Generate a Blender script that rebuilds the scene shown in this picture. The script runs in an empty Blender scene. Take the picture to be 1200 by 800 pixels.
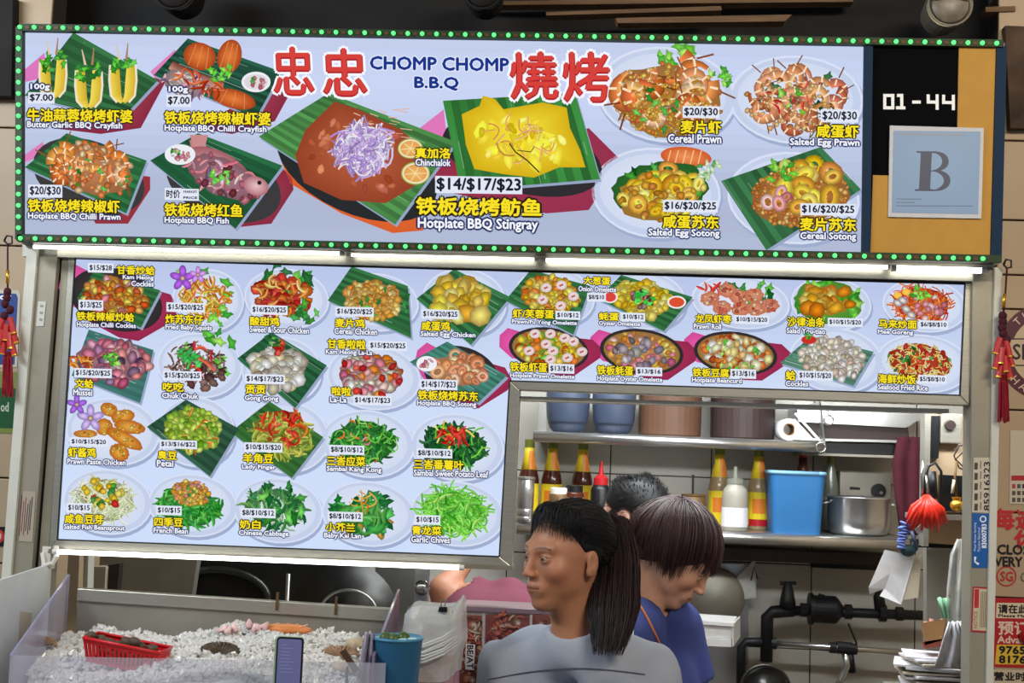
import bpy, math, random
import numpy as np
from mathutils import Vector, Matrix

# ------------------------------------------------------------------ camera
FPX = 1500.0
CAM = np.array([0.20, -3.0, 1.62])
PITCH, YAW, ROLL = (math.radians(a) for a in (5.0, 4.0, 2.2))
_F = np.array([-math.sin(YAW) * math.cos(PITCH), math.cos(YAW) * math.cos(PITCH), math.sin(PITCH)])
_R0 = np.array([math.cos(YAW), math.sin(YAW), 0.0])
_U0 = np.cross(_R0, _F)
_R = _R0 * math.cos(ROLL) + _U0 * math.sin(ROLL)
_U = -_R0 * math.sin(ROLL) + _U0 * math.cos(ROLL)
SC = bpy.context.scene
COL = SC.collection
cd = bpy.data.cameras.new('camera'); co = bpy.data.objects.new('camera', cd); COL.objects.link(co)
cd.sensor_width = 36.0; cd.lens = FPX / 1200 * 36.0; cd.clip_start = 0.05; cd.clip_end = 100
co.matrix_world = Matrix(((_R[0], _U[0], -_F[0], CAM[0]), (_R[1], _U[1], -_F[1], CAM[1]), (_R[2], _U[2], -_F[2], CAM[2]), (0, 0, 0, 1)))
SC.camera = co
SC.view_settings.view_transform = 'Standard'; SC.view_settings.look = 'None'
SC.view_settings.gamma = 1; SC.view_settings.exposure = 0.0; SC.view_settings.use_curve_mapping = False

# ------------------------------------------------------------------ world, lamps of the food centre and an added kitchen fill
wd = bpy.data.worlds.new('world'); wd.use_nodes = True; SC.world = wd
wd.node_tree.nodes['Background'].inputs[0].default_value = (0.55, 0.6, 0.7, 1)
wd.node_tree.nodes['Background'].inputs[1].default_value = 0.30


def area(name, loc, target, sx, sy, power, colr):
    l = bpy.data.lights.new(name, 'AREA'); l.shape = 'RECTANGLE'; l.size = sx; l.size_y = sy; l.energy = power; l.color = colr
    o = bpy.data.objects.new(name, l); COL.objects.link(o); o.location = loc
    o.rotation_euler = (Vector(target) - Vector(loc)).to_track_quat('-Z', 'Y').to_euler()
    return o


area('hall_tube_light', (1.6, -2.6, 3.2), (0.6, 0, 1.3), 1.4, 0.3, 50, (1.0, 0.87, 0.70))
area('hall_tube_light', (-2.0, -1.5, 2.9), (-0.1, -.3, 1.3), 1.4, 0.3, 42, (0.86, 0.92, 1.0))
area('unseen_kitchen_light', (0.3, 0.75, 2.55), (0.45, 1.3, 1.2), 1.5, 0.15, 44, (0.93, 0.97, 1.0))


area('unseen_kitchen_light', (0.75, 0.3, 1.93), (0.75, 1.7, 1.15), 1.3, 0.06, 12, (0.95, 0.98, 1.0))  # added fill lamp, unseen behind the menu board, brightening the lower back wall


def ray(px, py):
    return _F + _R * (px - 600) / FPX - _U * (py - 400) / FPX


def P(px, py, Y):
    """the point of the vertical plane y = Y at this place of the 1200 x 800 survey photograph"""
    d = ray(px, py); t = (Y - CAM[1]) / d[1]
    return Vector(CAM + d * t)


def PZ(px, py, z):
    d = ray(px, py); t = (z - CAM[2]) / d[2]
    return Vector(CAM + d * t)


def mpp(Y):
    return (Y - CAM[1]) / FPX


def lin(c):
    return tuple(((v / 255.0) / 12.92 if v <= 10 else ((v / 255.0 + 0.055) / 1.055) ** 2.4) for v in c)


# ------------------------------------------------------------------ materials
def mat(name, c=(128, 128, 128), rough=0.5, metal=0.0, noise=0.0, nscale=20, bump=0.0, bscale=60, trans=0.0, alpha=1.0, emit=0.0, vcol=False, spec=0.5, stretch=None, ior=1.45, sub=0):
    m = bpy.data.materials.new(name); m.use_nodes = True
    nt = m.node_tree; b = nt.nodes['Principled BSDF']; L = nt.links.new
    col = lin(c) + (1,)
    b.inputs['Base Color'].default_value = col
    b.inputs['Roughness'].default_value = rough; b.inputs['Metallic'].default_value = metal
    b.inputs['Transmission Weight'].default_value = trans; b.inputs['Alpha'].default_value = alpha
    b.inputs['Specular IOR Level'].default_value = spec; b.inputs['IOR'].default_value = ior
    src = None
    if vcol:
        a = nt.nodes.new('ShaderNodeAttribute'); a.attribute_name = 'Col'; src = a.outputs['Color']
    tc = None
    if noise or bump:
        tc = nt.nodes.new('ShaderNodeTexCoord'); mp = nt.nodes.new('ShaderNodeMapping'); L(tc.outputs['Object'], mp.inputs[0])
        if stretch: mp.inputs['Scale'].default_value = stretch
    if noise:
        n = nt.nodes.new('ShaderNodeTexNoise'); n.inputs['Scale'].default_value = nscale; n.inputs['Detail'].default_value = 6
        L(mp.outputs[0], n.inputs['Vector'])
        r = nt.nodes.new('ShaderNodeMapRange'); r.inputs['From Min'].default_value = 0.3; r.inputs['From Max'].default_value = 0.7
        r.inputs['To Min'].default_value = 1 - noise; r.inputs['To Max'].default_value = 1 + noise * 0.4
        L(n.outputs[0], r.inputs[0])
        mx = nt.nodes.new('ShaderNodeMix'); mx.data_type = 'RGBA'; mx.blend_type = 'MULTIPLY'; mx.inputs[0].default_value = 1
        if src: L(src, mx.inputs[6])
        else: mx.inputs[6].default_value = col
        L(r.outputs[0], mx.inputs[7]); src = mx.outputs[2]
    if src: L(src, b.inputs['Base Color'])
    if bump:
        n2 = nt.nodes.new('ShaderNodeTexNoise'); n2.inputs['Scale'].default_value = bscale; n2.inputs['Detail'].default_value = 4
        L(mp.outputs[0], n2.inputs['Vector'])
        bp = nt.nodes.new('ShaderNodeBump'); bp.inputs['Strength'].default_value = bump; bp.inputs['Distance'].default_value = 0.01
        L(n2.outputs[0], bp.inputs['Height']); L(bp.outputs[0], b.inputs['Normal'])
    if emit:
        b.inputs['Emission Strength'].default_value = emit
        if src and vcol: L(src, b.inputs['Emission Color'])
        else: b.inputs['Emission Color'].default_value = col
    return m


def emission_vcol(name, strength):
    m = bpy.data.materials.new(name); m.use_nodes = True; nt = m.node_tree
    nt.nodes.remove(nt.nodes['Principled BSDF'])
    e = nt.nodes.new('ShaderNodeEmission'); a = nt.nodes.new('ShaderNodeAttribute'); a.attribute_name = 'Col'
    e.inputs[1].default_value = strength
    nt.links.new(a.outputs['Color'], e.inputs[0]); nt.links.new(e.outputs[0], nt.nodes['Material Output'].inputs[0])
    return m


M = {}
M['backlit'] = emission_vcol('backlit_print', 1.0)
M['print'] = mat('printed_vinyl', vcol=True, rough=0.45)
M['food'] = mat('food_surface', vcol=True, rough=0.35)
M['alu'] = mat('brushed_aluminium', (186, 183, 170), 0.38, 0.75, noise=0.12, nscale=30, stretch=(1, 1, 12))
M['alu_d'] = mat('weathered_aluminium', (148, 142, 122), 0.5, 0.45, noise=0.2, nscale=9)
M['steel'] = mat('stainless_steel', (190, 190, 188), 0.28, 0.9, noise=0.1, nscale=14, stretch=(1, 6, 1))
M['steel_dull'] = mat('dull_stainless_sheet', (158, 154, 142), 0.5, 0.55, noise=0.15, nscale=7)
M['white_post'] = mat('white_painted_steel', (214, 214, 200), 0.35, noise=0.06)
M['grey_post'] = mat('grey_painted_steel', (160, 154, 136), 0.45, 0.2, noise=0.12, nscale=8)
M['black'] = mat('black_plastic', (18, 19, 22), 0.4)
M['rubber'] = mat('black_rubber', (24, 25, 26), 0.6, noise=0.2)
M['navy_frame'] = mat('dark_blue_frame', (26, 50, 74), 0.6, spec=.15)
M['dark'] = mat('near_black_paint', (24, 22, 20), 0.8, noise=0.5, nscale=6)  # mottled near-black, shared by several dark surfaces
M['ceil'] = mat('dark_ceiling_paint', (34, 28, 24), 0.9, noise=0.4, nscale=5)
M['tan_beam'] = mat('dusty_tan_timber', (120, 92, 64), 0.8, noise=0.3, nscale=12, stretch=(1, 8, 8))
M['lamp_glass'] = mat('dusty_lamp_glass', (150, 140, 122), 0.4, noise=0.5, nscale=30)
M['tube'] = mat('lit_white_tube', (255, 255, 246), 0.4, emit=6.0)
M['tube_cap'] = mat('tube_cap_white', (225, 222, 210), 0.5)
M['led'] = mat('lit_green_led', (70, 225, 100), 0.4, emit=2.6)
M['led_strip'] = mat('dark_led_strip', (28, 54, 22), 0.6, noise=0.3, nscale=60)  # green base colour partly stands in for the bulbs' glow on the strip
M['copper'] = mat('copper_contact', (92, 68, 34), 0.6, 0.3)
M['tile_w'] = mat('glazed_wall_tile', (176, 173, 164), 0.25, noise=0.10, nscale=5)
M['tile_g'] = mat('cream_cladding', (186, 162, 130), 0.5, noise=0.10, nscale=6)
M['grout'] = mat('dark_grout', (70, 62, 54), 0.9)
M['floor'] = mat('floor_tile', (120, 108, 96), 0.6, noise=0.2)
M['skin'] = mat('skin', vcol=True, rough=0.48, noise=0.07, nscale=60, bump=0.06, bscale=400)
M['eye'] = mat('eyeball', vcol=True, rough=0.1)
M['hair_b'] = mat('black_hair', (14, 13, 15), 0.5, noise=0.3, nscale=40)
M['hair_r'] = mat('dark_brown_hair', (46, 26, 24), 0.5, noise=0.3, nscale=40)
M['hair_t'] = mat('brown_tinted_hair', (60, 38, 37), 0.5, noise=0.3, nscale=40)
M['tee'] = mat('grey_cotton', (166, 172, 184), 0.9, noise=0.10, nscale=9, bump=0.12, bscale=300)
M['tee_seam'] = mat('grey_seam', (96, 98, 106), 0.9)
M['blue_top'] = mat('blue_cotton', (48, 60, 118), 0.9, noise=0.12, nscale=10, bump=0.1, bscale=300)
M['white_top'] = mat('white_cotton', (214, 214, 214), 0.9)
M['pink_top'] = mat('pink_cotton', (112, 55, 73), 0.9, noise=0.10, nscale=8, bump=0.1, bscale=300)
M['trouser'] = mat('dark_trouser_cloth', (36, 38, 44), 0.9)
M['shoe'] = mat('black_shoe', (22, 22, 22), 0.5)
M['orange_cord'] = mat('orange_lanyard', (196, 108, 50), 0.7)
M['ice'] = mat('crushed_ice', (244, 243, 238), 0.12, trans=0.25, ior=1.31)
M['ice_w'] = mat('frosted_ice', (240, 240, 238), 0.35, noise=0.12, nscale=50)
M['acrylic'] = mat('clear_acrylic', (206, 208, 222), 0.10, trans=0.0, alpha=0.30)
M['white_board'] = mat('white_plastic_board', (224, 228, 226), 0.4, noise=0.05)
M['red_basket'] = mat('red_plastic', (214, 26, 34), 0.35)
M['shell'] = mat('cockle_shell', (92, 78, 60), 0.6, noise=0.5, nscale=90, bump=0.4, bscale=120)
M['case'] = mat('mint_phone_case', (186, 214, 176), 0.4)
M['blue_cup'] = mat('teal_blue_plastic', (38, 92, 128), 0.35)
M['blue_bin'] = mat('sky_blue_plastic', (38, 102, 156), 0.5)
M['lime'] = mat('green_lime', (70, 96, 40), 0.4, noise=0.3, nscale=60)
M['bag'] = mat('white_plastic_film', (226, 228, 222), 0.3, alpha=0.5, noise=0.1, nscale=30, bump=0.5, bscale=40)
M['wok'] = mat('sooty_steel', (70, 70, 68), 0.35, 0.8, noise=0.2)
M['pot_blue'] = mat('blue_grey_plastic', (60, 70, 90), 0.45)
M['pot_brown'] = mat('tan_enamel', (92, 64, 48), 0.5, noise=0.1)
M['pot_dark'] = mat('brown_enamel', (52, 38, 36), 0.45, noise=0.1)
M['paper'] = mat('white_paper', (214, 214, 216), 0.8, noise=0.06, nscale=60)
M['paper_d'] = mat('cream_paper', (190, 180, 158), 0.8)
M['yellow'] = mat('yellow_label', (222, 196, 36), 0.4)
M['green_cap'] = mat('green_cap', (106, 116, 42), 0.5)
M['orange'] = mat('orange_label', (214, 122, 40), 0.4)
M['red'] = mat('red_plastic_cap', (170, 24, 32), 0.4)
M['glass_g'] = mat('pale_glass', (160, 165, 150), 0.15, trans=0.5)
M['glass_b'] = mat('brown_glass', (84, 40, 28), 0.15, trans=0.2)
M['tin'] = mat('brown_tin', (110, 84, 50), 0.5, 0.4, noise=0.3)
M['maroon'] = mat('maroon_cloth', (74, 20, 34), 0.9, noise=0.2)
M['crimson'] = mat('crimson_tassel', (150, 20, 40), 0.8, noise=0.25, nscale=80)
M['cracker'] = mat('red_firecracker', (190, 40, 40), 0.35)
M['gold'] = mat('gold_metal', (220, 170, 60), 0.3, 0.8)
M['red_flower'] = mat('red_plastic_petals', (226, 48, 30), 0.35)
M['blue_toy'] = mat('blue_toy', (92, 112, 178), 0.6)
M['teal_toy'] = mat('dark_teal_toy', (26, 58, 66), 0.6)
M['clip'] = mat('black_clip', (20, 20, 24), 0.35)
M['iron'] = mat('black_iron_pipe', (26, 27, 30), 0.5, 0.3, noise=0.3)
M['brass'] = mat('worn_chrome', (180, 180, 176), 0.25, 0.9)
M['wood'] = mat('tan_card', (176, 132, 84), 0.7, noise=0.15)

# ------------------------------------------------------------------ objects
ORG = {}


def thing(name, label, cat, loc=(0, 0, 0), group=None):
    o = bpy.data.objects.new(name, None); COL.objects.link(o); o.empty_display_size = 0.05
    o.location = loc; ORG[o.name] = Vector(loc)
    o['label'] = label; o['category'] = cat
    if group: o['group'] = group
    return o


def tag(o, label, cat, group=None, kind=None):
    o['label'] = label; o['category'] = cat
    if group: o['group'] = group
    if kind: o['kind'] = kind
    return o


def link(name, me, parent=None, kind=None):
    o = bpy.data.objects.new(name, me); COL.objects.link(o)
    if parent: o.parent = parent; ORG[o.name] = ORG[parent.name]
    else: ORG[o.name] = Vector((0, 0, 0))
    if kind: o['kind'] = kind
    return o


def copy_tree(o, parent=None, off=None):
    c = o.copy(); COL.objects.link(c)
    if parent: c.parent = parent
    if off is not None: c.location = o.location + Vector(off)
    ORG[c.name] = ORG.get(o.name, Vector()) + (Vector(off) if off is not None else Vector())
    for ch in list(o.children): copy_tree(ch, c)
    return c


class MB:
    def __init__(s): s.v = []; s.f = []; s.c = []; s.col = None
    def vert(s, p, c=None):
        s.v.append(tuple(p)); s.c.append(c if c is not None else (s.col or (1, 1, 1))); return len(s.v) - 1
    def box(s, lo, hi, rot=None, piv=None):
        b = len(s.v)
        for z in (lo[2], hi[2]):
            for x, y in ((lo[0], lo[1]), (hi[0], lo[1]), (hi[0], hi[1]), (lo[0], hi[1])):
                p = Vector((x, y, z))
                if rot is not None: p = rot @ (p - piv) + piv
                s.vert(p)
        for q in ((0, 3, 2, 1), (4, 5, 6, 7), (0, 1, 5, 4), (1, 2, 6, 5), (2, 3, 7, 6), (3, 0, 4, 7)): s.f.append([b + i for i in q])
        return s
    def prism(s, front, back):
        """front and back: equally long loops of points"""
        n = len(front); b = len(s.v)
        for p in front: s.vert(p)
        for p in back: s.vert(p)
        s.f.append([b + i for i in range(n)]); s.f.append([b + n + i for i in reversed(range(n))])
        for i in range(n): s.f.append([b + i, b + n + i, b + n + (i + 1) % n, b + (i + 1) % n])
        return s
    def slab(s, pxpts, Y0, Y1):
        """a plate between the planes Y0 and Y1 whose front face outline is pxpts"""
        fr = [P(x, y, Y0) for x, y in pxpts]
        return s.prism(fr, [Vector((p.x, Y1, p.z)) for p in fr])
    def bar(s, px0, px1, Y, w, d):
        """flat bar along a line on plane Y, w metres wide and d deep"""
        a, b = P(*px0, Y), P(*px1, Y); t = (b - a).normalized(); n = Vector((-t.z, 0, t.x)) * w / 2
        fr = [a - n, b - n, b + n, a + n]
        return s.prism(fr, [q + Vector((0, d, 0)) for q in fr])
    def tube(s, pts, r, n=8, cap=True, flat=1.0):
        pts = [Vector(p) for p in pts]; rs = r if isinstance(r, (list, tuple)) else [r] * len(pts)
        prev = None; base = len(s.v)
        for i, p in enumerate(pts):
            t = (pts[min(i + 1, len(pts) - 1)] - pts[max(i - 1, 0)])
            if t.length < 1e-9: t = Vector((0, 0, 1))
            t.normalize()
            if prev is None:
                u = Vector((0, 0, 1)) if abs(t.z) < 0.9 else Vector((1, 0, 0))
                u = (u - t * u.dot(t)).normalized()
            else:
                u = prev - t * prev.dot(t)
                u = u.normalized() if u.length > 1e-6 else Vector((1, 0, 0))
            prev = u; w = t.cross(u)
            for k in range(n):
                a = 2 * math.pi * k / n
                s.vert(p + (u * math.cos(a) + w * math.sin(a) * flat) * rs[i])
        for i in range(len(pts) - 1):
            for k in range(n):
                a = base + i * n + k; b = base + i * n + (k + 1) % n
                s.f.append([a, b, b + n, a + n])
        if cap:
            s.f.append([base + k for k in reversed(range(n))]); e = base + (len(pts) - 1) * n
            s.f.append([e + k for k in range(n)])
        return s
    def lathe(s, prof, c, n=24, axis='z', sx=1.0, cap=True):
        """prof: (radius, height) pairs"""
        c = Vector(c); b = len(s.v)
        for r, h in prof:
            for k in range(n):
                a = 2 * math.pi * k / n; x, y = r * math.cos(a) * sx, r * math.sin(a)
                q = Vector((x, y, h)) if axis == 'z' else (Vector((x, h, y)) if axis == 'y' else Vector((h, x, y)))
                s.vert(c + q)
        m = len(prof)
        for i in range(m - 1):
            for k in range(n):
                a = b + i * n + k; d = b + i * n + (k + 1) % n
                s.f.append([a, d, d + n, a + n])
        if cap: s.f.append([b + k for k in reversed(range(n))]); s.f.append([b + (m - 1) * n + k for k in range(n)])
        return s
    def ell(s, c, r, n=12, m=8, rot=None):
        c = Vector(c); b = len(s.v)
        for i in range(m + 1):
            th = math.pi * i / m
            for k in range(n):
                a = 2 * math.pi * k / n
                p = Vector((r[0] * math.sin(th) * math.cos(a), r[1] * math.sin(th) * math.sin(a), r[2] * math.cos(th)))
                if rot is not None: p = rot @ p
                s.vert(c + p)
        for i in range(m):
            for k in range(n):
                a = b + i * n + k; d = b + i * n + (k + 1) % n
                s.f.append([a, a + n, d + n, d])
        return s
    def build(s, name, m, parent=None, smooth=False, kind=None, bevel=0, vc=False):
        o0 = ORG[parent.name] if parent else Vector((0, 0, 0))
        me = bpy.data.meshes.new(name)
        v = np.array(s.v, dtype=np.float64) - np.array(o0)
        me.from_pydata(v.tolist(), [], s.f)
        me.materials.append(m if not isinstance(m, str) else M[m])
        if vc:
            a = me.color_attributes.new('Col', 'FLOAT_COLOR', 'POINT')
            c = np.ones((len(s.v), 4), dtype=np.float32); c[:, :3] = np.array(s.c, dtype=np.float32)
            a.data.foreach_set('color', c.ravel())
        if smooth: me.polygons.foreach_set('use_smooth', [True] * len(me.polygons))
        me.validate(); me.update()
        if not vc and not smooth or bevel:
            pass
        o = link(name, me, parent, kind)
        if bevel:
            bm = o.modifiers.new('edge_rounding', 'BEVEL'); bm.width = bevel; bm.segments = 2; bm.limit_method = 'ANGLE'
        return o


# ------------------------------------------------------------------ flat print: coloured shapes on a plane
_tc = {}


def glyphs(text):
    k = text
    if k in _tc: return _tc[k]
    c = bpy.data.curves.new('lettering', 'FONT'); c.body = text; c.size = 1; c.resolution_u = 2
    o = bpy.data.objects.new('lettering', c); COL.objects.link(o)
    dg = bpy.context.evaluated_depsgraph_get(); dg.update()
    me = bpy.data.meshes.new_from_object(o.evaluated_get(dg))
    v = np.empty(len(me.vertices) * 3, dtype=np.float32); me.vertices.foreach_get('co', v); v = v.reshape(-1, 3)[:, :2]
    f = [list(p.vertices) for p in me.polygons]
    bpy.data.objects.remove(o); bpy.data.curves.remove(c); bpy.data.meshes.remove(me)
    _tc[k] = (v, f); return _tc[k]


class Print:
    """shapes given at survey-photograph places, laid on plane Y; later shapes lie a hair in front of earlier ones"""
    def __init__(s, Y, step=0.00003, start=0.0): s.Y = Y; s.h = start; s.step = step; s.v = []; s.f = []; s.c = []
    def up(s): s.h += s.step
    def poly(s, pts, c, cc=None, edge=None):
        """flat polygon; cc = colour of the centre, edge = colour of the rim"""
        s.up(); b = len(s.v); c = lin(c)
        if cc is None:
            for x, y in pts: s.v.append(P(x, y, s.Y - s.h)); s.c.append(c)
            s.f.append(list(range(b, b + len(pts))))
        else:
            cx = sum(p[0] for p in pts) / len(pts); cy = sum(p[1] for p in pts) / len(pts); cc = lin(cc)
            s.v.append(P(cx, cy, s.Y - s.h)); s.c.append(cc)
            for x, y in pts: s.v.append(P(x, y, s.Y - s.h)); s.c.append(c)
            n = len(pts)
            for i in range(n): s.f.append([b, b + 1 + i, b + 1 + (i + 1) % n])
    def strip(s, pts, w, c, c2=None):
        s.up(); b = len(s.v); n = len(pts)
        for i, (x, y) in enumerate(pts):
            x0, y0 = pts[max(i - 1, 0)]; x1, y1 = pts[min(i + 1, n - 1)]
            tx, ty = x1 - x0, y1 - y0; L = math.hypot(tx, ty) or 1; ww = (w[i] if isinstance(w, (list, tuple)) else w) / 2
            for sg, cc in ((-1, c), (1, c2 or c)):
                s.v.append(P(x - ty / L * ww * sg, y + tx / L * ww * sg, s.Y - s.h)); s.c.append(lin(cc))
        for i in range(n - 1): s.f.append([b + 2 * i, b + 2 * i + 2, b + 2 * i + 3, b + 2 * i + 1])
    def ellipse(s, cx, cy, rx, ry, c, cc=None, rot=0, n=32, wob=0, rnd=None):
        pts = []
        for k in range(n):
            a = 2 * math.pi * k / n; q = 1 + (rnd.uniform(-wob, wob) if wob else 0)
            x, y = rx * math.cos(a) * q, ry * math.sin(a) * q
            pts.append((cx + x * math.cos(rot) - y * math.sin(rot), cy + x * math.sin(rot) + y * math.cos(rot)))
        s.poly(pts, c, cc)
    def text(s, t, x0, y0, x1, y1, c, out=None, oc=None, ow=0.0, bold=0.0, slope=0.02, shear=0.0, vert=False, mode='fit'):
        """text whose ink fills the box; y0 top and y1 bottom at its left end"""
        v0, f = glyphs(t)
        if len(v0) == 0: return
        lo = v0.min(0); hi = v0.max(0); W = max(hi[0] - lo[0], 1e-3); H = max(hi[1] - lo[1], 1e-3)
        ppx = math.hypot(x1 - x0, 0) / W if not vert else abs(y1 - y0) / W
        def shifts(w, n): return [(w * math.cos(2 * math.pi * k / n), w * math.sin(2 * math.pi * k / n)) for k in range(n)]
        passes = []
        if oc is not None: passes.append((shifts(ow * ppx, 8), oc))
        passes.append(([(0, 0)] + (shifts(bold * ppx, 4) if bold > 0 else []), c))
        for sh, cc in passes:
            cl = lin(cc); s.up(); s.up()
            for dx, dy in sh:
                b = len(s.v); s.h += 2e-6
                for x, y in v0:
                    u = (x - lo[0]) / W; w = (y - lo[1]) / H
                    if vert == 1: px = x0 + (1 - w) * (x1 - x0); py = y1 - u * (y1 - y0)
                    elif vert == 2: px = x0 + w * (x1 - x0); py = y0 + u * (y1 - y0)
                    else: px = x0 + u * (x1 - x0) + shear * w * (y1 - y0); py = y1 - w * (y1 - y0) + slope * (px - x0)
                    s.v.append(P(px + dx, py + dy, s.Y - s.h)); s.c.append(cl)
                for q in f: s.f.append([b + i for i in q])
    def build(s, name, m, parent=None, kind=None):
        mb = MB(); mb.v = [tuple(p) for p in s.v]; mb.f = s.f; mb.c = s.c
        return mb.build(name, m, parent, vc=True, kind=kind)


# ------------------------------------------------------------------ smooth bodies: distance fields turned into surfaces
def smin(a, b, k):
    h = np.clip(0.5 + 0.5 * (b - a) / k, 0, 1); return b * (1 - h) + a * h - k * h * (1 - h)
def smax(a, b, k): return -smin(-a, -b, k)
def d_ell(p, c, r):
    q = (p - np.array(c, dtype=np.float32)) / np.array(r, dtype=np.float32)
    k0 = np.linalg.norm(q, axis=1); k1 = np.linalg.norm(q / np.array(r, dtype=np.float32), axis=1) + 1e-9
    return k0 * (k0 - 1) / k1
def d_cone(p, a, b, ra, rb):
    a = np.array(a, dtype=np.float32); b = np.array(b, dtype=np.float32); ab = b - a
    t = np.clip(((p - a) @ ab) / (ab @ ab + 1e-9), 0, 1)
    return np.linalg.norm(p - a - t[:, None] * ab, axis=1) - (ra + (rb - ra) * t)


def nets(fn, lo, hi, h):
    lo = np.array(lo, dtype=np.float64); hi = np.array(hi, dtype=np.float64)
    n = np.ceil((hi - lo) / h).astype(int) + 1
    ax = [lo[i] + h * np.arange(n[i]) for i in range(3)]
    G = np.stack(np.meshgrid(*ax, indexing='ij'), -1).reshape(-1, 3).astype(np.float32)
    V = np.empty(len(G), dtype=np.float32)
    for i in range(0, len(G), 400000): V[i:i + 400000] = fn(G[i:i + 400000])
    V = V.reshape(n); ins = V < 0
    acc = np.zeros(tuple(n - 1) + (3,)); cnt = np.zeros(tuple(n - 1))
    nx, ny, nz = n - 1
    for axis in range(3):
        o1, o2 = [i for i in range(3) if i != axis]
        for a in (0, 1):
            for b in (0, 1):
                s0 = [slice(0, nx), slice(0, ny), slice(0, nz)]
                off = [0, 0, 0]; off[o1] = a; off[o2] = b
                s0 = tuple(slice(off[i], off[i] + (n[i] - 1)) for i in range(3))
                off2 = list(off); off2[axis] += 1
                s1 = tuple(slice(off2[i], off2[i] + (n[i] - 1)) for i in range(3))
                v0, v1 = V[s0], V[s1]; m = (v0 < 0) != (v1 < 0)
                t = np.where(m, v0 / np.where(m, v0 - v1, 1), 0)
                cnt += m
                for i in range(3):
                    acc[..., i] += m * (off[i] + (t if i == axis else 0))
    act = cnt > 0; idx = -np.ones(act.shape, dtype=int); idx[act] = np.arange(act.sum())
    cell = np.argwhere(act); verts = lo + h * (cell + acc[act] / cnt[act][:, None])
    faces = []
    for axis in range(3):
        o1, o2 = [i for i in range(3) if i != axis]
        sl0 = [slice(None)] * 3; sl1 = [slice(None)] * 3
        sl0[axis] = slice(0, n[axis] - 1); sl1[axis] = slice(1, n[axis])
        a, b = ins[tuple(sl0)], ins[tuple(sl1)]
        e = np.argwhere(a != b)
        ok = (e[:, o1] > 0) & (e[:, o1] < n[o1] - 1) & (e[:, o2] > 0) & (e[:, o2] < n[o2] - 1)
        e = e[ok]
        def ci(d1, d2):
            q = e.copy(); q[:, o1] -= d1; q[:, o2] -= d2; return idx[q[:, 0], q[:, 1], q[:, 2]]
        quad = np.stack([ci(1, 1), ci(0, 1), ci(0, 0), ci(1, 0)], 1)
        flip = a[e[:, 0], e[:, 1], e[:, 2]] if len(e) else np.zeros(0, bool)
        if axis == 1: flip = ~flip
        quad[~flip] = quad[~flip][:, ::-1]
        faces.append(quad)
    F = np.concatenate(faces); F = F[(F >= 0).all(1)]
    return verts, F


def np_mesh(name, verts, faces, m, parent=None, cols=None, kind=None):
    o0 = np.array(ORG[parent.name]) if parent else np.zeros(3)
    me = bpy.data.meshes.new(name); v = np.asarray(verts) - o0
    me.from_pydata(v.tolist(), [], faces.tolist() if hasattr(faces, 'tolist') else faces)
    me.materials.append(M[m] if isinstance(m, str) else m)
    if cols is not None:
        a = me.color_attributes.new('Col', 'FLOAT_COLOR', 'POINT')
        c = np.ones((len(v), 4), dtype=np.float32); c[:, :3] = cols; a.data.foreach_set('color', c.ravel())
    me.polygons.foreach_set('use_smooth', [True] * len(me.polygons)); me.update()
    return link(name, me, parent, kind)
# ------------------------------------------------------------------ printed food pictures
def jit(c, r, a=22):
    d = r.uniform(-a, a); return tuple(max(0, min(255, v + d + r.uniform(-a * .35, a * .35))) for v in c)
def shade(c, k): return tuple(max(0, min(255, v * k)) for v in c)
def inrot(cx, cy, x, y, rot): return cx + x * math.cos(rot) - y * math.sin(rot), cy + x * math.sin(rot) + y * math.cos(rot)


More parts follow.
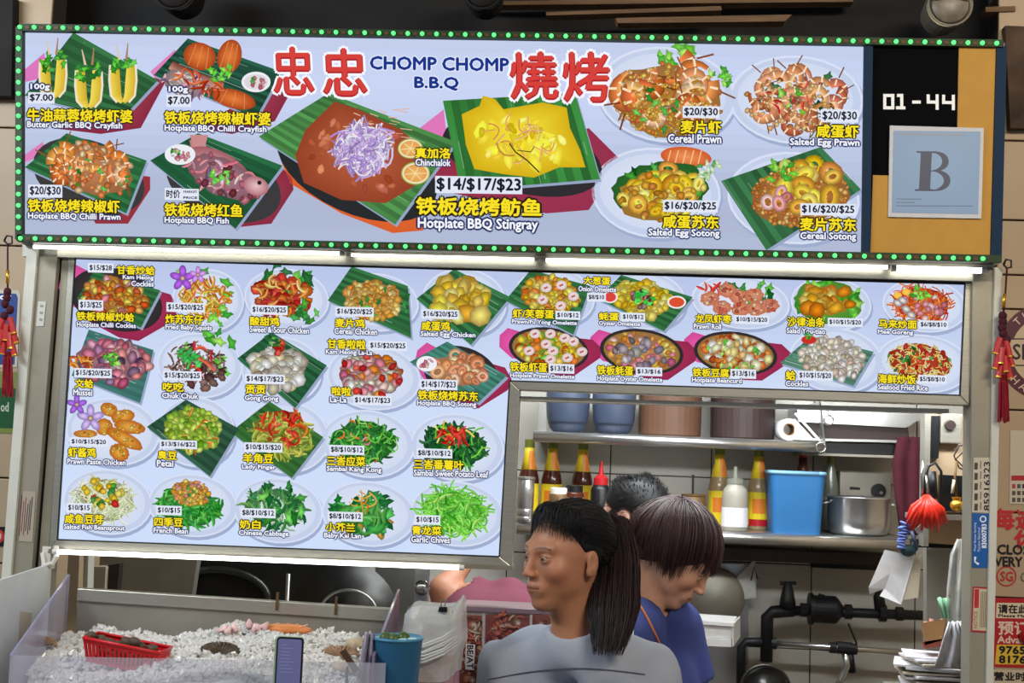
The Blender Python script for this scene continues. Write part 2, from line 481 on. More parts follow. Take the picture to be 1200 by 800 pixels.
def piece(pr, kind, x, y, s, c, r):
    a = r.uniform(0, math.pi * 2)
    if kind == 'blob':
        n = 7; el = r.uniform(.6, 1)
        pts = [inrot(x, y, s * math.cos(2 * math.pi * k / n) * r.uniform(.8, 1.15), s * el * math.sin(2 * math.pi * k / n) * r.uniform(.8, 1.15), a) for k in range(n)]
        pr.poly(pts, shade(c, .62), shade(c, 1.14))
    elif kind == 'soft':
        pts = [inrot(x, y, s * math.cos(2 * math.pi * k / 7) * r.uniform(.7, 1.3), s * .6 * math.sin(2 * math.pi * k / 7) * r.uniform(.7, 1.3), a) for k in range(7)]
        pr.poly(pts, shade(c, .93), shade(c, 1.07))
    elif kind == 'shell':
        pts = [inrot(x, y, s * math.cos(2 * math.pi * k / 9), s * .72 * math.sin(2 * math.pi * k / 9), a) for k in range(9)]
        pr.poly(pts, shade(c, .55), shade(c, 1.2))
        pr.strip([inrot(x, y, s * .55 * math.cos(t), s * .35 * math.sin(t), a) for t in (.3, 1.2, 2.1, 2.9)], s * .22, shade(c, .62), shade(c, 1.2))
    elif kind == 'ring':
        w = s * .5; n = 10; q = r.uniform(.55, .95)
        pts = [inrot(x, y, s * .75 * math.cos(2 * math.pi * k / n), s * .75 * q * math.sin(2 * math.pi * k / n), a) for k in range(n)]
        pr.strip([p for p in pts] + [pts[0]], w, shade(c, .68), shade(c, 1.15))
    elif kind == 'strip':
        b = r.uniform(-.8, .8); L = s * r.uniform(1.6, 2.8)
        pts = [inrot(x, y, L * (t - .5), b * s * ((t - .5) ** 2 * 4 - .5), a) for t in (0, .25, .5, .75, 1)]
        pr.strip(pts, [s * .25, s * .5, s * .55, s * .45, s * .15], shade(c, .65), shade(c, 1.15))
    elif kind == 'thin':
        b = r.uniform(-1.4, 1.4); L = s * r.uniform(1.6, 2.6)
        pts = [inrot(x, y, L * (t - .5), b * s * ((t - .5) ** 2 * 4 - .5), a) for t in (0, .2, .4, .6, .8, 1)]
        pr.strip(pts, s * .2, shade(c, .8), shade(c, 1.1))
    elif kind == 'prawn':
        pts = []; ws = []
        for t in range(8):
            q = t / 7; an = -1.2 + 3.0 * q
            pts.append(inrot(x, y, s * math.cos(an), s * .8 * math.sin(an), a)); ws.append(s * (.75 - .5 * q))
        pr.strip(pts, ws, shade(c, .72), shade(c, 1.18))
        for t in (1, 3, 5):
            pr.strip([inrot(x, y, s * k * math.cos(-1.2 + 3 * t / 7), s * .8 * k * math.sin(-1.2 + 3 * t / 7), a) for k in (.75, 1.25)], s * .13, (250, 226, 190))
        pr.strip([inrot(x, y, s * 1.1, -s * .7, a), inrot(x, y, s * 1.9, -s * 1.1, a)], s * .1, shade(c, .6))
    elif kind == 'leafy':
        pts = [inrot(x, y, s * k * math.cos(2 * math.pi * i / 9), s * k * .7 * math.sin(2 * math.pi * i / 9), a) for i, k in enumerate((1.2, .6, 1, .55, 1.1, .6, 1, .5, .9))]
        pr.poly(pts, shade(c, .8), shade(c, 1.2))
    elif kind == 'bean':
        L = s * 1.1
        pts = [inrot(x, y, L * (t - .5) * 2, .25 * s * math.sin(t * 3), a) for t in (0, .33, .66, 1)]
        pr.strip(pts, [s * .3, s * .45, s * .45, s * .2], shade(c, .6), shade(c, 1.2))


def pile(pr, cx, cy, rx, ry, rot, layers, r):
    if layers and layers[0][1] >= 26 and rx > 20:
        for kind, n, s, cols, fx, fy, fr in layers[:3]:
            if n < 24: continue
            m = tuple(sum(c[i] for c in cols) / len(cols) for i in range(3))
            pr.ellipse(cx + fx * rx, cy + fy * ry, rx * fr * .97, ry * fr * .97, shade(m, .68), shade(m, .9), rot=rot, wob=.07, rnd=r)
    for kind, n, s, cols, fx, fy, fr in layers:
        its = []
        if n > 40 and rx > 20: n = int(n * 1.7); s = s * .86
        for _ in range(n):
            t = r.uniform(0, 2 * math.pi); q = math.sqrt(r.uniform(0, 1)) * fr
            its.append((rx * q * math.cos(t) + fx * rx, ry * q * math.sin(t) + fy * ry))
        its.sort(key=lambda p: p[1])
        for x, y in its:
            X, Y = inrot(cx, cy, x, y, rot)
            piece(pr, kind, X, Y, s * r.uniform(.75, 1.25), jit(r.choice(cols), r), r)


def leaf(pr, pts, r, c=(44, 120, 58), n=13):
    c = (c[0] + 6, c[1] * .86, c[2] + 4)
    """banana leaf square: ribbed quad"""
    A, B, C_, D = pts
    pr.poly([(x + 2, y + 3) for x, y in pts], (150, 165, 195))
    for i in range(n):
        t0, t1 = i / n, (i + 1) / n
        l = lambda p, q, t: (p[0] + (q[0] - p[0]) * t, p[1] + (q[1] - p[1]) * t)
        k = (.84 if i % 2 else 1.04) * r.uniform(.88, 1.08)
        pr.poly([l(A, B, t0), l(A, B, t1), l(D, C_, t1), l(D, C_, t0)], shade(c, k), shade(c, k * 1.1))
        if r.random() < .45:
            tt = r.uniform(t0, t1); a_, b_ = l(A, B, tt), l(D, C_, tt); u0, u1 = sorted((r.random(), r.random())); pr.strip([l(a_, b_, u0), l(a_, b_, u1)], r.uniform(.5, 1.3), tuple(min(255, v * .6 + 90) for v in c))
    m0 = ((A[0] + D[0]) / 2, (A[1] + D[1]) / 2); m1 = ((B[0] + C_[0]) / 2, (B[1] + C_[1]) / 2)


def plate(pr, cx, cy, rx, ry, rot=0):
    pr.ellipse(cx + 1.5, cy + 3, rx * 1.01, ry * 1.02, (160, 174, 208), rot=rot)
    pr.ellipse(cx, cy, rx, ry, (216, 224, 244), rot=rot)
    pr.ellipse(cx, cy, rx * .96, ry * .95, (196, 208, 234), rot=rot)
    pr.ellipse(cx - 1, cy - 1, rx * .86, ry * .84, (208, 218, 240), (226, 232, 248), rot=rot)


def hotplate(pr, cx, cy, rx, ry, rot=.2, pan=False, c1=(206, 78, 150), c2=(150, 42, 78)):
    pr.poly([inrot(cx, cy, x * rx, y * ry, rot) for x, y in ((-1.28, -.35), (-1.1, -.75), (-.6, -.6), (-.5, .7), (-.9, .65), (-1.25, .2))], c1, shade(c1, 1.15))
    pr.poly([inrot(cx, cy, x * rx, y * ry, rot) for x, y in ((.6, -.7), (1.08, -.72), (1.34, -.35), (1.32, .1), (.72, 1.12), (.3, 1.2), (-.5, .95), (-.3, .4))], c2, shade(c2, 1.2))
    pr.ellipse(cx, cy, rx * 1.02, ry * 1.03, (48, 44, 46), (74, 66, 66), rot=rot)
    if pan: pr.ellipse(cx, cy, rx * .93, ry * .9, (150, 110, 60), (230, 170, 90), rot=rot)


def garnish(pr, x, y, s, r, cols=((60, 150, 50), (90, 190, 60), (40, 120, 44))):
    for _ in range(12): piece(pr, 'leafy', x + r.uniform(-s, s), y + r.uniform(-s, s) * .7, s * .42, jit(r.choice(cols), r, 15), r)


def orchid(pr, x, y, s, c=(150, 110, 205)):
    for k in range(5):
        a = 2 * math.pi * k / 5 - 1.57
        pr.ellipse(x + s * .55 * math.cos(a), y + s * .55 * math.sin(a), s * .5, s * .3, shade(c, .8), shade(c, 1.35), rot=a, n=10)
    pr.ellipse(x, y, s * .22, s * .22, (110, 40, 130), (240, 220, 120), n=8)


YEL, BLK, NAVY, WHT = (250, 226, 40), (40, 34, 12), (38, 48, 98), (246, 248, 255)
def cap_tag(pr, x0, y0, x1, y1, t, sl=.02):
    pr.poly([(x0, y0), (x1, y0 + sl * (x1 - x0)), (x1, y1 + sl * (x1 - x0)), (x0, y1)], (226, 232, 246))
    pr.text(t, x0 + 2, y0 + 2.2, x1 - 2, y1 - 2.2, (30, 32, 46), slope=sl, bold=.03)
def cap_cn(pr, x0, y0, x1, y1, t, sl=.02, ow=.125): pr.text(t, x0, y0, x1, y1, YEL, oc=BLK, ow=ow, bold=.03, slope=sl)
def cap_en(pr, x0, y0, x1, y1, t, sl=.02, ow=.075): pr.text(t, x0, y0, x1, y1, WHT, oc=NAVY, ow=.17, bold=.03, slope=sl)


# palettes
GOLD = ((232, 178, 70), (214, 150, 52), (240, 196, 96), (196, 130, 48))
ORNG = ((226, 120, 40), (206, 96, 36), (238, 150, 70), (180, 80, 36))
PRWN = ((224, 130, 70), (206, 110, 60), (236, 160, 100), (230, 190, 150))
GRN = ((64, 150, 60), (40, 120, 48), (96, 180, 76), (30, 96, 44))
LGRN = ((120, 205, 70), (90, 180, 56), (160, 220, 100), (70, 160, 50))
PALE = ((226, 226, 206), (206, 200, 180), (240, 240, 226), (180, 170, 150))
RED = ((206, 50, 40), (226, 80, 60), (180, 36, 34))
BRN = ((104, 74, 66), (130, 98, 88), (84, 56, 52), (150, 120, 110))
CRAB = ((214, 92, 48), (190, 70, 36), (232, 130, 80))
MUSS = ((196, 140, 160), (150, 110, 140), (220, 180, 190), (110, 80, 110))
CHK = ((226, 168, 82), (206, 140, 56), (240, 190, 110))
YELO = ((240, 206, 60), (226, 186, 40), (250, 224, 110))
PINK = ((224, 140, 150), (200, 110, 130), (236, 180, 180))


def board_box(name, label, cat, outline, Y, depth, group=None):
    t = thing(name, label, cat, tuple(P(*outline[0], Y)))
    return t


def make_dishes(board, Y, specs, seed, sl):
    r = random.Random(seed); h = 0.0006
    for draw, caps in specs:
        pr = Print(Y, start=h); draw(pr, r)
        pr.build('dish_picture', 'backlit', board)
        pc = Print(Y, start=max(pr.h, h) + .0003)
        for c in caps:
            {'t': cap_tag, 'c': cap_cn, 'e': cap_en}[c[0]](pc, *c[1:6], sl=sl)
        pc.build('dish_caption', 'backlit', board)


# ================================================================== upper sign
YU = -0.10
usign = thing('stall_signboard', 'long backlit upper signboard with large dish pictures and a red and blue title', 'signboard', tuple(P(600, 300, YU)))
mb = MB(); mb.slab([(20, 30), (1178, 50), (1173, 305), (19, 282)], YU + .002, YU + .07); mb.build('sign_cabinet', 'black', usign)
pr = Print(YU)
pr.poly([(27, 37), (1013, 54), (1010, 297), (25, 274)], (178, 190, 222))
N = 16
for i in range(N):   # soft pale swirl of the printed backdrop
    t0, t1 = i / N, (i + 1) / N
    y0 = 37 + 237 * t0; y1 = 37 + 237 * t1
    g = 1 + .07 * math.sin(t0 * 5 + .6)
    pr.h = .0001; pr.poly([(26, y0), (1012, y0 + 17 + 6 * t0), (1012, y1 + 17 + 6 * t1), (26, y1)], shade((188, 199, 228), g))
pr.build('print_panel', 'backlit', usign)
mb = MB(); mb.slab([(1013, 52), (1023, 52), (1020, 299), (1010, 298)], YU - .012, YU + .01); mb.build('side_frame', 'navy_frame', usign)
mb = MB(); mb.slab([(1168, 54), (1180, 54), (1174, 301), (1161, 300)], YU - .012, YU + .01); mb.build('side_frame', 'navy_frame', usign)
npan = MB(); npan.slab([(1023, 53), (1168, 55), (1161, 301), (1020, 298)], YU - .003, YU + .01)
npan.build('number_panel', mat('black_number_panel', (8, 8, 10), 0.8, spec=.08), usign)
mb = MB()
mb.slab([(1124, 54), (1167, 55), (1160, 301), (1020, 298), (1023, 205), (1121, 208)], YU - .008, YU)
mb.build('gold_panel', mat('ochre_panel', (200, 150, 68), 0.6, noise=.06, spec=.2), usign)
pr = Print(YU - .0035)
x = 1034
def seg(ch, x, y, w, h):
    t = 3.6; S = {'0': ('T', 'B', 'L', 'R'), '1': ('t', 'C', 'B'), '-': ('m',), '4': ('l', 'm', 'R')}[ch]; k = .012
    for q in S:
        a = {'T': (x, y, x + w, y + t), 'B': (x, y + h - t, x + w, y + h), 'L': (x, y, x + t, y + h), 'R': (x + w - t, y, x + w, y + h), 'm': (x, y + h / 2 - t / 2, x + w, y + h / 2 + t / 2),
             't': (x + w * .1, y, x + w * .6, y + t), 'C': (x + w * .45, y, x + w * .45 + t, y + h), 'l': (x, y, x + t, y + h / 2)}[q]
        pr.poly([(a[0], a[1]), (a[2], a[1] + k * (a[2] - a[0])), (a[2], a[3] + k * (a[2] - a[0])), (a[0], a[3])], (226, 226, 222))
seg('0', 1035, 110, 13, 18); seg('1', 1050, 110, 11, 18); seg('-', 1069, 110.5, 10, 18); seg('4', 1086, 110.5, 14, 18); seg('4', 1104, 111, 15, 18)
pr.build('unit_number', mat('white_number', (226, 226, 222), 0.5, vcol=True, emit=.25), usign)

bp = thing('letter_notice', 'blue-grey square notice with a big serif letter B on the black and gold end panel', 'notice', tuple(P(1097, 255, YU - .016)))
mb = MB(); mb.slab([(1043, 147), (1153, 150), (1150, 256), (1041, 254)], YU - .013, YU - .0085); mb.build('white_border', 'paper', bp)
pr = Print(YU - .0135)
pr.poly([(1047, 153), (1149, 154), (1146, 251), (1045, 249)], (128, 160, 196), (134, 166, 202))
B = lambda pts: pr.poly(pts, (50, 58, 88))
B([(1074, 177), (1098, 177.3), (1097, 178.8), (1092, 179.5), (1090, 221), (1095, 222.6), (1095, 224), (1072, 223.6), (1072, 222), (1077, 221), (1079, 179.5), (1074, 178.5)])
def serif_bow(cx, cy, rx, ry):
    pts = []; ws = []
    for k in range(15):
        a = -math.pi / 2 + math.pi * k / 14; pts.append((cx + rx * math.cos(a), cy + ry * math.sin(a))); ws.append(1.2 + 6.5 * max(0, math.cos(a)) ** 1.3)
    pr.strip(pts, ws, (50, 58, 88))
serif_bow(1094, 189, 14, 10.6); serif_bow(1093, 211.5, 17, 11.5)
pr.strip([(1090, 178), (1096, 178.2)], 1.3, (50, 58, 88)); pr.strip([(1088, 200), (1095, 200.2)], 1.3, (50, 58, 88)); pr.strip([(1088, 223.2), (1094, 223.3)], 1.3, (50, 58, 88))
for i in range(3): pr.strip([(1050, 233 + 4 * i), (1050 + (30, 22, 90)[i], 233.3 + 4 * i)], .8, (84, 106, 134))
pr.strip([(1052, 157), (1130, 158)], .9, (170, 150, 140))
pr.build('notice_print', 'print', bp)


def ud1(pr, r):
    pr.poly([(160, 103), (186, 88), (194, 96), (165, 150), (118, 157), (60, 150)], (138, 44, 66), (158, 60, 80)); pr.poly([(28, 82), (52, 62), (56, 90), (30, 96)], (220, 120, 190))
    leaf(pr, [(29, 112), (86, 38), (185, 94), (142, 140)], r)
    for x, y in ((62, 88), (104, 100), (144, 94)):
        for k in (-1, 1):
            pts = [(x + k * 9, y - 18), (x + k * 10, y), (x + k * 8, y + 18), (x + k * 1, y + 26)]
            pr.strip(pts, [9, 14, 13, 4], (206, 170, 40), (244, 220, 90)); pr.strip([(p[0] + k * 6, p[1]) for p in pts], 2.5, (236, 226, 206))
        garnish(pr, x, y - 16, 14, r); pr.strip([(x + 4, y - 24), (x + 6, y - 44)], [3, 1], (170, 130, 90)); pr.strip([(x - 4, y - 24), (x - 8, y - 42)], [3, 1], (220, 200, 170))
def ud2(pr, r):
    pr.poly([(315, 90), (343, 88), (345, 100), (322, 142), (272, 157), (230, 150), (300, 110)], (138, 44, 66), (158, 60, 80)); pr.poly([(176, 84), (205, 58), (212, 76), (182, 92)], (222, 130, 190))
    leaf(pr, [(180, 88), (220, 45), (330, 84), (300, 138)], r, (30, 96, 60))
    pr.strip([(200, 76), (225, 92), (262, 100)], [10, 18, 8], (120, 60, 50), (206, 150, 130)); pile(pr, 216, 98, 26, 16, .3, [('strip', 30, 6, MUSS + PALE, 0, 0, 1)], r)
    for x, y, a, b in ((234, 66, 19, 16), (269, 66, 14, 20), (274, 116, 26, 11)):
        pr.ellipse(x, y, a, b, (170, 66, 26), (232, 128, 60), rot=.25)
        for k in (-.4, 0, .4): pr.strip([inrot(x, y, k * a, -b * .8, .25), inrot(x, y, k * a * 1.4, b * .8, .25)], 1, (250, 170, 110), (180, 76, 36))
    pile(pr, 238, 100, 34, 10, .35, [('strip', 18, 6, CRAB, 0, 0, 1)], r); garnish(pr, 259, 86, 12, r, ((90, 190, 50), (130, 210, 80)))
    pr.ellipse(300, 96, 17, 12, (236, 238, 244)); pr.ellipse(300, 96, 14, 9, (222, 214, 220)); pile(pr, 302, 96, 10, 7, 0, [('blob', 14, 3, PINK, 0, 0, 1), ('leafy', 4, 3, GRN, -.5, -.4, .5)], r)
def ud3(pr, r):
    pr.poly([(160, 205), (176, 207), (176, 222), (150, 262), (112, 262), (100, 240)], (150, 50, 60), (160, 60, 70)); pr.poly([(28, 182), (50, 166), (54, 180), (30, 190)], (222, 130, 190))
    pr.ellipse(104, 207, 68, 42, (60, 60, 60), rot=.35)
    leaf(pr, [(29, 196), (78, 156), (172, 188), (148, 250)], r, (40, 130, 60))
    pile(pr, 108, 198, 50, 30, .25, [('grain' if 0 else 'blob', 60, 5, PRWN, 0, 0, 1), ('prawn', 16, 13, PRWN + ORNG, 0, 0, .85), ('leafy', 10, 4, GRN, 0, 0, .9)], r)
def ud4(pr, r):
    pr.poly([(330, 196), (342, 208), (344, 222), (318, 262), (280, 266), (260, 250)], (138, 44, 66), (158, 60, 80)); pr.ellipse(262, 215, 70, 42, (60, 60, 62), rot=.35)
    leaf(pr, [(176, 188), (232, 156), (331, 194), (276, 268)], r, (30, 110, 56))
    pr.poly([(222, 165), (228, 160), (240, 165), (246, 184), (236, 192), (226, 182)], (190, 120, 120), (216, 160, 150)); pr.poly([(222, 158), (244, 158), (240, 172), (228, 172)], (200, 140, 140))
    pr.ellipse(256, 200, 44, 22, (160, 90, 100), (226, 170, 170), rot=.5); pile(pr, 262, 208, 52, 24, .45, [('strip', 36, 7, PINK + MUSS, 0, 0, .9), ('blob', 20, 5, ((180, 100, 110), (120, 60, 70)), 0, 0, .9)], r)
    pr.ellipse(300, 218, 15, 11, (176, 110, 120), (232, 190, 196), rot=.3); pr.ellipse(304, 214, 2.5, 2.5, (40, 30, 30))
    garnish(pr, 258, 206, 11, r, ((90, 200, 70), (130, 220, 90))); pr.ellipse(211, 181, 18, 12, (236, 238, 244)); pile(pr, 211, 181, 12, 7, 0, [('blob', 16, 3, PINK, 0, 0, 1), ('leafy', 5, 3, GRN, -.4, -.4, .5)], r)
def ud5(pr, r):
    pr.poly([(330, 190), (345, 178), (380, 214), (450, 250), (500, 258), (496, 270), (460, 273), (400, 250), (340, 215)], (216, 96, 44), (226, 110, 56))
    pr.poly([(500, 180), (516, 176), (545, 190), (535, 215), (500, 225)], (150, 46, 66)); pr.ellipse(418, 196, 100, 54, (40, 44, 46), rot=.42)
    leaf(pr, [(303, 160), (385, 109), (534, 166), (463, 263)], r, (70, 160, 70), 19)
    pts = [(346, 182), (358, 152), (392, 119), (420, 128), (470, 152), (500, 178), (492, 214), (452, 238), (400, 234), (356, 214)]
    pr.poly(pts, (150, 66, 42), (186, 98, 62)); pile(pr, 422, 180, 64, 46, .2, [('soft', 23, 6, ((182, 92, 62), (168, 80, 54), (196, 108, 74)), 0, 0, .95), ('soft', 23, 5, ((182, 92, 62), (200, 118, 84), (156, 70, 46)), 0, 0, .95)], r); [pr.strip([(x_, y_), (x_ + r.uniform(4, 14), y_ + r.uniform(-1, 5))], r.uniform(.6, 1.4), (226, 178, 156)) for x_, y_ in [(r.uniform(400, 480), r.uniform(128, 165)) for _ in range(26)]]
    pile(pr, 424, 176, 36, 32, 0, [('thin', 110, 12, ((206, 190, 232), (170, 140, 206), (232, 226, 244), (190, 166, 220)), 0, 0, .85)], r)
    for x, y, a in ((481, 174, 15), (487, 203, 17)):
        pr.ellipse(x, y, a, a * .8, (150, 170, 70)); pr.ellipse(x, y, a * .92, a * .72, (240, 226, 190)); pr.ellipse(x, y, a * .8, a * .6, (226, 160, 80), (240, 190, 110))
        for k in range(6): pr.strip([(x, y), (x + a * .75 * math.cos(k), y + a * .55 * math.sin(k))], .8, (250, 226, 180))
def ud6(pr, r):
    pr.poly([(492, 150), (520, 128), (524, 164), (500, 170)], (222, 120, 186)); pr.poly([(690, 150), (724, 184), (722, 196), (690, 246), (640, 250), (520, 224), (500, 205)], (150, 50, 78), (160, 56, 84))
    pr.ellipse(612, 182, 96, 44, (48, 46, 50), rot=.25)
    leaf(pr, [(519, 118), (674, 109), (703, 210), (540, 223)], r, (50, 150, 56), 17)
    pts = [(541, 134), (562, 124), (566, 112), (580, 116), (590, 128), (636, 120), (664, 126), (668, 150), (680, 176), (686, 196), (655, 196), (626, 208), (590, 204), (556, 198), (546, 170)]
    pr.poly(pts, (214, 176, 24), (250, 232, 60)); pile(pr, 610, 164, 58, 32, .1, [('soft', 24, 10, ((246, 226, 50), (236, 210, 44), (252, 236, 80)), 0, 0, .92), ('soft', 22, 6, ((226, 192, 40), (252, 240, 110)), 0, 0, .9), ('thin', 16, 9, ((226, 160, 90), (240, 190, 120)), 0, -.05, .7)], r)
    pr.strip([(597, 168), (604, 178), (618, 188), (632, 202)], 1.6, (60, 60, 20)); pr.strip([(606, 176), (622, 178), (626, 172)], 1.2, (80, 80, 20))
def ud7(pr, r):
    plate(pr, 781, 111, 82, 56, .12); garnish(pr, 796, 68, 22, r, LGRN); garnish(pr, 730, 104, 14, r, LGRN); garnish(pr, 846, 90, 14, r, LGRN)
    pile(pr, 782, 112, 66, 42, .1, [('blob', 170, 4, GOLD + PRWN, 0, .1, 1), ('blob', 90, 2.6, GOLD, 0, .45, .75), ('prawn', 16, 19, PRWN, -.05, -.1, .75), ('blob', 50, 2.4, GOLD, 0, 0, .8), ('leafy', 10, 6, GRN, .1, .3, .7)], r)
def ud8(pr, r):
    plate(pr, 933, 117, 79, 52, .05)
    pile(pr, 930, 118, 62, 36, 0, [('leafy', 14, 8, ((40, 100, 50),), 0, -.3, .9), ('blob', 90, 4, ((200, 140, 80), (226, 170, 110), (170, 100, 60)), 0, .1, .95), ('prawn', 30, 14, ((206, 140, 96), (190, 110, 76), (224, 160, 116)), 0, 0, .8), ('blob', 38, 3, ((226, 170, 110), (236, 190, 130)), 0, .1, .9), ('leafy', 6, 5, LGRN, 0, 0, .5), ('strip', 8, 5, RED, 0, -.1, .5)], r)
def ud9(pr, r):
    plate(pr, 769, 226, 76, 53, .08); pr.ellipse(804, 184, 30, 12, (206, 90, 40), (240, 150, 90), rot=.1)
    for k in range(5): pr.strip([(786 + 9 * k, 176), (782 + 9 * k, 192)], 1.4, (250, 190, 140))
    pile(pr, 774, 224, 58, 32, -.1, [('leafy', 26, 8, GRN, 0, -.1, 1), ('ring', 34, 12, YELO + GOLD, 0, .05, .85), ('blob', 24, 5, GOLD, 0, .2, .9)], r); garnish(pr, 832, 200, 12, r, ((190, 220, 180), (90, 160, 80)))
def ud10(pr, r):
    plate(pr, 930, 232, 78, 54, .1); leaf(pr, [(845, 212), (962, 172), (1009, 222), (898, 293)], r, (50, 130, 66), 17)
    pile(pr, 938, 226, 58, 36, -.1, [('blob', 200, 3.6, ((214, 140, 70), (232, 170, 96), (196, 116, 52)), 0, .1, 1), ('ring', 17, 13, YELO + GOLD, .05, -.2, .7), ('ring', 4, 9, PINK, -.5, .1, .3)], r); garnish(pr, 917, 201, 15, r, LGRN)


UP = [
 (ud1, [('e', 36, 98, 58, 106, '100g'), ('t', 33, 108, 64, 121, '$7.00'), ('c', 32, 127, 155, 142, '牛油蒜蓉烧烤虾婆'), ('e', 32, 142, 143, 151, 'Butter Garlic BBQ Crayfish')]),
 (ud2, [('e', 198, 101, 220, 109, '100g'), ('t', 195, 111, 224, 125, '$7.00'), ('c', 193, 130, 317, 145, '铁板烧烤辣椒虾婆'), ('e', 193, 146, 312, 155, 'Hotplate BBQ Chilli Crayfish')]),
 (ud3, [('t', 33, 216, 73, 231, '$20/$30'), ('c', 33, 233, 140, 248, '铁板烧烤辣椒虾'), ('e', 33, 249, 141, 258, 'Hotplate BBQ Chilli Prawn')]),
 (ud4, [('t', 193, 220, 213, 234, '时价'), ('t', 213, 221, 233, 228, 'MARKET'), ('t', 213, 228, 233, 235, 'PRICE'), ('c', 193, 238, 284, 253, '铁板烧烤红鱼'), ('e', 193, 254, 268, 263, 'Hotplate BBQ Fish')]),
 (ud5, [('c', 487, 173, 528, 185, '真加洛'), ('e', 487, 186, 528, 194, 'Chinchalok')]),
 (ud6, [('t', 510, 206, 612, 226, '$14/$17/$23'), ('c', 488, 231, 634, 251, '铁板烧烤鲂鱼'), ('e', 490, 255, 630, 270, 'Hotplate BBQ Stingray')]),
 (ud7, [('t', 800, 124, 843, 138, '$20/$30'), ('c', 798, 141, 845, 156, '麦片虾'), ('e', 783, 157, 845, 167, 'Cereal Prawn')]),
 (ud8, [('t', 962, 128, 1006, 143, '$20/$30'), ('c', 957, 146, 1006, 161, '咸蛋虾'), ('e', 926, 162, 1007, 172, 'Salted Egg Prawn')]),
 (ud9, [('t', 777, 234, 841, 248, '$16/$20/$25'), ('c', 777, 252, 842, 267, '咸蛋苏东'), ('e', 760, 268, 843, 278, 'Salted Egg Sotong')]),
 (ud10, [('t', 938, 238, 1003, 252, '$16/$20/$25'), ('c', 938, 255, 1003, 270, '麦片苏东'), ('e', 938, 272, 1003, 282, 'Cereal Sotong')]),
]
make_dishes(usign, YU, UP, 5, .015)
pr = Print(YU, start=.004)
for t, x0, y0, x1, y1 in (('忠', 322, 56, 368, 111), ('忠', 380, 58, 430, 112), ('燒', 600, 62, 654, 116), ('烤', 662, 62, 715, 119)):
    pr.text(t, x0, y0, x1, y1, (176, 34, 40), oc=(246, 248, 255), ow=.085, bold=.032, slope=.0, shear=-.05); pr.text(t, x0, y0 - 1, x1, y1 - 1, (214, 66, 60), slope=0, shear=-.05, bold=.012)
for t, x0, y0, x1, y1 in (('CHOMP CHOMP', 434, 66, 596, 81), ('B.B.Q', 486, 90, 537, 105)):
    pr.text(t, x0, y0, x1, y1, (28, 54, 140), oc=(236, 242, 255), ow=.08, bold=.035, slope=.015)
pr.build('title_lettering', 'backlit', usign)

# ---- green light chain round the sign
ch = thing('light_chain', 'chain of small lit green bulbs running round the edge of the upper signboard', 'string lights', tuple(P(600, 300, YU - .02)))
runs = [((22, 31.5), (1176, 50.5)), ((20, 278.5), (1174, 303)), ((22, 31), (21.5, 280))]
mb = MB()
for a, b in runs: mb.bar(a, b, YU - .018, .0165, .017)
mb.build('flat_strip', 'led_strip', ch)
dome = MB(); dome.lathe([(.0052, 0), (.0048, -.003), (.0034, -.006), (.0005, -.0075)], ORG[ch.name], 8, 'y'); 
proto = dome.build('bulb', 'led', ch, smooth=True)
pos = []
for k in range(69): pos.append((23.5 + k * 16.83, 31.8 + k * 16.83 * .0165))
for k in range(66): pos.append((24 + k * 17.35, 279 + k * 17.35 * .0213))
for k in range(1, 19): pos.append((21.8, 31 + k * 13.1))
base = ORG[ch.name]
for i, (x, y) in enumerate(pos):
    o = proto if i == 0 else proto.copy()
    if i: COL.objects.link(o); o.parent = ch
    o.location = P(x, y, YU - .0185) - base
cp = MB()
for i in range(len(pos) - 1):
    (x, y), (x2, y2) = pos[i], pos[i + 1]
    if abs(x2 - x) > 20 or abs(x2 - x) < 5: continue
    p = P((x + x2) / 2, (y + y2) / 2, YU - .0195); cp.box((p.x - .005, p.y, p.z - .0035), (p.x + .005, p.y + .002, p.z + .0035))
cp.build('copper_contacts', 'copper', ch, kind='stuff')

# ================================================================== lower menu lightbox
YL = 0.0
lsign = thing('menu_lightbox', 'large L-shaped backlit menu board with rows of small dish pictures in a metal frame', 'menu board', tuple(P(600, 460, YL)))
OUT = [(80, 298), (1142, 330), (1136, 475), (609, 457), (600, 664), (57, 643)]
mb = MB(); mb.slab(OUT, YL + .012, YL + .06); mb.build('cabinet', 'alu_d', lsign)
PRN = [(88, 302), (1131, 332), (1125, 463), (597, 446), (585, 652), (67, 632)]
fr = MB()
for i in range(6):
    a, b, c, d = OUT[i], OUT[(i + 1) % 6], PRN[(i + 1) % 6], PRN[i]
    fr.slab([a, b, c, d], YL - .008, YL + .02)
fr.build('frame', 'alu', lsign, bevel=.002)
bd = MB()   # thin dark gasket along the print
for i in range(6):
    a, b = PRN[i], PRN[(i + 1) % 6]; bd.bar(a, b, YL - .0085, .003 if i else .006, .004)
bd.build('gasket', 'rubber', lsign)
pr = Print(YL)
for a in ([(88, 302), (1131, 332), (1125, 463), (597, 446), (590, 446), (82, 430)], [(82.5, 428), (599, 444), (585, 652), (67, 632)]):
    pr.poly(a, (200, 215, 246))
for i in range(14):
    t = i / 14; y0 = 303 + 128 * t; y1 = 303 + 128 * (t + 1 / 14)
    pr.h = .0001; pr.poly([(88 - 6 * t, y0), (1131 - 6 * t, y0 + 29.5 + 4 * t), (1131 - 6 * t, min(y1, 431) + 30 + 4 * t), (88 - 6 * t, y1)][0:4], tuple(a + (b - a) * t for a, b in zip((186, 199, 234), (208, 222, 248))))
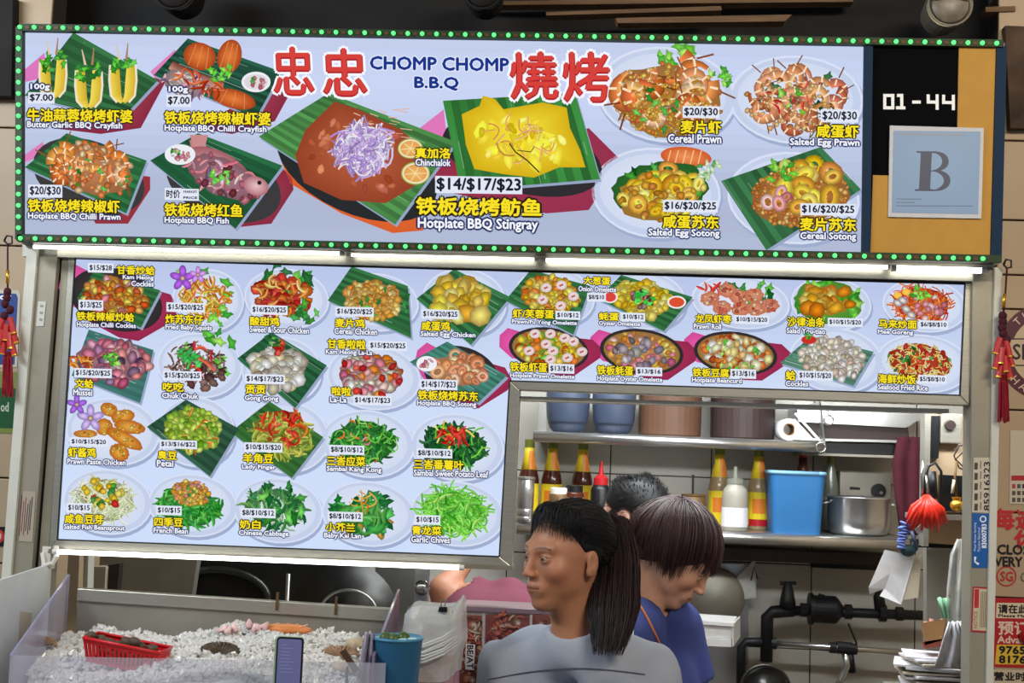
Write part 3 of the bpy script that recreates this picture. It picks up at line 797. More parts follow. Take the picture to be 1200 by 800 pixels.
for i in range(14):
    t = i / 14; y0 = 431 + 201 * t; y1 = 431 + 201 * (t + 1 / 14)
    pr.h = .00012; pr.poly([(82 - 15 * t, y0), (597 - 12 * t, y0 + 16 + 3 * t), (597 - 12 * t, y1 + 16 + 3 * t), (82 - 15 * t, y1)], tuple(a + (b - a) * t for a, b in zip((206, 220, 248), (206, 223, 252))))
pr.build('print_panel', 'backlit', lsign)


def D(base, cx, cy, rx, ry, layers, pre=None, post=None, leafpts=None, lc=(44, 128, 60)):
    def f(pr, r):
        if base in ('plate', 'pl'): plate(pr, cx + 4, cy + 2, rx * 1.32, ry * 1.42, .12)
        if base == 'pl': leaf(pr, leafpts, r, lc)
        if base == 'leaf': leaf(pr, leafpts, r, lc)
        if base == 'hot': hotplate(pr, cx, cy, rx * 1.18, ry * 1.25, .2)
        if base == 'hotl':
            hotplate(pr, cx + 2, cy + 3, rx * 1.3, ry * 1.5, .3); leaf(pr, leafpts, r, lc)
        if base == 'pan': hotplate(pr, cx, cy, rx * 1.1, ry * 1.12, .13, pan=True)
        if pre: pre(pr, r)
        pile(pr, cx, cy, rx, ry, .12, layers, r)
        if post: post(pr, r)
    return f
def lay(kind, n, s, cols, fx=0, fy=0, fr=.9): return (kind, n, s, cols, fx, fy, fr)
G_ = lambda x, y, s, cols=LGRN: (lambda pr, r: garnish(pr, x, y, s, r, cols))
def eyes(pts, s):
    def f(pr, r):
        for x, y in pts: pr.ellipse(x, y, s, s * .85, (214, 190, 190), (246, 240, 240), n=12); pr.strip([(x - s * .4, y + 1), (x + s * .3, y - 1)], s * .4, (226, 120, 110), (150, 90, 90))
    return f
LO = [
 (D('hotl', 134, 348, 42, 23, [lay('shell', 60, 6.5, ORNG + GOLD + PINK[:1])], leafpts=[(90, 350), (110, 318), (188, 340), (165, 384)]),
  [('t', 103, 308, 133, 319, '$15/$28'), ('c', 137, 311, 181, 321, '甘香炒蛤'), ('e', 144, 322, 180, 328, 'Kam Heong'), ('e', 154, 329, 180, 335, 'Cockles'), ('t', 92, 351, 121, 363, '$13/$25'), ('c', 90, 365, 157, 375, '铁板辣椒炒蛤'), ('e', 90, 377, 159, 384, 'Hotplate Chilli Cockles')]),
 (D('plate', 240, 350, 32, 26, [lay('leafy', 16, 8, LGRN, -.1, -.5, 1.1), lay('strip', 70, 6, GOLD + ORNG[:2]), lay('leafy', 8, 6, LGRN, .6, .7, .4)], post=lambda pr, r: (orchid(pr, 214, 326, 15, (150, 80, 200)), orchid(pr, 232, 322, 10, (180, 130, 220)))),
  [('t', 195, 354, 240, 365, '$15/$20/$25'), ('c', 194, 368, 238, 379, '炸苏东仔'), ('e', 194, 380, 248, 387, 'Fried Baby Squids')]),
 (D('plate', 332, 348, 38, 25, [lay('leafy', 18, 9, GRN, 0, -.8, .8), lay('blob', 60, 7, ORNG + RED), lay('strip', 14, 6, ((240, 200, 120), (226, 150, 70))), lay('leafy', 14, 6, GRN, .6, .6, .5)]),
  [('t', 294, 357, 337, 368, '$16/$20/$25'), ('c', 293, 371, 327, 381, '酸甜鸡'), ('e', 293, 382, 362, 389, 'Sweet & Sour Chicken')]),
 (D('pl', 437, 352, 38, 24, [lay('blob', 90, 6, ((236, 176, 84), (214, 150, 60), (246, 200, 120))), lay('leafy', 10, 4, GRN, .4, 0, .8)], leafpts=[(384, 352), (412, 312), (478, 335), (482, 396)]),
  [('t', 393, 359, 438, 370, '$16/$20/$25'), ('c', 393, 373, 427, 383, '麦片鸡'), ('e', 392, 384, 442, 391, 'Cereal Chicken')]),
 (D('pl', 540, 352, 38, 28, [lay('blob', 34, 11, ((240, 196, 60), (226, 176, 60), (246, 210, 110)))], leafpts=[(488, 350), (532, 315), (598, 348), (552, 404)]),
  [('t', 494, 362, 538, 373, '$16/$20/$25'), ('c', 494, 376, 527, 387, '咸蛋鸡'), ('e', 493, 388, 557, 395, 'Salted Egg Chicken')]),
 (D('pl', 646, 346, 36, 24, [lay('blob', 70, 6, GOLD + ORNG[:1] + YELO)], leafpts=[(592, 352), (622, 316), (692, 335), (672, 392)], post=eyes([(640, 337), (658, 334), (672, 347), (636, 351), (657, 358)], 6.5)),
  [('t', 651, 364, 680, 374, '$10/$12'), ('c', 601, 362, 649, 372, '虾/芙蓉蛋'), ('e', 600, 374, 676, 380, 'Prawn/Fu Yong Omelette')]),
 (D('pl', 753, 350, 36, 24, [lay('blob', 70, 7, YELO), lay('blob', 14, 4, PINK + BRN, 0, .1, .5)], leafpts=[(700, 350), (728, 322), (812, 348), (778, 388)],
    post=lambda pr, r: (garnish(pr, 756, 349, 11, r, ((50, 180, 70), (90, 210, 90))), pr.ellipse(715, 348, 9, 7, (240, 240, 240)), pr.ellipse(715, 348, 7, 5.5, (220, 70, 60)), pr.ellipse(793, 354, 11, 7.5, (240, 240, 240)), pr.ellipse(793, 354, 9, 5.8, (220, 80, 50)))),
  [('c', 684, 324, 715, 333, '大葱蛋'), ('e', 678, 335, 722, 341, 'Onion Omelette'), ('t', 688, 343, 710, 353, '$8/$10'), ('t', 728, 366, 756, 376, '$10/$12'), ('c', 702, 366, 725, 375, '蚝蛋'), ('e', 702, 376, 750, 382, 'Oyster Omelette')]),
 (D('plate', 864, 352, 44, 22, [lay('leafy', 14, 7, GRN, .4, -.5, .6), lay('strip', 8, 6, RED, -.6, -.4, .4)], post=lambda pr, r: [(pr.ellipse(x, y, 11, 8.5, (190, 110, 80), (226, 150, 120), wob=.1, rnd=r), pile(pr, x, y, 9, 7, 0, [('blob', 9, 2.6, ((200, 120, 100), (240, 190, 150), (206, 90, 70)), 0, 0, .8)], r)) for x, y in ((832, 350), (852, 340), (846, 360), (866, 348), (884, 346), (868, 362), (886, 362), (902, 358))]),
  [('t', 861, 369, 901, 379, '$10/$15/$20'), ('c', 815, 368, 857, 378, '龙凤虾枣'), ('e', 813, 379, 845, 385, 'Prawn Roll')]),
 (D('plate', 970, 354, 36, 22, [lay('leafy', 30, 8, LGRN, 0, 0, 1.15), lay('blob', 26, 9, ((240, 176, 50), (226, 140, 40), (246, 200, 90)), -.05, -.1, .8)]),
  [('t', 970, 372, 1011, 382, '$10/$15/$20'), ('c', 923, 371, 966, 382, '沙律油条'), ('e', 922, 384, 967, 390, 'Salad You-tiao')]),
 (D('plate', 1080, 356, 38, 22, [lay('thin', 90, 8, RED + ORNG), lay('blob', 16, 5, PINK, .1, .1, .7)], post=lambda pr, r: (garnish(pr, 1078, 344, 11, r, LGRN), [pr.ellipse(x, y, 5, 4, (240, 180, 60), (250, 210, 90), n=10) for x, y in ((1052, 346), (1062, 342))], [pr.ellipse(x, y, 6, 4, (120, 110, 110), (246, 244, 244), n=10, rot=.5) for x, y in ((1052, 355), (1062, 362), (1068, 369), (1058, 352))])),
  [('t', 1077, 375, 1111, 385, '$6/$8/$10'), ('c', 1030, 374, 1074, 384, '马来炒面'), ('e', 1029, 386, 1070, 392, 'Mee Goreng')]),
 # second row, left to right
 (D('leaf', 132, 424, 48, 28, [lay('shell', 46, 8.5, MUSS + PINK), lay('strip', 14, 6, ORNG, -.8, .1, .3)], leafpts=[(84, 440), (104, 386), (180, 410), (164, 472)], lc=(60, 140, 110), post=G_(132, 420, 10)),
  [('t', 87, 431, 131, 442, '$15/$20/$25'), ('c', 88, 444, 109, 454, '文蛤'), ('e', 86, 456, 108, 463, 'Mussel')]),
 (D('plate', 230, 426, 38, 27, [lay('leafy', 20, 8, LGRN, .3, -.5, 1), lay('bean', 60, 6, BRN), lay('blob', 24, 6, BRN, .3, .5, .6), lay('strip', 6, 7, RED, 0, -.2, .6)], post=G_(224, 420, 13, ((60, 170, 80), (80, 190, 90)))),
  [('t', 191, 434, 236, 445, '$15/$20/$25'), ('c', 191, 448, 215, 458, '吃吃'), ('e', 190, 460, 232, 466, 'Chuk Chuk')]),
 (D('pl', 326, 432, 36, 28, [lay('blob', 50, 9, PALE + ((236, 220, 160),)), lay('blob', 6, 5, RED, 0, -.8, .3)], leafpts=[(278, 420), (318, 389), (383, 428), (346, 478)], lc=(34, 110, 56), post=G_(319, 399, 8, GRN)),
  [('t', 287, 438, 334, 449, '$14/$17/$23'), ('c', 288, 451, 311, 461, '贡贡'), ('e', 287, 463, 326, 470, 'Gong Gong')]),
 (D('plate', 434, 440, 42, 27, [lay('shell', 56, 8, PINK + PALE[:2] + ORNG[:1]), lay('blob', 12, 5, RED)]),
  [('c', 384, 397, 428, 408, '甘香啦啦'), ('t', 432, 399, 477, 410, '$15/$20/$25'), ('e', 382, 409, 436, 416, 'Kam Heong La-La'), ('c', 389, 453, 411, 463, '啦啦'), ('e', 387, 465, 406, 471, 'La-La'), ('t', 414, 463, 459, 474, '$14/$17/$23')]),
 (D('hotl', 538, 434, 34, 20, [lay('ring', 26, 8, ((226, 160, 120), (206, 130, 90), (240, 190, 150)))], leafpts=[(480, 424), (524, 400), (594, 440), (560, 472)], lc=(60, 150, 110), post=lambda pr, r: (pr.ellipse(500, 426, 12, 9, (240, 240, 246)), pile(pr, 500, 426, 8, 6, 0, [('blob', 10, 2.6, PINK, 0, 0, 1)], r))),
  [('t', 492, 444, 536, 456, '$14/$17/$23'), ('c', 490, 457, 560, 468, '铁板烧烤苏东'), ('e', 489, 469, 558, 476, 'Hotplate BBQ Sotong')]),
 (D('pan', 643, 409, 42, 22, [lay('blob', 60, 6, YELO + ORNG[:2] + LGRN[:1])], post=eyes([(627, 391), (645, 391), (662, 396), (640, 403), (672, 400), (620, 411), (648, 411), (665, 419), (682, 412), (645, 421)], 6.5)),
  [('t', 643, 426, 673, 437, '$13/$16'), ('c', 598, 424, 641, 435, '铁板虾蛋'), ('e', 598, 437, 673, 443, 'Hotplate Prawn Omelette')]),
 (D('pan', 752, 412, 44, 23, [lay('blob', 50, 6, ORNG[2:3] + GOLD + PINK), lay('blob', 22, 6, ((150, 140, 146), (190, 180, 184), (120, 110, 116)), 0, 0, .75)]),
  [('t', 745, 430, 776, 440, '$13/$16'), ('c', 700, 428, 742, 439, '铁板蚝蛋'), ('e', 700, 440, 776, 447, 'Hotplate Oyster Omelette')]),
 (D('pan', 862, 414, 44, 22, [lay('blob', 56, 6.5, ORNG + PALE[:1]), lay('blob', 24, 6, ((240, 226, 180), (230, 200, 130))), lay('leafy', 12, 4, LGRN)]),
  [('t', 856, 432, 886, 443, '$13/$16'), ('c', 812, 431, 854, 441, '铁板豆腐'), ('e', 811, 442, 869, 449, 'Hotplate Beancurd')]),
 (D('pl', 976, 420, 42, 27, [lay('blob', 90, 6, ((226, 214, 200), (196, 180, 160), (240, 232, 222)))], leafpts=[(914, 425), (950, 394), (1024, 412), (1000, 452)], lc=(80, 160, 110), post=lambda pr, r: (pr.ellipse(948, 398, 9, 5, (200, 50, 40)), garnish(pr, 948, 393, 5, r))),
  [('t', 935, 434, 976, 445, '$10/$15/$20'), ('c', 921, 434, 932, 445, '蛤'), ('e', 921, 446, 947, 452, 'Cockles')]),
 (D('plate', 1078, 424, 42, 24, [lay('bean', 110, 3.6, ((240, 206, 120), (232, 186, 90), (246, 226, 170))), lay('blob', 24, 3, RED + ORNG[:1]), lay('blob', 20, 2.6, GRN)]),
  [('t', 1076, 439, 1109, 449, '$5/$8/$10'), ('c', 1029, 438, 1073, 449, '海鲜炒饭'), ('e', 1029, 450, 1087, 456, 'Seafood Fried Rice')]),
 # third row
 (D('plate', 128, 504, 42, 28, [], post=lambda pr, r: ([(pr.ellipse(x, y, a, b, (176, 96, 30), (240, 172, 70), rot=q, wob=.06, rnd=r), pile(pr, x, y, a * .8, b * .8, q, [('blob', 10, 2.2, GOLD, 0, 0, 1)], r)) for x, y, a, b, q in ((128, 480, 11, 8, .4), (144, 488, 14, 8, -.2), (122, 500, 10, 10, 0), (152, 500, 18, 8, .2), (146, 514, 24, 8, .5), (100, 508, 14, 5, 0), (140, 530, 12, 10, .6))], orchid(pr, 106, 490, 16, (170, 150, 226)), orchid(pr, 90, 474, 12, (140, 90, 190)))),
  [('t', 82, 512, 126, 522, '$10/$15/$20'), ('c', 80, 524, 112, 535, '虾酱鸡'), ('e', 79, 537, 147, 543, 'Prawn Paste Chicken')]),
 (D('pl', 226, 504, 35, 29, [lay('blob', 70, 6, ((160, 200, 60), (190, 214, 90), (120, 170, 50))), lay('strip', 12, 4, ORNG)], leafpts=[(172, 500), (218, 468), (280, 502), (246, 558)], lc=(40, 100, 60)),
  [('t', 187, 515, 231, 525, '$13/$16/$22'), ('c', 185, 528, 207, 538, '臭豆'), ('e', 184, 539, 203, 546, 'Petai')]),
 (D('pl', 330, 510, 40, 30, [lay('strip', 60, 8, ((150, 160, 60), (176, 180, 80), (120, 140, 50))), lay('strip', 26, 7, RED + ORNG, 0, -.3, .7)], leafpts=[(270, 506), (316, 470), (379, 512), (342, 560)], lc=(50, 130, 50)),
  [('t', 286, 518, 331, 529, '$10/$15/$20'), ('c', 285, 531, 320, 542, '羊角豆'), ('e', 284, 544, 323, 550, 'Lady Finger')]),
 (D('plate', 427, 518, 42, 28, [lay('strip', 90, 6.5, GRN), lay('strip', 14, 4, ORNG + PINK), lay('thin', 20, 7, LGRN)]),
  [('t', 386, 521, 427, 532, '$8/$10/$12'), ('c', 383, 534, 428, 545, '三峇应菜'), ('e', 383, 546, 447, 553, 'Sambal Kang Kong')]),
 (D('plate', 532, 522, 42, 28, [lay('strip', 70, 7, ((36, 100, 50), (24, 80, 40), (60, 130, 60))), lay('thin', 16, 9, YELO + LGRN), lay('strip', 22, 6, RED, -.1, -.4, .4)]),
  [('t', 488, 525, 530, 536, '$8/$10/$12'), ('c', 485, 538, 543, 549, '三峇番薯叶'), ('e', 485, 550, 572, 557, 'Sambal Sweet Potato Leaf')]),
 # fourth row
 (D('plate', 122, 586, 40, 27, [lay('thin', 80, 9, ((226, 232, 200), (206, 214, 170))), lay('blob', 30, 5, YELO + GRN[:1] + RED[:1], -.1, -.3, .6)]),
  [('t', 78, 589, 107, 600, '$10/$15'), ('c', 76, 602, 121, 613, '咸鱼豆芽'), ('e', 75, 614, 146, 621, 'Salted Fish Beansprout')]),
 (D('plate', 222, 590, 40, 26, [lay('strip', 60, 8, ((60, 160, 60), (90, 180, 80), (40, 130, 50)), 0, .15), lay('blob', 60, 3.6, ORNG[2:3] + GOLD + PINK[:1], 0, -.5, .55)]),
  [('t', 183, 592, 213, 603, '$10/$15'), ('c', 181, 606, 214, 616, '四季豆'), ('e', 180, 618, 220, 624, 'French Bean')]),
 (D('plate', 322, 596, 40, 27, [lay('strip', 50, 8, ((60, 130, 70), (190, 220, 190), (100, 160, 90), (40, 110, 60))), lay('leafy', 16, 8, GRN, .1, -.3, .8)]),
  [('t', 282, 595, 323, 606, '$8/$10/$12'), ('c', 281, 609, 305, 619, '奶白'), ('e', 280, 621, 338, 628, 'Chinese Cabbage')]),
 (D('plate', 428, 600, 42, 27, [lay('blob', 14, 8, ((200, 150, 60),), 0, .5, .7), lay('leafy', 34, 10, ((40, 130, 60), (70, 170, 80), (30, 100, 50))), lay('strip', 24, 9, ((90, 170, 80), (60, 150, 70)), 0, .3, .7), lay('thin', 8, 7, GOLD, -.1, -.4, .3)]),
  [('t', 384, 599, 425, 610, '$8/$10/$12'), ('c', 382, 612, 416, 622, '小芥兰'), ('e', 380, 624, 423, 631, 'Baby Kai Lan')]),
 (D('plate', 532, 600, 42, 27, [lay('thin', 150, 11, ((110, 200, 70), (140, 220, 90), (80, 170, 50))), lay('strip', 26, 7, LGRN)]),
  [('t', 486, 603, 516, 614, '$10/$15'), ('c', 483, 616, 517, 626, '青龙菜'), ('e', 482, 628, 527, 635, 'Garlic Chives')]),
]
make_dishes(lsign, YL, LO, 11, .028)
# ================================================================== setting
def struct(o): o['kind'] = 'structure'; return o


YB = 1.75      # kitchen back wall
ZF = 0.0
mb = MB(); mb.box((-3.2, -4.2, -.1), (3.4, 2.0, 0)); struct(mb.build('floor', 'floor'))
mb = MB(); mb.box((-3.2, -.05, 3.02), (3.4, 2.0, 3.1)); struct(mb.build('ceiling', 'ceil'))
# back wall with glazed tiles
wb = MB(); wb.box((-1.6, YB, 0), (2.2, YB + .1, 3.02)); wb = struct(wb.build('wall_back', 'grout'))
tl = MB(); TW, TH = .368, .30
tl.box((.002, YB - .008, .002), (TW - .002, YB + .001, TH - .002)); t0 = None
x_ref = P(950, 700, YB).x; z_ref = P(1000, 763, YB).z
ks = range(-7, 4)
for i in ks:
    for j in range(-2, 6):
        zz = z_ref + j * TH
        if zz < 0 or zz + TH > 3.02: continue
        if t0 is None: t0 = tl.build('tile', 'tile_w', wb, bevel=.002); o = t0
        else: o = t0.copy(); COL.objects.link(o)
        o.location = (x_ref + i * TW, 0, zz)
# soot-dark side walls of the kitchen
mb = MB(); mb.box((-1.62, .1, 0), (-1.52, YB, 3.02)); struct(mb.build('wall_left', 'tile_g'))
mb = MB(); mb.box((1.72, .1, 0), (1.82, YB, 3.02)); struct(mb.build('wall_right', 'tile_g'))
# cream cladding walls either side of the stall front
YW = .06
for nm, x0, x1 in (('wall_front_left', P(-260, 400, YW).x, P(34, 400, YW).x), ('wall_front_right', P(1168, 400, YW).x, P(1560, 400, YW).x)):
    mb = MB(); mb.box((x0, YW + .004, 0), (x1, YW + .08, 3.02)); w = struct(mb.build(nm, 'grout'))
    zs = [P(1180, y, YW).z for y in (55, 165, 258, 322, 362, 480, 600, 700, 800)] + [.9, .6, .3, 0]
    zs = [3.0] + zs
    if nm.endswith('left'): zs = [3.0] + [P(10, y, YW).z for y in (30, 150, 288, 445, 560, 660, 800)] + [.9, .6, .3, 0]
    for a, b in zip(zs[:-1], zs[1:]):
        pb = MB(); pb.box((x0, YW - .004, b + .002), (x1, YW + .005, a - .002)); pb.build('panel', 'tile_g', w, bevel=.002)
# steel posts
def slabthing(name, label, cat, parts, Y):
    t = thing(name, label, cat, tuple(P(*parts[0][1][0], Y)))
    for pn, out, y0, y1, m in parts:
        b = MB(); b.slab(out, y0, y1); b.build(pn, m, t, bevel=.002)
    return t
def foot(px, py, Y): return px  # posts run on down to the floor
def post(name, label, segs):
    t = thing(name, label, 'post', (P(*segs[0][1][0], .03).x, .03, 0))
    for pn, (a, b), (c, d), y0, y1, m in segs:
        p, q, r_, s_ = P(*a, y0), P(*b, y0), P(*c, y0), P(*d, y0)
        def down(u, v):  # carry the edge on to the floor
            k = u.z / (u.z - v.z); k = min(k, 40); return Vector((v.x, y0, 0.0))
        fr_ = [p, q, s_, Vector((s_.x, y0, 0)), Vector((r_.x, y0, 0)), r_]
        b_ = MB(); b_.prism(fr_, [Vector((w.x, y1, w.z)) for w in fr_]); b_.build(pn, m, t)
    return t
lp = post('steel_post', 'pale steel post left of the menu board carrying two small stickers', [
    ('edge_strip', ((32, 285), (44, 286)), ((-8, 800), (2, 800)), -.03, .05, 'white_post'),
    ('face', ((44, 286), (68, 287)), ((4, 800), (26, 800)), -.02, .05, 'grey_post'),
    ('shaded_gap', ((67, 287), (75, 287)), ((27, 800), (36, 800)), .0, .05, 'dark'),  # near-black strip puts the shade of the gap into the colour
    ('flange', ((74, 288), (82, 288)), ((34, 800), (46, 800)), -.006, .05, 'alu_d')])
rp = post('steel_post', 'dull steel post right of the menu board carrying three stickers', [
    ('face', ((1140, 312), (1166, 313)), ((1136, 800), (1156, 800)), -.02, .05, 'grey_post'),
    ('edge_strip', ((1166, 313), (1175, 313)), ((1156, 800), (1164, 800)), -.03, .05, 'white_post')])
# header channel between the two boards and its tubes
hd = thing('header_channel', 'long pale metal channel between the signboard and the menu board', 'channel', tuple(P(600, 305, -.02)))
mb = MB(); mb.slab([(26, 284), (1164, 309), (1164, 330), (26, 300)], -.02, .05); mb.build('channel_body', 'alu', hd)
mb = MB(); mb.slab([(24, 279), (1170, 303), (1170, 309), (24, 285)], -.045, .0); mb.build('lip', 'grey_post', hd)
def tubelight(px0, px1, Y, r, label):
    a, b = P(*px0, Y), P(*px1, Y); t = thing('tube_lamp', label, 'tube lamp', tuple((a + b) / 2), 'slim white tube lamps')
    d = (b - a).normalized() * .012
    MB().tube([a + d, b - d], r, 10).build('glass_tube', 'tube', t, smooth=True)
    for e, f_ in ((a, a + d), (b - d, b)): MB().tube([e, f_], r * 1.15, 10).build('end_cap', 'tube_cap', t)
    return t
tubelight((34, 289), (404, 297), -.055, .0045, 'slim lit tube lamp under the left end of the upper signboard')
tubelight((406, 298.5), (632, 304), -.045, .0035, 'slim lit tube lamp under the middle of the upper signboard')
tubelight((634, 304.5), (1046, 313), -.045, .0045, 'long slim lit tube lamp under the unit number side of the signboard')
tubelight((1044, 314), (1156, 317), -.055, .0065, 'short bright tube lamp above the top corner of the menu board, near the right post')
tubelight((62, 646), (544, 665), -.03, .0055, 'long bright tube lamp below the bottom edge of the menu board')
mb = MB(); mb.slab([(57, 643), (600, 663), (600, 668), (56, 648)], -.02, .05)
tag(mb.build('tube_rail', 'alu_d'), 'thin metal rail behind the tube lamp under the menu board', 'rail')
mb = MB(); mb.slab([(608, 464), (1112, 479), (1112, 484), (608, 469)], .03, .09)
tag(mb.build('cutout_rail', 'white_post'), 'slim metal rail just inside the opening beneath the shallow half of the menu board', 'rail')  # white paint stands in for the bright reflection along this rail
br = MB(); br.tube([P(66, 640, -.02), P(66, 652, -.03), P(62, 660, -.03), P(52, 662, -.02), P(50, 648, -.01)], .006, 8); br.box(tuple(P(50, 666, .0) - Vector((0, .01, 0))), tuple(P(62, 640, .0) + Vector((0, .02, 0))))
tag(br.build('tube_bracket', 'tube_cap', smooth=False), 'white bracket holding the start of the lower tube lamp by the left post', 'bracket')

# stickers on posts
def flat(name, label, cat, Y, draw, m='print', parent=None, thick=None):
    pr = Print(Y, start=.0); draw(pr); o = pr.build(name, m, parent)
    if parent is None: tag(o, label, cat)
    return o
def st1(pr): pr.poly([(44.5, 353), (54, 353), (51, 382), (42, 382)], (206, 206, 196)); [pr.strip([(47 - i * .5, 358 + 8 * i), (51 - i * .5, 359 + 8 * i)], 3, (150, 150, 140)) for i in range(3)]
flat('small_sticker', 'tiny pale sticker high on the left steel post', 'sticker', -.0215, st1)
def st2(pr):
    pr.poly([(27, 575), (42, 576), (38, 635), (22, 634)], (176, 164, 146))
    for i in range(6):
        pr.strip([(25.5 + i * 2.5, 580 + (i * 7) % 11), (22.5 + i * 2.4, 628 - (i * 5) % 9)], 1.1, (120, 70, 64) if i < 3 else (70, 60, 60))
flat('notice_sticker', 'faded tall notice sticker with small lines low on the left steel post', 'sticker', -.0215, st2)
def st3(pr):
    pr.poly([(1141, 536), (1162, 536), (1160, 601), (1139, 600)], (206, 196, 176)); pr.text('85916323', 1153, 541, 1160, 598, (60, 30, 40), vert=1, bold=.02)
    for i in range(5): pr.strip([(1144, 542 + i * 12), (1143.6, 550 + i * 12)], 4, (80, 70, 60)); pr.strip([(1149.5, 540 + i * 12), (1149, 549 + i * 12)], 1.2, (110, 100, 90))
flat('phone_number_sticker', 'cream sticker with an upright phone number on the right steel post', 'sticker', -.0215, st3)
def st4(pr):
    pr.poly([(1139, 601), (1160, 602), (1160, 665), (1139, 665)], (28, 92, 166)); pr.text('Water Booster Servicing', 1141, 612, 1144.6, 646, (220, 232, 246), vert=1); pr.text('Plumber Electrical', 1145.6, 618, 1148.6, 646, (220, 232, 246), vert=1)
    pr.text('83000783', 1150.5, 614, 1156, 642, WHT, vert=1, bold=.03); pr.ellipse(1152, 608, 4, 4, (220, 232, 246)); pr.ellipse(1152, 608, 2.4, 2.4, (28, 92, 166))
    pr.strip([(1143, 652), (1142.5, 658), (1147, 661)], [3, 1.6, 3], WHT)
flat('blue_phone_sticker', 'blue sticker with white upright lettering and a phone symbol', 'sticker', -.0215, st4)
def st5(pr):
    pr.poly([(1140, 687), (1161, 688), (1158.5, 741), (1138, 740)], (176, 40, 46)); pr.poly([(1141.5, 689), (1159.5, 690), (1157, 739), (1139.5, 738)], (206, 192, 164)); pr.poly([(1142, 690), (1147.5, 690), (1147, 712), (1141.5, 712)], (190, 50, 50))
    for i in range(5): pr.strip([(1150 + i * 1.8, 693), (1148.6 + i * 1.7, 735)], .8, (120, 100, 80))
    pr.text('NOTICE', 1141, 716, 1145.5, 736, (150, 60, 50), vert=1)
flat('red_edged_sticker', 'cream sticker with a red border low on the right steel post', 'sticker', -.0215, st5)

# posters on the cream cladding at the right
YR = YW - .0045
def r1(pr):
    for k in range(36):
        a0, a1 = 2 * math.pi * k / 36, 2 * math.pi * (k + 1) / 36
        q = lambda a, rr: (1226 + rr * math.cos(a), 412 + rr * math.sin(a))
        pr.h = 0; pr.poly([q(a0, 57), q(a1, 57), q(a1, 41), q(a0, 41)], (84, 26, 42))
    pr.h = .0001; pr.ellipse(1226, 412, 41, 41, (206, 184, 150)); pr.poly([(1180, 397), (1262, 397), (1262, 428), (1180, 428)], (206, 184, 150))
    pr.strip([(1184, 397), (1262, 397)], 1.6, (60, 24, 34)); pr.strip([(1184, 428), (1262, 428)], 1.6, (60, 24, 34))
    pr.text('SERVES', 1187, 403, 1256, 421, (40, 20, 24), bold=.02)
    for ch_, a in (('T', 3.95), ('H', 4.2), ('I', 4.4), ('S', 4.58)):
        v, f = glyphs(ch_); pr.up(); b = len(pr.v)
        for x, y in v:
            u, w = (x - .3) * 13, (y - .35) * 13; X = 1226 + (49 + w) * math.cos(a) - u * math.sin(a); Y_ = 412 + (49 + w) * math.sin(a) + u * math.cos(a)
            pr.v.append(P(X, Y_, pr.Y - pr.h)); pr.c.append(lin((226, 206, 190)))
        for q in f: pr.f.append([b + i for i in q])
    for ch_, a in (('H', 2.42), ('A', 2.16), ('L', 1.93), ('A', 1.7), ('L', 1.48)):
        v, f = glyphs(ch_); pr.up(); b = len(pr.v)
        for x, y in v:
            u, w = (x - .3) * 13, (y - .35) * 13; X = 1226 + (49 - w) * math.cos(a) + u * math.sin(a); Y_ = 412 + (49 - w) * math.sin(a) - u * math.cos(a)
            pr.v.append(P(X, Y_, pr.Y - pr.h)); pr.c.append(lin((226, 206, 190)))
        for q in f: pr.f.append([b + i for i in q])
flat('round_sign', 'round maroon-rimmed sign, partly in view on the right wall', 'sign', YR - .001, r1)
def r2(pr):
    pr.poly([(1184, 504), (1240, 505), (1240, 592), (1183, 590)], (206, 194, 172)); pr.poly([(1185, 557), (1236, 557), (1236, 563), (1185, 563)], (176, 40, 44))
    pr.text('扫码', 1186, 512, 1236, 548, (206, 194, 172)); 
    for i in range(3):
        for j in range(3): pr.poly([(1186 + i * 6, 567 + j * 8), (1190 + i * 6, 567 + j * 8), (1190 + i * 6, 572 + j * 8), (1186 + i * 6, 572 + j * 8)], ((190, 60, 50), (70, 90, 90), (60, 50, 60))[i] if j == 0 else (90, 80, 74))
flat('payment_card', 'pale card with a red band fixed to the right wall', 'notice', YR - .001, r2)
def r3(pr):
    pr.text('每逢星期', 1165, 595, 1262, 622, (196, 44, 44), bold=.05); pr.text('休息', 1188, 624, 1240, 652, (196, 44, 44), bold=.05)
    pr.text('CLOSE', 1168, 638, 1222, 654, (28, 24, 26), bold=.05); pr.text('EVERY', 1161, 656, 1203, 670, (28, 24, 26), bold=.05)
def r3(pr):
    pr.text('每逢星期', 1166, 596, 1262, 620, (196, 44, 44), bold=.04, slope=.01); pr.text('休', 1189, 621, 1213, 642, (196, 44, 44), bold=.04)
    pr.text('CLOSED', 1169, 638, 1224, 649, (28, 24, 26), bold=.04); pr.text('EVERY', 1160, 652, 1198, 663, (28, 24, 26), bold=.04)
    pr.poly([(1170, 676), (1179.8, 666), (1190, 668), (1193, 680), (1184, 689), (1173, 686)], (206, 184, 150)) if 0 else None
    n = 28
    for k in range(n):
        a0, a1 = 2 * math.pi * k / n, 2 * math.pi * (k + 1) / n; q = lambda a, rr: (1179.5 + rr * math.cos(a), 675 + rr * 1.02 * math.sin(a))
        pr.h = .0002; pr.poly([q(a0, 11.8), q(a1, 11.8), q(a1, 10.2), q(a0, 10.2)], (190, 50, 52))
    pr.text('SG', 1172.5, 669.5, 1187, 680.5, (190, 50, 52), bold=.03); pr.text('CLEAN', 1196, 670, 1240, 682, (90, 110, 70))
flat('closed_day_lettering', 'red characters and black capital words telling the closing day on the right wall', 'lettering', YR - .0005, r3)
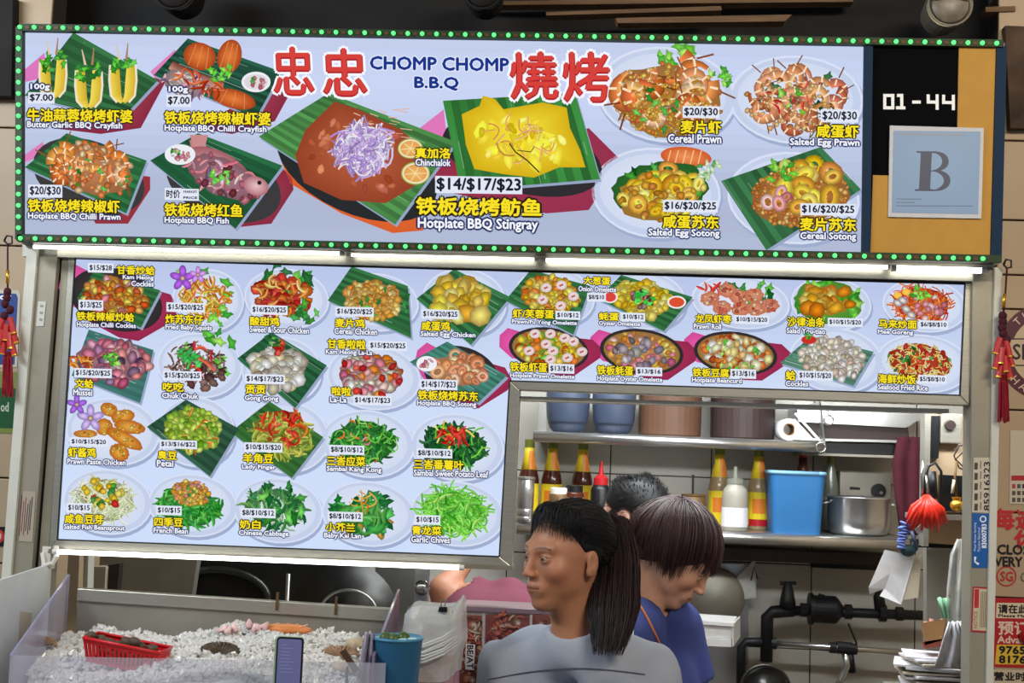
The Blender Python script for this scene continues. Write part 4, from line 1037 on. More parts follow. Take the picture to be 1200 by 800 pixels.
def r4(pr):
    pr.poly([(1164, 700), (1250, 702), (1248, 784), (1161, 781)], (184, 30, 36)); pr.poly([(1168, 706), (1246, 707), (1246, 725), (1167, 724)], (226, 210, 180))
    pr.text('请在此付', 1170, 708, 1216, 718, (40, 30, 30), bold=.04); pr.text('Please Make Payment', 1170, 719.5, 1240, 723.5, (40, 30, 30), bold=.03)
    pr.text('预订', 1170, 728, 1206, 743, (236, 206, 190), bold=.03); pr.text('Advance', 1169, 745, 1214, 753, (236, 206, 190), bold=.03)
    pr.poly([(1168, 755), (1246, 756), (1246, 779), (1166, 778)], (226, 190, 60)); pr.text('9765 4320', 1171, 757, 1238, 765.5, (24, 22, 20), bold=.04); pr.text('8176 3320', 1171, 768, 1238, 776.5, (24, 22, 20), bold=.04)
    pr.poly([(1160, 784), (1246, 786), (1246, 812), (1160, 810)], (206, 190, 160)); pr.text('营业时间', 1165, 787, 1214, 797, (30, 26, 26), bold=.04)
flat('order_poster', 'red poster with white characters above a yellow band of black phone numbers', 'poster', YR - .001, r4)
rf = MB()
for k in range(4): rf.lathe([(.016 - k * .0035, 0), (.017 - k * .0035, -.006 - k * .002), (.0145 - k * .0035, -.01 - k * .003), (.013 - k * .003, -.004)], tuple(P(1202, 745, YR) - Vector((0, .002 + .002 * k, 0))), 14, 'y')
tag(rf.build('red_rosette', 'red', smooth=True), 'ruffled red plastic rosette stuck over the red order poster', 'rosette')

# left wall posters
def l1(pr):
    pr.poly([(-60, 338), (21, 340), (24, 345), (20, 430), (-60, 432)], (206, 196, 176)); pr.poly([(-60, 342), (19, 344), (21, 349), (17, 427), (-60, 428)], (40, 70, 138))
    pr.text('cy', 0, 346, 13, 353, WHT, bold=.02)
flat('blue_card', 'dark blue card with a pale edge behind the hanging tassel on the left wall', 'sign', YR - .001, l1)
def l2(pr):
    pr.poly([(-60, 432), (22, 436), (18, 508), (-60, 505)], (126, 138, 66)); pr.poly([(-60, 452), (20, 455), (17, 502), (-60, 500)], (24, 84, 44)); pr.text('od', 1, 471, 10, 482, (206, 214, 190), bold=.02)
flat('green_card', 'green card with pale letters low on the left wall', 'sign', YR - .001, l2)
def l3(pr): pr.poly([(-20, 617), (8, 617), (6, 640), (-20, 640)], (24, 22, 24)); pr.ellipse(-2, 628, 7, 8, (206, 60, 50)); pr.ellipse(-3, 628, 4.5, 5.5, (226, 200, 196))
flat('black_card', 'small black card with a red and white disc at the left edge', 'sign', YR - .001, l3)

# hanging firecracker tassels
def tassel(x, y0, yk, yc, yend, Y, label, lean=0):
    t = thing('hanging_tassel', label, 'ornament', tuple(P(x, y0, Y)), 'red firecracker tassels')
    r = random.Random(int(x)); s = mpp(Y)
    MB().tube([P(x - 4, y0 + 1, Y), P(x - 1, y0 - 5, Y), P(x + 5, y0 - 4, Y), P(x + 5, y0 + 4, Y), P(x, y0 + 5, Y), P(x - 4, y0 + 1, Y)], .0025, 6).build('hook', 'black', t, smooth=True)
    MB().tube([P(x, y0 + 5, Y), P(x + lean * .5, yk - 20, Y), P(x + lean, yk, Y)], .0022, 6).build('cord', 'maroon', t, smooth=True)
    MB().tube([P(x + lean * .7, yk - 22, Y), P(x + lean, yk - 6, Y)], .0042, 8).build('gold_sleeve', 'gold', t, smooth=True)
    k = MB(); 
    for i in range(5): k.ell(P(x + lean + r.uniform(-4, 4), yk + 4 + 7 * i, Y - .006), (.010, .009, .011), 8, 6)
    k.build('knot', 'maroon', t, smooth=True)
    for i in range(8):
        dx = (-9, 7, -3, 10, -10, 3, -6, 8)[i]; yy = yc + (0, 4, 14, 18, 22, 26, 34, 36)[i] * .8
        a = P(x + lean + dx * .4, yy - 9, Y - .004 - .003 * (i % 3)); b = P(x + lean + dx, yy + 9, Y - .006 - .003 * (i % 3))
        c = MB().tube([a, b], .0075, 10).build('cracker', 'cracker', t)
        MB().tube([b - (b - a) * .02, b + (b - a) * .06], .0078, 10).build('gold_end', 'gold', c)
    sk = MB()
    for i in range(60):
        q = r.uniform(-5, 5); sk.tube([P(x + lean + q * .5, yc + 34, Y + r.uniform(-.006, .006)), P(x + lean + q, (yc + yend) / 2, Y + r.uniform(-.008, .008)), P(x + lean + q * 1.3, yend + r.uniform(-5, 4), Y + r.uniform(-.008, .008))], .0014, 4)
    sk.build('silk_tassel', 'crimson', t, kind='stuff')
tassel(9, 281, 338, 378, 462, -.045, 'red firecracker tassel hanging beside the left steel post')
tassel(1180, 309, 366, 405, 492, -.045, 'red firecracker tassel hanging beside the right steel post, over the round sign', -4)

# soffit above the sign: dark void with beams, ducts, round lamps
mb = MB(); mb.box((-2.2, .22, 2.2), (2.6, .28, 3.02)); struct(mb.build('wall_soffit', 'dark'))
def beam(pts, Y, d, m, label):
    b = MB(); b.slab(pts, Y, Y + d); o = b.build('ceiling_batten', m); return tag(o, label, 'batten', 'battens above the sign')
beam([(640, 14), (845, 7), (846, 12), (640, 18)], .1, .04, 'tan_beam', 'upper tan batten in the dark above the signboard')
beam([(721, 21), (928, 17), (920, 25), (724, 27)], .05, .04, 'tan_beam', 'lower tan batten in the dark above the signboard')
beam([(560, 2), (1000, -6), (1000, 2), (560, 6)], .15, .04, 'tan_beam', 'topmost brown batten along the upper edge above the signboard')
beam([(1155, 8), (1190, 7), (1190, 13), (1155, 14)], .05, .04, 'tan_beam', 'short tan batten right of the round lamp')
for px, py, rr, lab in ((1112, 7, 26, 'large round dusty lamp above the unit number panel'), (206, -12, 27, 'dim round lamp above the left part of the signboard'), (566, -10, 24, 'dim round lamp above the middle of the signboard')):
    Y = .02; s = mpp(Y); c = P(px, py, Y); t = thing('round_lamp', lab, 'lamp', tuple(c), 'round lamps above the sign')
    MB().lathe([(rr * s * 1.0, 0), (rr * s, .03), (rr * s * .9, .08)], c, 28, 'y').build('housing', 'alu_d' if px > 1000 else 'dark', t)
    MB().lathe([(rr * s * .9, -.002), (rr * s * .8, -.012), (rr * s * .4, -.02), (.002, -.022)], c, 28, 'y').build('lens', 'lamp_glass' if px > 1000 else 'ceil', t, smooth=True)
    g = MB(); n = 32
    for k in range(n):
        a0, a1 = 2 * math.pi * k / n, 2 * math.pi * (k + 1) / n
        g.tube([c + Vector((math.cos(a0) * rr * s * .97, -.012, math.sin(a0) * rr * s * .97)), c + Vector((math.cos(a1) * rr * s * .97, -.012, math.sin(a1) * rr * s * .97))], .0028, 5, cap=False)
    g.tube([c + Vector((-rr * s * .9, -.022, .01)), c + Vector((rr * s * .9, -.022, .01))], .0025, 5)
    g.build('wire_guard', 'alu_d' if px > 1000 else 'dark', t)
mb = MB(); mb.slab([(1178, 30), (1230, 32), (1230, 150), (1184, 150)], .03, .06); 
tag(mb.build('weathered_board', mat('stained_brown_board', (84, 64, 46), .8, noise=.6, nscale=14)), 'stained brown board beside the top corner of the signboard', 'board')
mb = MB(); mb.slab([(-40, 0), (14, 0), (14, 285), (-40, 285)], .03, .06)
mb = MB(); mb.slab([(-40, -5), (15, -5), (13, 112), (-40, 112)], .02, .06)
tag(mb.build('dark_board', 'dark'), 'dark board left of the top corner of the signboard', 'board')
# ================================================================== people
def head_sdf(p, o):
    """o: options. forward is -y, up +z, origin between the ears"""
    a = np.abs(p[:, 0]); q = p.copy(); q[:, 0] = a
    d = d_ell(p, (0, .018, .034), (.074, .094, .080))
    d = smin(d, d_ell(p, (0, -.028, -.002), (.061, .062, .064)), .03)
    d = smin(d, d_ell(p, (0, -.036, -.052), (.045, .050, .058)), .03)
    d = smin(d, d_ell(q, (.034, -.012, -.048), (.020, .034, .028)), .03)      # jaw angle
    d = smin(d, d_ell(p, (0, -.064, -.096), (.020, .021, .017)), .028)        # chin
    d = smin(d, d_ell(q, (.043, -.058, -.024), (.021, .021, .019)), .022)     # cheekbone
    d = smin(d, d_cone(q, (.010, -.088, .016), (.042, -.074, .022), .009, .008), .016)  # brow
    d = smax(d, -d_ell(q, (.031, -.103, .000), (.019, .017, .013)), .014)     # eye socket
    d = smin(d, d_ell(q, (.0305, -.0775, -.001), (.0155, .0125, .0118)), .004)  # eyelids
    d = smax(d, -d_ell(q, (.0305, -.0905, -.0012), (.0120, .0075, .0030)), .0015)
    d = smin(d, d_cone(p, (0, -.090, .010), (0, -.107, -.031), .0055, .0085), .012)   # nose
    d = smin(d, d_ell(q, (.0105, -.1005, -.034), (.0075, .010, .0065)), .006)
    d = smax(d, -d_ell(q, (.006, -.106, -.041), (.003, .004, .003)), .002)
    d = smin(d, d_ell(p, (0, -.080, -.062), (.030, .016, .020)), .014)        # mouth mound
    d = smin(d, d_cone(q, (0, -.0965, -.0578), (.020, -.0860, -.0625), .0036, .0024), .005)
    d = smin(d, d_cone(q, (0, -.0945, -.0680), (.018, -.0850, -.0655), .0044, .0026), .005)
    d = smax(d, -d_cone(q, (0, -.1045, -.0628), (.023, -.090, -.0640), .0022, .0012), .003)
    e = d_ell(q, (.076, .014, -.008), (.007, .015, .026)); e = smin(e, d_ell(q, (.075, .007, -.029), (.006, .008, .009)), .01)
    e = smax(e, -d_ell(q, (.086, .010, -.003), (.007, .0085, .015)), .004)
    d = smin(d, e, .008)
    na, nb = o['neck']
    d = smin(d, d_cone(p, (0, .020, -.045), na, .050, o.get('nr', .050)), .024); d = smin(d, d_cone(p, na, nb, o.get('nr', .050), o.get('nr', .050) + .004), .02)
    return d


def head_cols(v, base, old=.5, lip=(158, 92, 78), brow=(60, 46, 40)):
    c = np.tile(np.array(lin(base)), (len(v), 1)); a = np.abs(v[:, 0])
    def blend(w, col):
        nonlocal c
        w = np.clip(w, 0, 1)[:, None]; c = c * (1 - w) + np.array(lin(col)) * w
    g = lambda x, y, z, sx, sy, sz: np.exp(-(((a - x) / sx) ** 2 + ((v[:, 1] - y) / sy) ** 2 + ((v[:, 2] - z) / sz) ** 2))
    blend(.55 * g(.046, -.06, -.03, .02, .03, .02), (206, 120, 92))
    blend(.5 * g(0, -.11, -.032, .012, .02, .012), (200, 118, 92))
    blend(.5 * g(.031, -.09, -.015, .018, .02, .008), shade(base, .72))
    zl = -.0628 - .001 * a / .02
    w = ((a < .0235) & (v[:, 1] < -.078) & (v[:, 2] < -.054 - a * .14) & (v[:, 2] > -.0745 + a * .2)).astype(float); blend(w * .6, lip)
    w = ((a < .022) & (v[:, 1] < -.078) & (np.abs(v[:, 2] - zl) < .0013)).astype(float); blend(w * .9, (70, 34, 30))
    arc = .0195 + .0045 * np.sin((a - .012) / .036 * 3.1); w = ((a > .012) & (a < .049) & (v[:, 1] < -.055) & (np.abs(v[:, 2] - arc) < .0022)).astype(float); blend(w * .7, brow)
    lid = .0045; w = ((a > .017) & (a < .0465) & (v[:, 1] < -.066) & (np.abs(v[:, 2] - (.0055 - ((a - .031) / .016) ** 2 * .0035)) < .0012)).astype(float); blend(w * .8, (44, 30, 26))
    blend(.22 * old * g(.036, -.08, -.045, .006, .03, .012), shade(base, .6))
    return c


def head_matrix(pos, yaw, pitch, roll, scale):
    return Matrix.Translation(pos) @ Matrix.Rotation(math.radians(yaw), 4, 'Z') @ Matrix.Rotation(math.radians(roll), 4, 'Y') @ Matrix.Rotation(math.radians(pitch), 4, 'X') @ Matrix.Diagonal((scale * .95, scale, scale, 1))


def xf(Mx, v):
    A = np.array(Mx); return v @ A[:3, :3].T + A[:3, 3]


def body_parts(J):
    """cones (a, b, ra, rb, blend) from the joints"""
    L = []
    for s in ('l', 'r'):
        L += [(J['hip_' + s], J['rib_' + s], .098, .098), (J['rib_' + s], J['sh_in_' + s], .098, .058), (J['sh_in_' + s], J['sh_' + s], .056, .050),
              (J['sh_' + s], J['el_' + s], .048, .037), (J['el_' + s], J['wr_' + s], .036, .024),
              (J['hip_' + s], J['kn_' + s], .082, .052), (J['kn_' + s], J['an_' + s], .052, .034), (J['an_' + s], J['toe_' + s], .036, .030)]
    L += [(J['rib_l'], J['rib_r'], .098, .098), (J['hip_l'], J['hip_r'], .10, .10), (J['sh_in_l'], J['neck'], .045, .036), (J['sh_in_r'], J['neck'], .045, .036)]
    for s, sg in (('l', 1), ('r', -1)):
        w = Vector(J['wr_' + s]); d = (w - Vector(J['el_' + s])).normalized(); u = d.cross(Vector((0, 1, 0.2))).normalized()
        pm = w + d * .075; L.append((w, w + d * .04 , .024, .030)); L.append((w + d * .035 + u * .012, pm + u * .018, .022, .014)); L.append((w + d * .035 - u * .012, pm - u * .018, .022, .014))
        n = d.cross(u)
        for k, ln in enumerate((.062, .072, .068, .052)):
            b = pm + u * (.027 - .018 * k); m_ = b + d * ln * .55 + n * .010; L.append((b, m_, .0095, .0085)); L.append((m_, m_ + d * ln * .4 + n * .022, .0085, .007))
        th = w + d * .03 + u * .026; L.append((th, th + d * .03 + u * .024, .012, .010)); L.append((th + d * .03 + u * .024, th + d * .058 + u * .026 + n * .008, .010, .008))
    return L


def joints(base, yaw, H, lean=0.0, leanx=0.0, arms=None, shw=.155):
    """standing figure; lean = forward shift of the shoulders"""
    R3 = Matrix.Rotation(math.radians(yaw), 3, 'Z'); b = Vector(base); k = H / 1.55
    def W(x, y, z): return b + R3 @ Vector((x * k, y * k, z * k))
    J = {}
    for s, g in (('l', 1), ('r', -1)):
        J['hip_' + s] = W(.065 * g, 0, .84); J['rib_' + s] = W(.055 * g + leanx * .5, -lean * .55, 1.06)
        J['sh_in_' + s] = W(.085 * g + leanx, -lean, 1.235); J['sh_' + s] = W(shw * g + leanx, -lean, 1.222)
        J['kn_' + s] = W(.085 * g, -.01, .45); J['an_' + s] = W(.09 * g, .02, .07); J['toe_' + s] = W(.10 * g, -.11, .035)
        J['el_' + s] = W((shw + .05) * g + leanx, -lean + .03, .97); J['wr_' + s] = W((shw + .045) * g + leanx, -lean - .10, .76)
    if arms:
        for n_, p_ in arms.items(): J[n_] = W(*p_)
    J['neck'] = W(leanx, -lean + .01, 1.275)
    return J


def fig(name_label, cat, J, HM, opt, base, skin, shirt_m, neckline, sleeve=.6, sh_off=.014, hem=.80, folds=.004, shirt_label=None, seed=1, zcut=None):
    root = thing('person', name_label, 'person', tuple(base)); sc = HM.to_scale()[0]
    parts = body_parts(J)
    def bsdf(p):
        d = None
        for c in parts:
            e = d_cone(p, c[0], c[1], c[2], c[3]); k = .03 if c[2] > .03 else .006
            d = e if d is None else smin(d, e, k)
        return d
    allp = np.array([list(c[0]) for c in parts] + [list(c[1]) for c in parts]); lo = allp.min(0) - .13; hi = allp.max(0) + .13; lo[2] = -.005
    bv, bf = nets(bsdf, lo, hi, .0095)
    hv, hf = nets(lambda p: head_sdf(p, opt), (-.11, -.13, opt['neck'][1][2] - .03), (.11, .135, .135), .0023)
    hc = head_cols(hv, skin, opt.get('old', .5))
    hw = xf(HM, hv); bc = np.tile(np.array(lin(skin)), (len(bv), 1))
    body = np_mesh('body', np.concatenate([hw, bv]), np.concatenate([hf, bf + len(hv)]), 'skin', root, np.concatenate([hc, bc]))
    # shirt: trunk and sleeves
    sp = []
    for s in ('l', 'r'):
        sp += [(J['hip_' + s], J['rib_' + s], .102, .102), (J['rib_' + s], J['sh_in_' + s], .102, .060), (J['sh_in_' + s], J['sh_' + s], .056, .052)]
        e = Vector(J['sh_' + s]).lerp(Vector(J['el_' + s]), sleeve); sp.append((J['sh_' + s], e, .056, .058 + .01))
    sp += [(J['rib_l'], J['rib_r'], .102, .102), (J['hip_l'], J['hip_r'], .104, .104), (J['sh_in_l'], J['neck'], .045, .036), (J['sh_in_r'], J['neck'], .045, .036)]
    cuts = [(Vector(J['sh_' + s]).lerp(Vector(J['el_' + s]), sleeve), (Vector(J['el_' + s]) - Vector(J['sh_' + s])).normalized()) for s in ('l', 'r')]
    rr = random.Random(seed); W = [(Vector((rr.uniform(-1, 1), rr.uniform(-1, 1), rr.uniform(-.8, .8))) * rr.uniform(24, 62), rr.uniform(0, 6)) for _ in range(7)]
    hemz = J['hip_l'][2] - .06
    def ssdf(p):
        d = None
        for c in sp:
            e = d_cone(p, c[0], c[1], c[2], c[3]); d = e if d is None else smin(d, e, .035)
        d = d - sh_off
        f = 0
        for w, ph in W: f = f + np.sin(p @ np.array(w, dtype=np.float32) + ph)
        d = d + f * folds * .4
        for (c, n) in cuts:
            q = p - np.array(c, dtype=np.float32); t = q @ np.array(n, dtype=np.float32); near = np.linalg.norm(q, axis=1) < .12
            d = np.where(near, np.maximum(d, t), d)
        d = np.maximum(d, hemz - p[:, 2])
        for a, b, ra, rb in neckline: d = smax(d, -d_cone(p, a, b, ra, rb), .006)
        return d
    allp = np.array([list(c[0]) for c in sp] + [list(c[1]) for c in sp]); lo = allp.min(0) - .1; hi = allp.max(0) + .1
    sv, sf = nets(ssdf, lo, hi, .0075)
    sh = np_mesh('shirt', sv, sf, shirt_m, root)
    # trousers and shoes
    tp = []
    for s in ('l', 'r'): tp += [(J['hip_' + s], J['kn_' + s], .10, .072), (J['kn_' + s], J['an_' + s], .072, .056)]
    tp.append((J['hip_l'], J['hip_r'], .112, .112))
    def tsdf(p):
        d = None
        for c in tp:
            e = d_cone(p, c[0], c[1], c[2], c[3]); d = e if d is None else smin(d, e, .03)
        return np.maximum(np.maximum(d, p[:, 2] - (J['hip_l'][2] + .06)), J['an_l'][2] + .0 - p[:, 2])
    allp = np.array([list(c[0]) for c in tp] + [list(c[1]) for c in tp]); tv, tf = nets(tsdf, allp.min(0) - .13, allp.max(0) + .13, .014)
    np_mesh('trousers', tv, tf, 'trouser', root)
    for s in ('l', 'r'):
        a, t = Vector(J['an_' + s]), Vector(J['toe_' + s]); b_ = MB(); b_.tube([Vector((a.x, a.y, .045)) - (t - a) * .3, Vector((a.x, a.y, .05)), Vector((t.x, t.y, .042)), Vector((t.x, t.y, .036)) + (t - a) * .25], [.035, .044, .044, .024], 12)
        b_.build('shoe', 'shoe', root, smooth=True)
    return root, body


def eyeballs(root, HM, look=(0, 0), sc=1.0):
    for g in (1, -1):
        c = Vector((.0305 * g, -.0775, -.001)); R = .0118
        b = MB(); n, m = 16, 12
        base = len(b.v)
        f = Vector((math.sin(look[0]), -math.cos(look[0]), look[1])).normalized()
        for i in range(m + 1):
            th = math.pi * i / m
            for k in range(n):
                a = 2 * math.pi * k / n; dv = Vector((math.sin(th) * math.cos(a), math.sin(th) * math.sin(a), math.cos(th)))
                dd = dv.dot(f); col = (176, 160, 148) if dd < .80 else ((40, 26, 20) if dd < .955 else (10, 8, 8))
                b.vert(HM @ (c + Vector((dv.x * R * 1.15, dv.y * R * 1.03, dv.z * R))), lin(col))
        for i in range(m):
            for k in range(n):
                a_ = base + i * n + k; d_ = base + i * n + (k + 1) % n; b.f.append([a_, a_ + n, d_ + n, d_])
        b.build('eye', 'eye', root, smooth=True, vc=True)


def strand(mb, pts, r, n=3):
    """thin tapered lock"""
    m = len(pts); mb.tube(pts, [r * (1 - .75 * (i / (m - 1)) ** 2) for i in range(m)], n, cap=False)


# ---------------------------------------------------------------- woman in the grey T-shirt, in front of the counter
Y1 = -.32
hp = P(664, 652, Y1)
HM1 = head_matrix(hp, -50, 1, 0, .95)
base1 = Vector((hp.x + .03, Y1 + .07, 0)); Hh = (hp.z + .12)
neck_w = lambda HM, q: HM @ Vector(q)
opt1 = {'neck': ((.0, .018, -.10), (.0, .026, -.20)), 'old': .9, 'nr': .047}
J1 = joints(base1, -22, 1.0, 0, 0); k1 = 1
zsh = P(668, 796, Y1).z        # shoulder height
J1 = joints(base1, -20, 1.55 * zsh / 1.222, .0, .0, shw=.150)
J1['neck'] = Vector((base1.x, base1.y, J1['sh_l'].z + .045))
nk = neck_w(HM1, (.0, .024, -.15)); J1['neck'] = Vector((nk.x, nk.y, J1['sh_l'].z + .062))
nl = [(Vector((nk.x - .005, nk.y - .02, P(660, 722, Y1).z + .022)), Vector((nk.x, nk.y, J1['sh_l'].z + .36)), .068, .09)]
w1, b1 = fig('woman with a black ponytail in a grey T-shirt looking aside, in front of the counter', 'person', J1, HM1, opt1, base1, (180, 124, 92), 'tee', nl, sleeve=.62, seed=3, folds=.009)
eyeballs(w1, HM1, (-.25, .0))


def scalp(dx, R=(.080, .100, .088), c=(0, .018, .034)):
    """point of the scalp shell in the direction dx"""
    d = Vector(dx).normalized(); t = 1 / math.sqrt((d.x / R[0]) ** 2 + (d.y / R[1]) ** 2 + (d.z / R[2]) ** 2)
    return Vector(c) + d * t


def slerp(a, b, t):
    a, b = a.normalized(), b.normalized(); w = math.acos(max(-1, min(1, a.dot(b))))
    if w < 1e-4: return a
    return (a * math.sin((1 - t) * w) + b * math.sin(t * w)) / math.sin(w)


# hair cap: everything above the hairline
def cap_sdf(p, hair):
    q = p.copy(); q[:, 0] = np.abs(p[:, 0])
    d = d_ell(p, (0, .020, .036), hair['r']); 
    if 'extra' in hair:
        for c, r_ in hair['extra']: d = smin(d, d_ell(p, c, r_), .02)
    for n, o in hair['cut']:   # planes: keep where n.p > o
        d = np.maximum(d, o - q @ np.array(n, dtype=np.float32))
    for c, r_ in hair.get('holes', []): d = smax(d, -d_ell(q, c, r_), .006)
    for a, b, ra, rb in hair.get('tails', []): d = smin(d, d_cone(p, a, b, ra, rb), .012)
    return d


hair1 = {'r': (.080, .099, .088), 'cut': [((0, .80, .60), .004), ((0, .55, .835), -.045)], 'holes': [((.082, .004, -.012), (.02, .026, .030))]}
hv, hf = nets(lambda p: cap_sdf(p, hair1), (-.1, -.12, -.08), (.1, .15, .14), .004)
h1 = np_mesh('hair', xf(HM1, hv), hf, 'hair_b', w1)
r = random.Random(8); knot = Vector((0, .115, .010)); kd = (knot - Vector((0, .018, .034)))
st = MB()
for i in range(1500):
    # roots along the hairline and over the crown
    a = r.uniform(-1.9, 1.9); t = r.uniform(0, 1) ** 1.5
    front = Vector((math.sin(a), -math.cos(a) * .95, (.80 - .62 * abs(a) / 1.9) + r.uniform(-.16, .05)))
    d0 = slerp(front, kd, t * .7); R_ = 1 + r.uniform(.0, .045)
    pts = []
    for j in range(8):
        d = slerp(d0, kd, j / 7); s_ = scalp(d); s_ = Vector((0, .018, .034)) + (s_ - Vector((0, .018, .034))) * (R_ + .03 * math.sin(j / 7 * 3.1))
        if j >= 6: s_ = s_.lerp(knot, (j - 5) / 2 * .9)
        pts.append(HM1 @ s_)
    strand(st, pts, r.uniform(.0008, .0016))
for i in range(900):   # nape and temple hair drawn up to the tie
    a = r.uniform(1.25, 3.0) * r.choice((-1, 1)); d0 = Vector((math.sin(a), -math.cos(a), r.uniform(-.62, .15) if abs(a) > 1.9 else r.uniform(.02, .3))); pts = []
    for j in range(7):
        d = slerp(d0, kd, j / 6); s_ = Vector((0, .018, .034)) + (scalp(d) - Vector((0, .018, .034))) * (1.0 + r.uniform(.0, .02) + .02 * math.sin(j / 6 * 3.1))
        if j >= 5: s_ = s_.lerp(knot, (j - 4) / 2 * .8)
        pts.append(HM1 @ s_)
    strand(st, pts, r.uniform(.0008, .0015))
st.build('strands', 'hair_b', h1, smooth=True, kind='stuff')
# fluffy fringe and flyaways over the forehead
fg = MB()
for i in range(800):
    a = r.uniform(-1.35, 1.35); root_ = scalp((math.sin(a) * .9, -math.cos(a) * .62, .95 + r.uniform(-.1, .25)))
    tip = scalp((math.sin(a * 1.25 + r.uniform(-.25, .25)) , -math.cos(a) , .30 + r.uniform(-.14, .42) - .22 * abs(a))) ; out = (root_ - Vector((0, .02, .03))).normalized()
    mid = (root_ + tip) / 2 + Vector((math.sin(a) * .010, -.016, .018)) * r.uniform(.5, 1.6)
    pts = [HM1 @ (root_ * (1 - t) ** 2 + mid * 2 * t * (1 - t) + tip * t * t + Vector((0, -.004, .003))) for t in (0, .2, .4, .6, .8, 1)]
    strand(fg, pts, r.uniform(.0007, .0013))
for i in range(90):
    a = r.uniform(-3, 3); d = Vector((math.sin(a), -math.cos(a), r.uniform(.6, 2))); p0 = scalp(d); e = p0 + d.normalized() * r.uniform(.006, .022) + Vector((r.uniform(-.02, .02), r.uniform(0, .03), 0))
    strand(fg, [HM1 @ p0, HM1 @ ((p0 + e) / 2 + Vector((0, 0, .004))), HM1 @ e], .0006)
fg.build('fringe', 'hair_b', h1, smooth=True, kind='stuff')
# ponytail
pt = MB(); K = HM1 @ knot
ends = P(712, 768, Y1 - .085)
mids = [K, P(713, 604, Y1 + .10), P(722, 640, Y1 + .08), P(720, 690, Y1 + .0), P(717, 732, Y1 - .05), ends]
def bez(P_, t):
    n = len(P_) - 1; x = t * n; i = min(int(x), n - 1); f = x - i
    p0, p1, p2, p3 = P_[max(i - 1, 0)], P_[i], P_[i + 1], P_[min(i + 2, n)]
    return .5 * ((2 * p1) + (p2 - p0) * f + (2 * p0 - 5 * p1 + 4 * p2 - p3) * f * f + (3 * p1 - p0 - 3 * p2 + p3) * f ** 3)
def tail(n, spread, mname, lo=0, hi=1, nm='ponytail'):
    m_ = MB()
    for i in range(n):
        a = r.uniform(0, 6.28); q = math.sqrt(r.random()); pts = []; L = r.uniform(.72, 1.0)
        for j in range(12):
            t = j / 11 * L; c = bez(mids, t); w = spread * (.35 + .65 * math.sin(min(t, .75) / .75 * 1.57)) * (1 if t < .7 else 1 - (t - .7) * 1.6)
            pts.append(c + Vector((math.cos(a) * q * w + r.uniform(-.0015, .0015), math.sin(a) * q * w * .8, 0)))
        if hi < 1: pts = pts
        strand(m_, pts, r.uniform(.001, .0018))
    return m_.build(nm, mname, w1, smooth=True, kind='stuff')
core = MB(); core.tube([bez(mids, t / 9) for t in range(9)], [.010, .016, .022, .026, .026, .024, .018, .012, .004], 10); core.build('ponytail_core', 'hair_r', h1, smooth=True)
tail(950, .056, 'hair_r'); tail(300, .054, 'hair_b', nm='ponytail_top')
bd_ = MB()
for k in range(14):
    a = 2 * math.pi * k / 14; c = P(700, 588, Y1 + .1); bd_.ell(K + Vector((math.cos(a) * .017, -.002, math.sin(a) * .019)), (.006, .006, .006), 8, 5)
bd_.build('hair_tie', 'black', w1, smooth=True)
# shirt yoke seam
sm = MB()
v_ = [v.co + ORG[w1.name] for v in next(c for c in w1.children if c.name.startswith('shirt')).data.vertices]
from mathutils.kdtree import KDTree
def drape(pxs, off=.0015, w=None):
    pts = []; w = w or w1
    sh = next(c for c in w.children if c.name.startswith('shirt'))
    for px, py in pxs:
        d = Vector(ray(px, py)).normalized(); ok, loc, nrm, _i = sh.ray_cast(Vector(CAM) - ORG[w.name], d)
        if ok: pts.append(loc + ORG[w.name] - d * off)
    return pts
def wig(x0, y0, x1, y1, sag, n=16): return [(x0 + (x1 - x0) * i / (n - 1), y0 + (y1 - y0) * i / (n - 1) + sag * math.sin(math.pi * i / (n - 1))) for i in range(n)]
for a in (wig(572, 796, 756, 790, -10, 24),):
    p_ = drape(a)
    if len(p_) > 2: sm.tube(p_, .0012, 5)
if sm.v: sm.build('yoke_seam', 'tee_seam', w1, smooth=True)

# ---------------------------------------------------------------- woman in blue looking down inside the kitchen
Y2 = .35
hp = P(790, 652, Y2); HM2 = head_matrix(hp, 82, 34, 0, 1.0)
zs2 = P(760, 742, Y2).z; base2 = Vector((P(752, 700, Y2).x - .02, Y2 + .02, 0))
J2 = joints(base2, 60, 1.55 * zs2 / 1.222, .05, 0, arms={'el_l': (.20, -.10, .98), 'wr_l': (.12, -.28, .88), 'el_r': (-.20, -.10, .98), 'wr_r': (-.12, -.28, .88)}, shw=.150)
nk = HM2 @ Vector((0, .05, -.10)); J2['neck'] = Vector(J2['neck']).lerp(Vector((nk.x, nk.y, J2['neck'].z)), .3)
nb_l = HM2.inverted() @ (Vector(J2['neck']) - Vector((0, 0, .02)))
opt2 = {'neck': ((0, .045, -.075), tuple(nb_l)), 'old': .4}
ndir = (HM2 @ Vector((0, .03, -.03)) - Vector(J2['neck'])).normalized(); n0 = Vector(J2['neck'])
w2, b2 = fig('woman with short brown hair in a blue top looking down inside the kitchen', 'person', J2, HM2, opt2, base2, (196, 148, 122), 'blue_top', [(n0 + ndir * .035, n0 + ndir * .2, .066, .09)], sleeve=.6, seed=6)
eyeballs(w2, HM2, (0, -.5))
hair2 = {'r': (.086, .104, .092), 'extra': [((0, .070, .0), (.072, .048, .070)), ((0, -.02, .07), (.07, .065, .052))], 'cut': [((0, .55, .835), -.040)], 'holes': [((.0, -.098, -.05), (.075, .055, .088))]}
hv, hf = nets(lambda p: cap_sdf(p, hair2), (-.12, -.13, -.12), (.12, .16, .16), .0045)
h2 = np_mesh('hair', xf(HM2, hv), hf, 'hair_t', w2)
st = MB(); crown = Vector((.01, .045, .09))
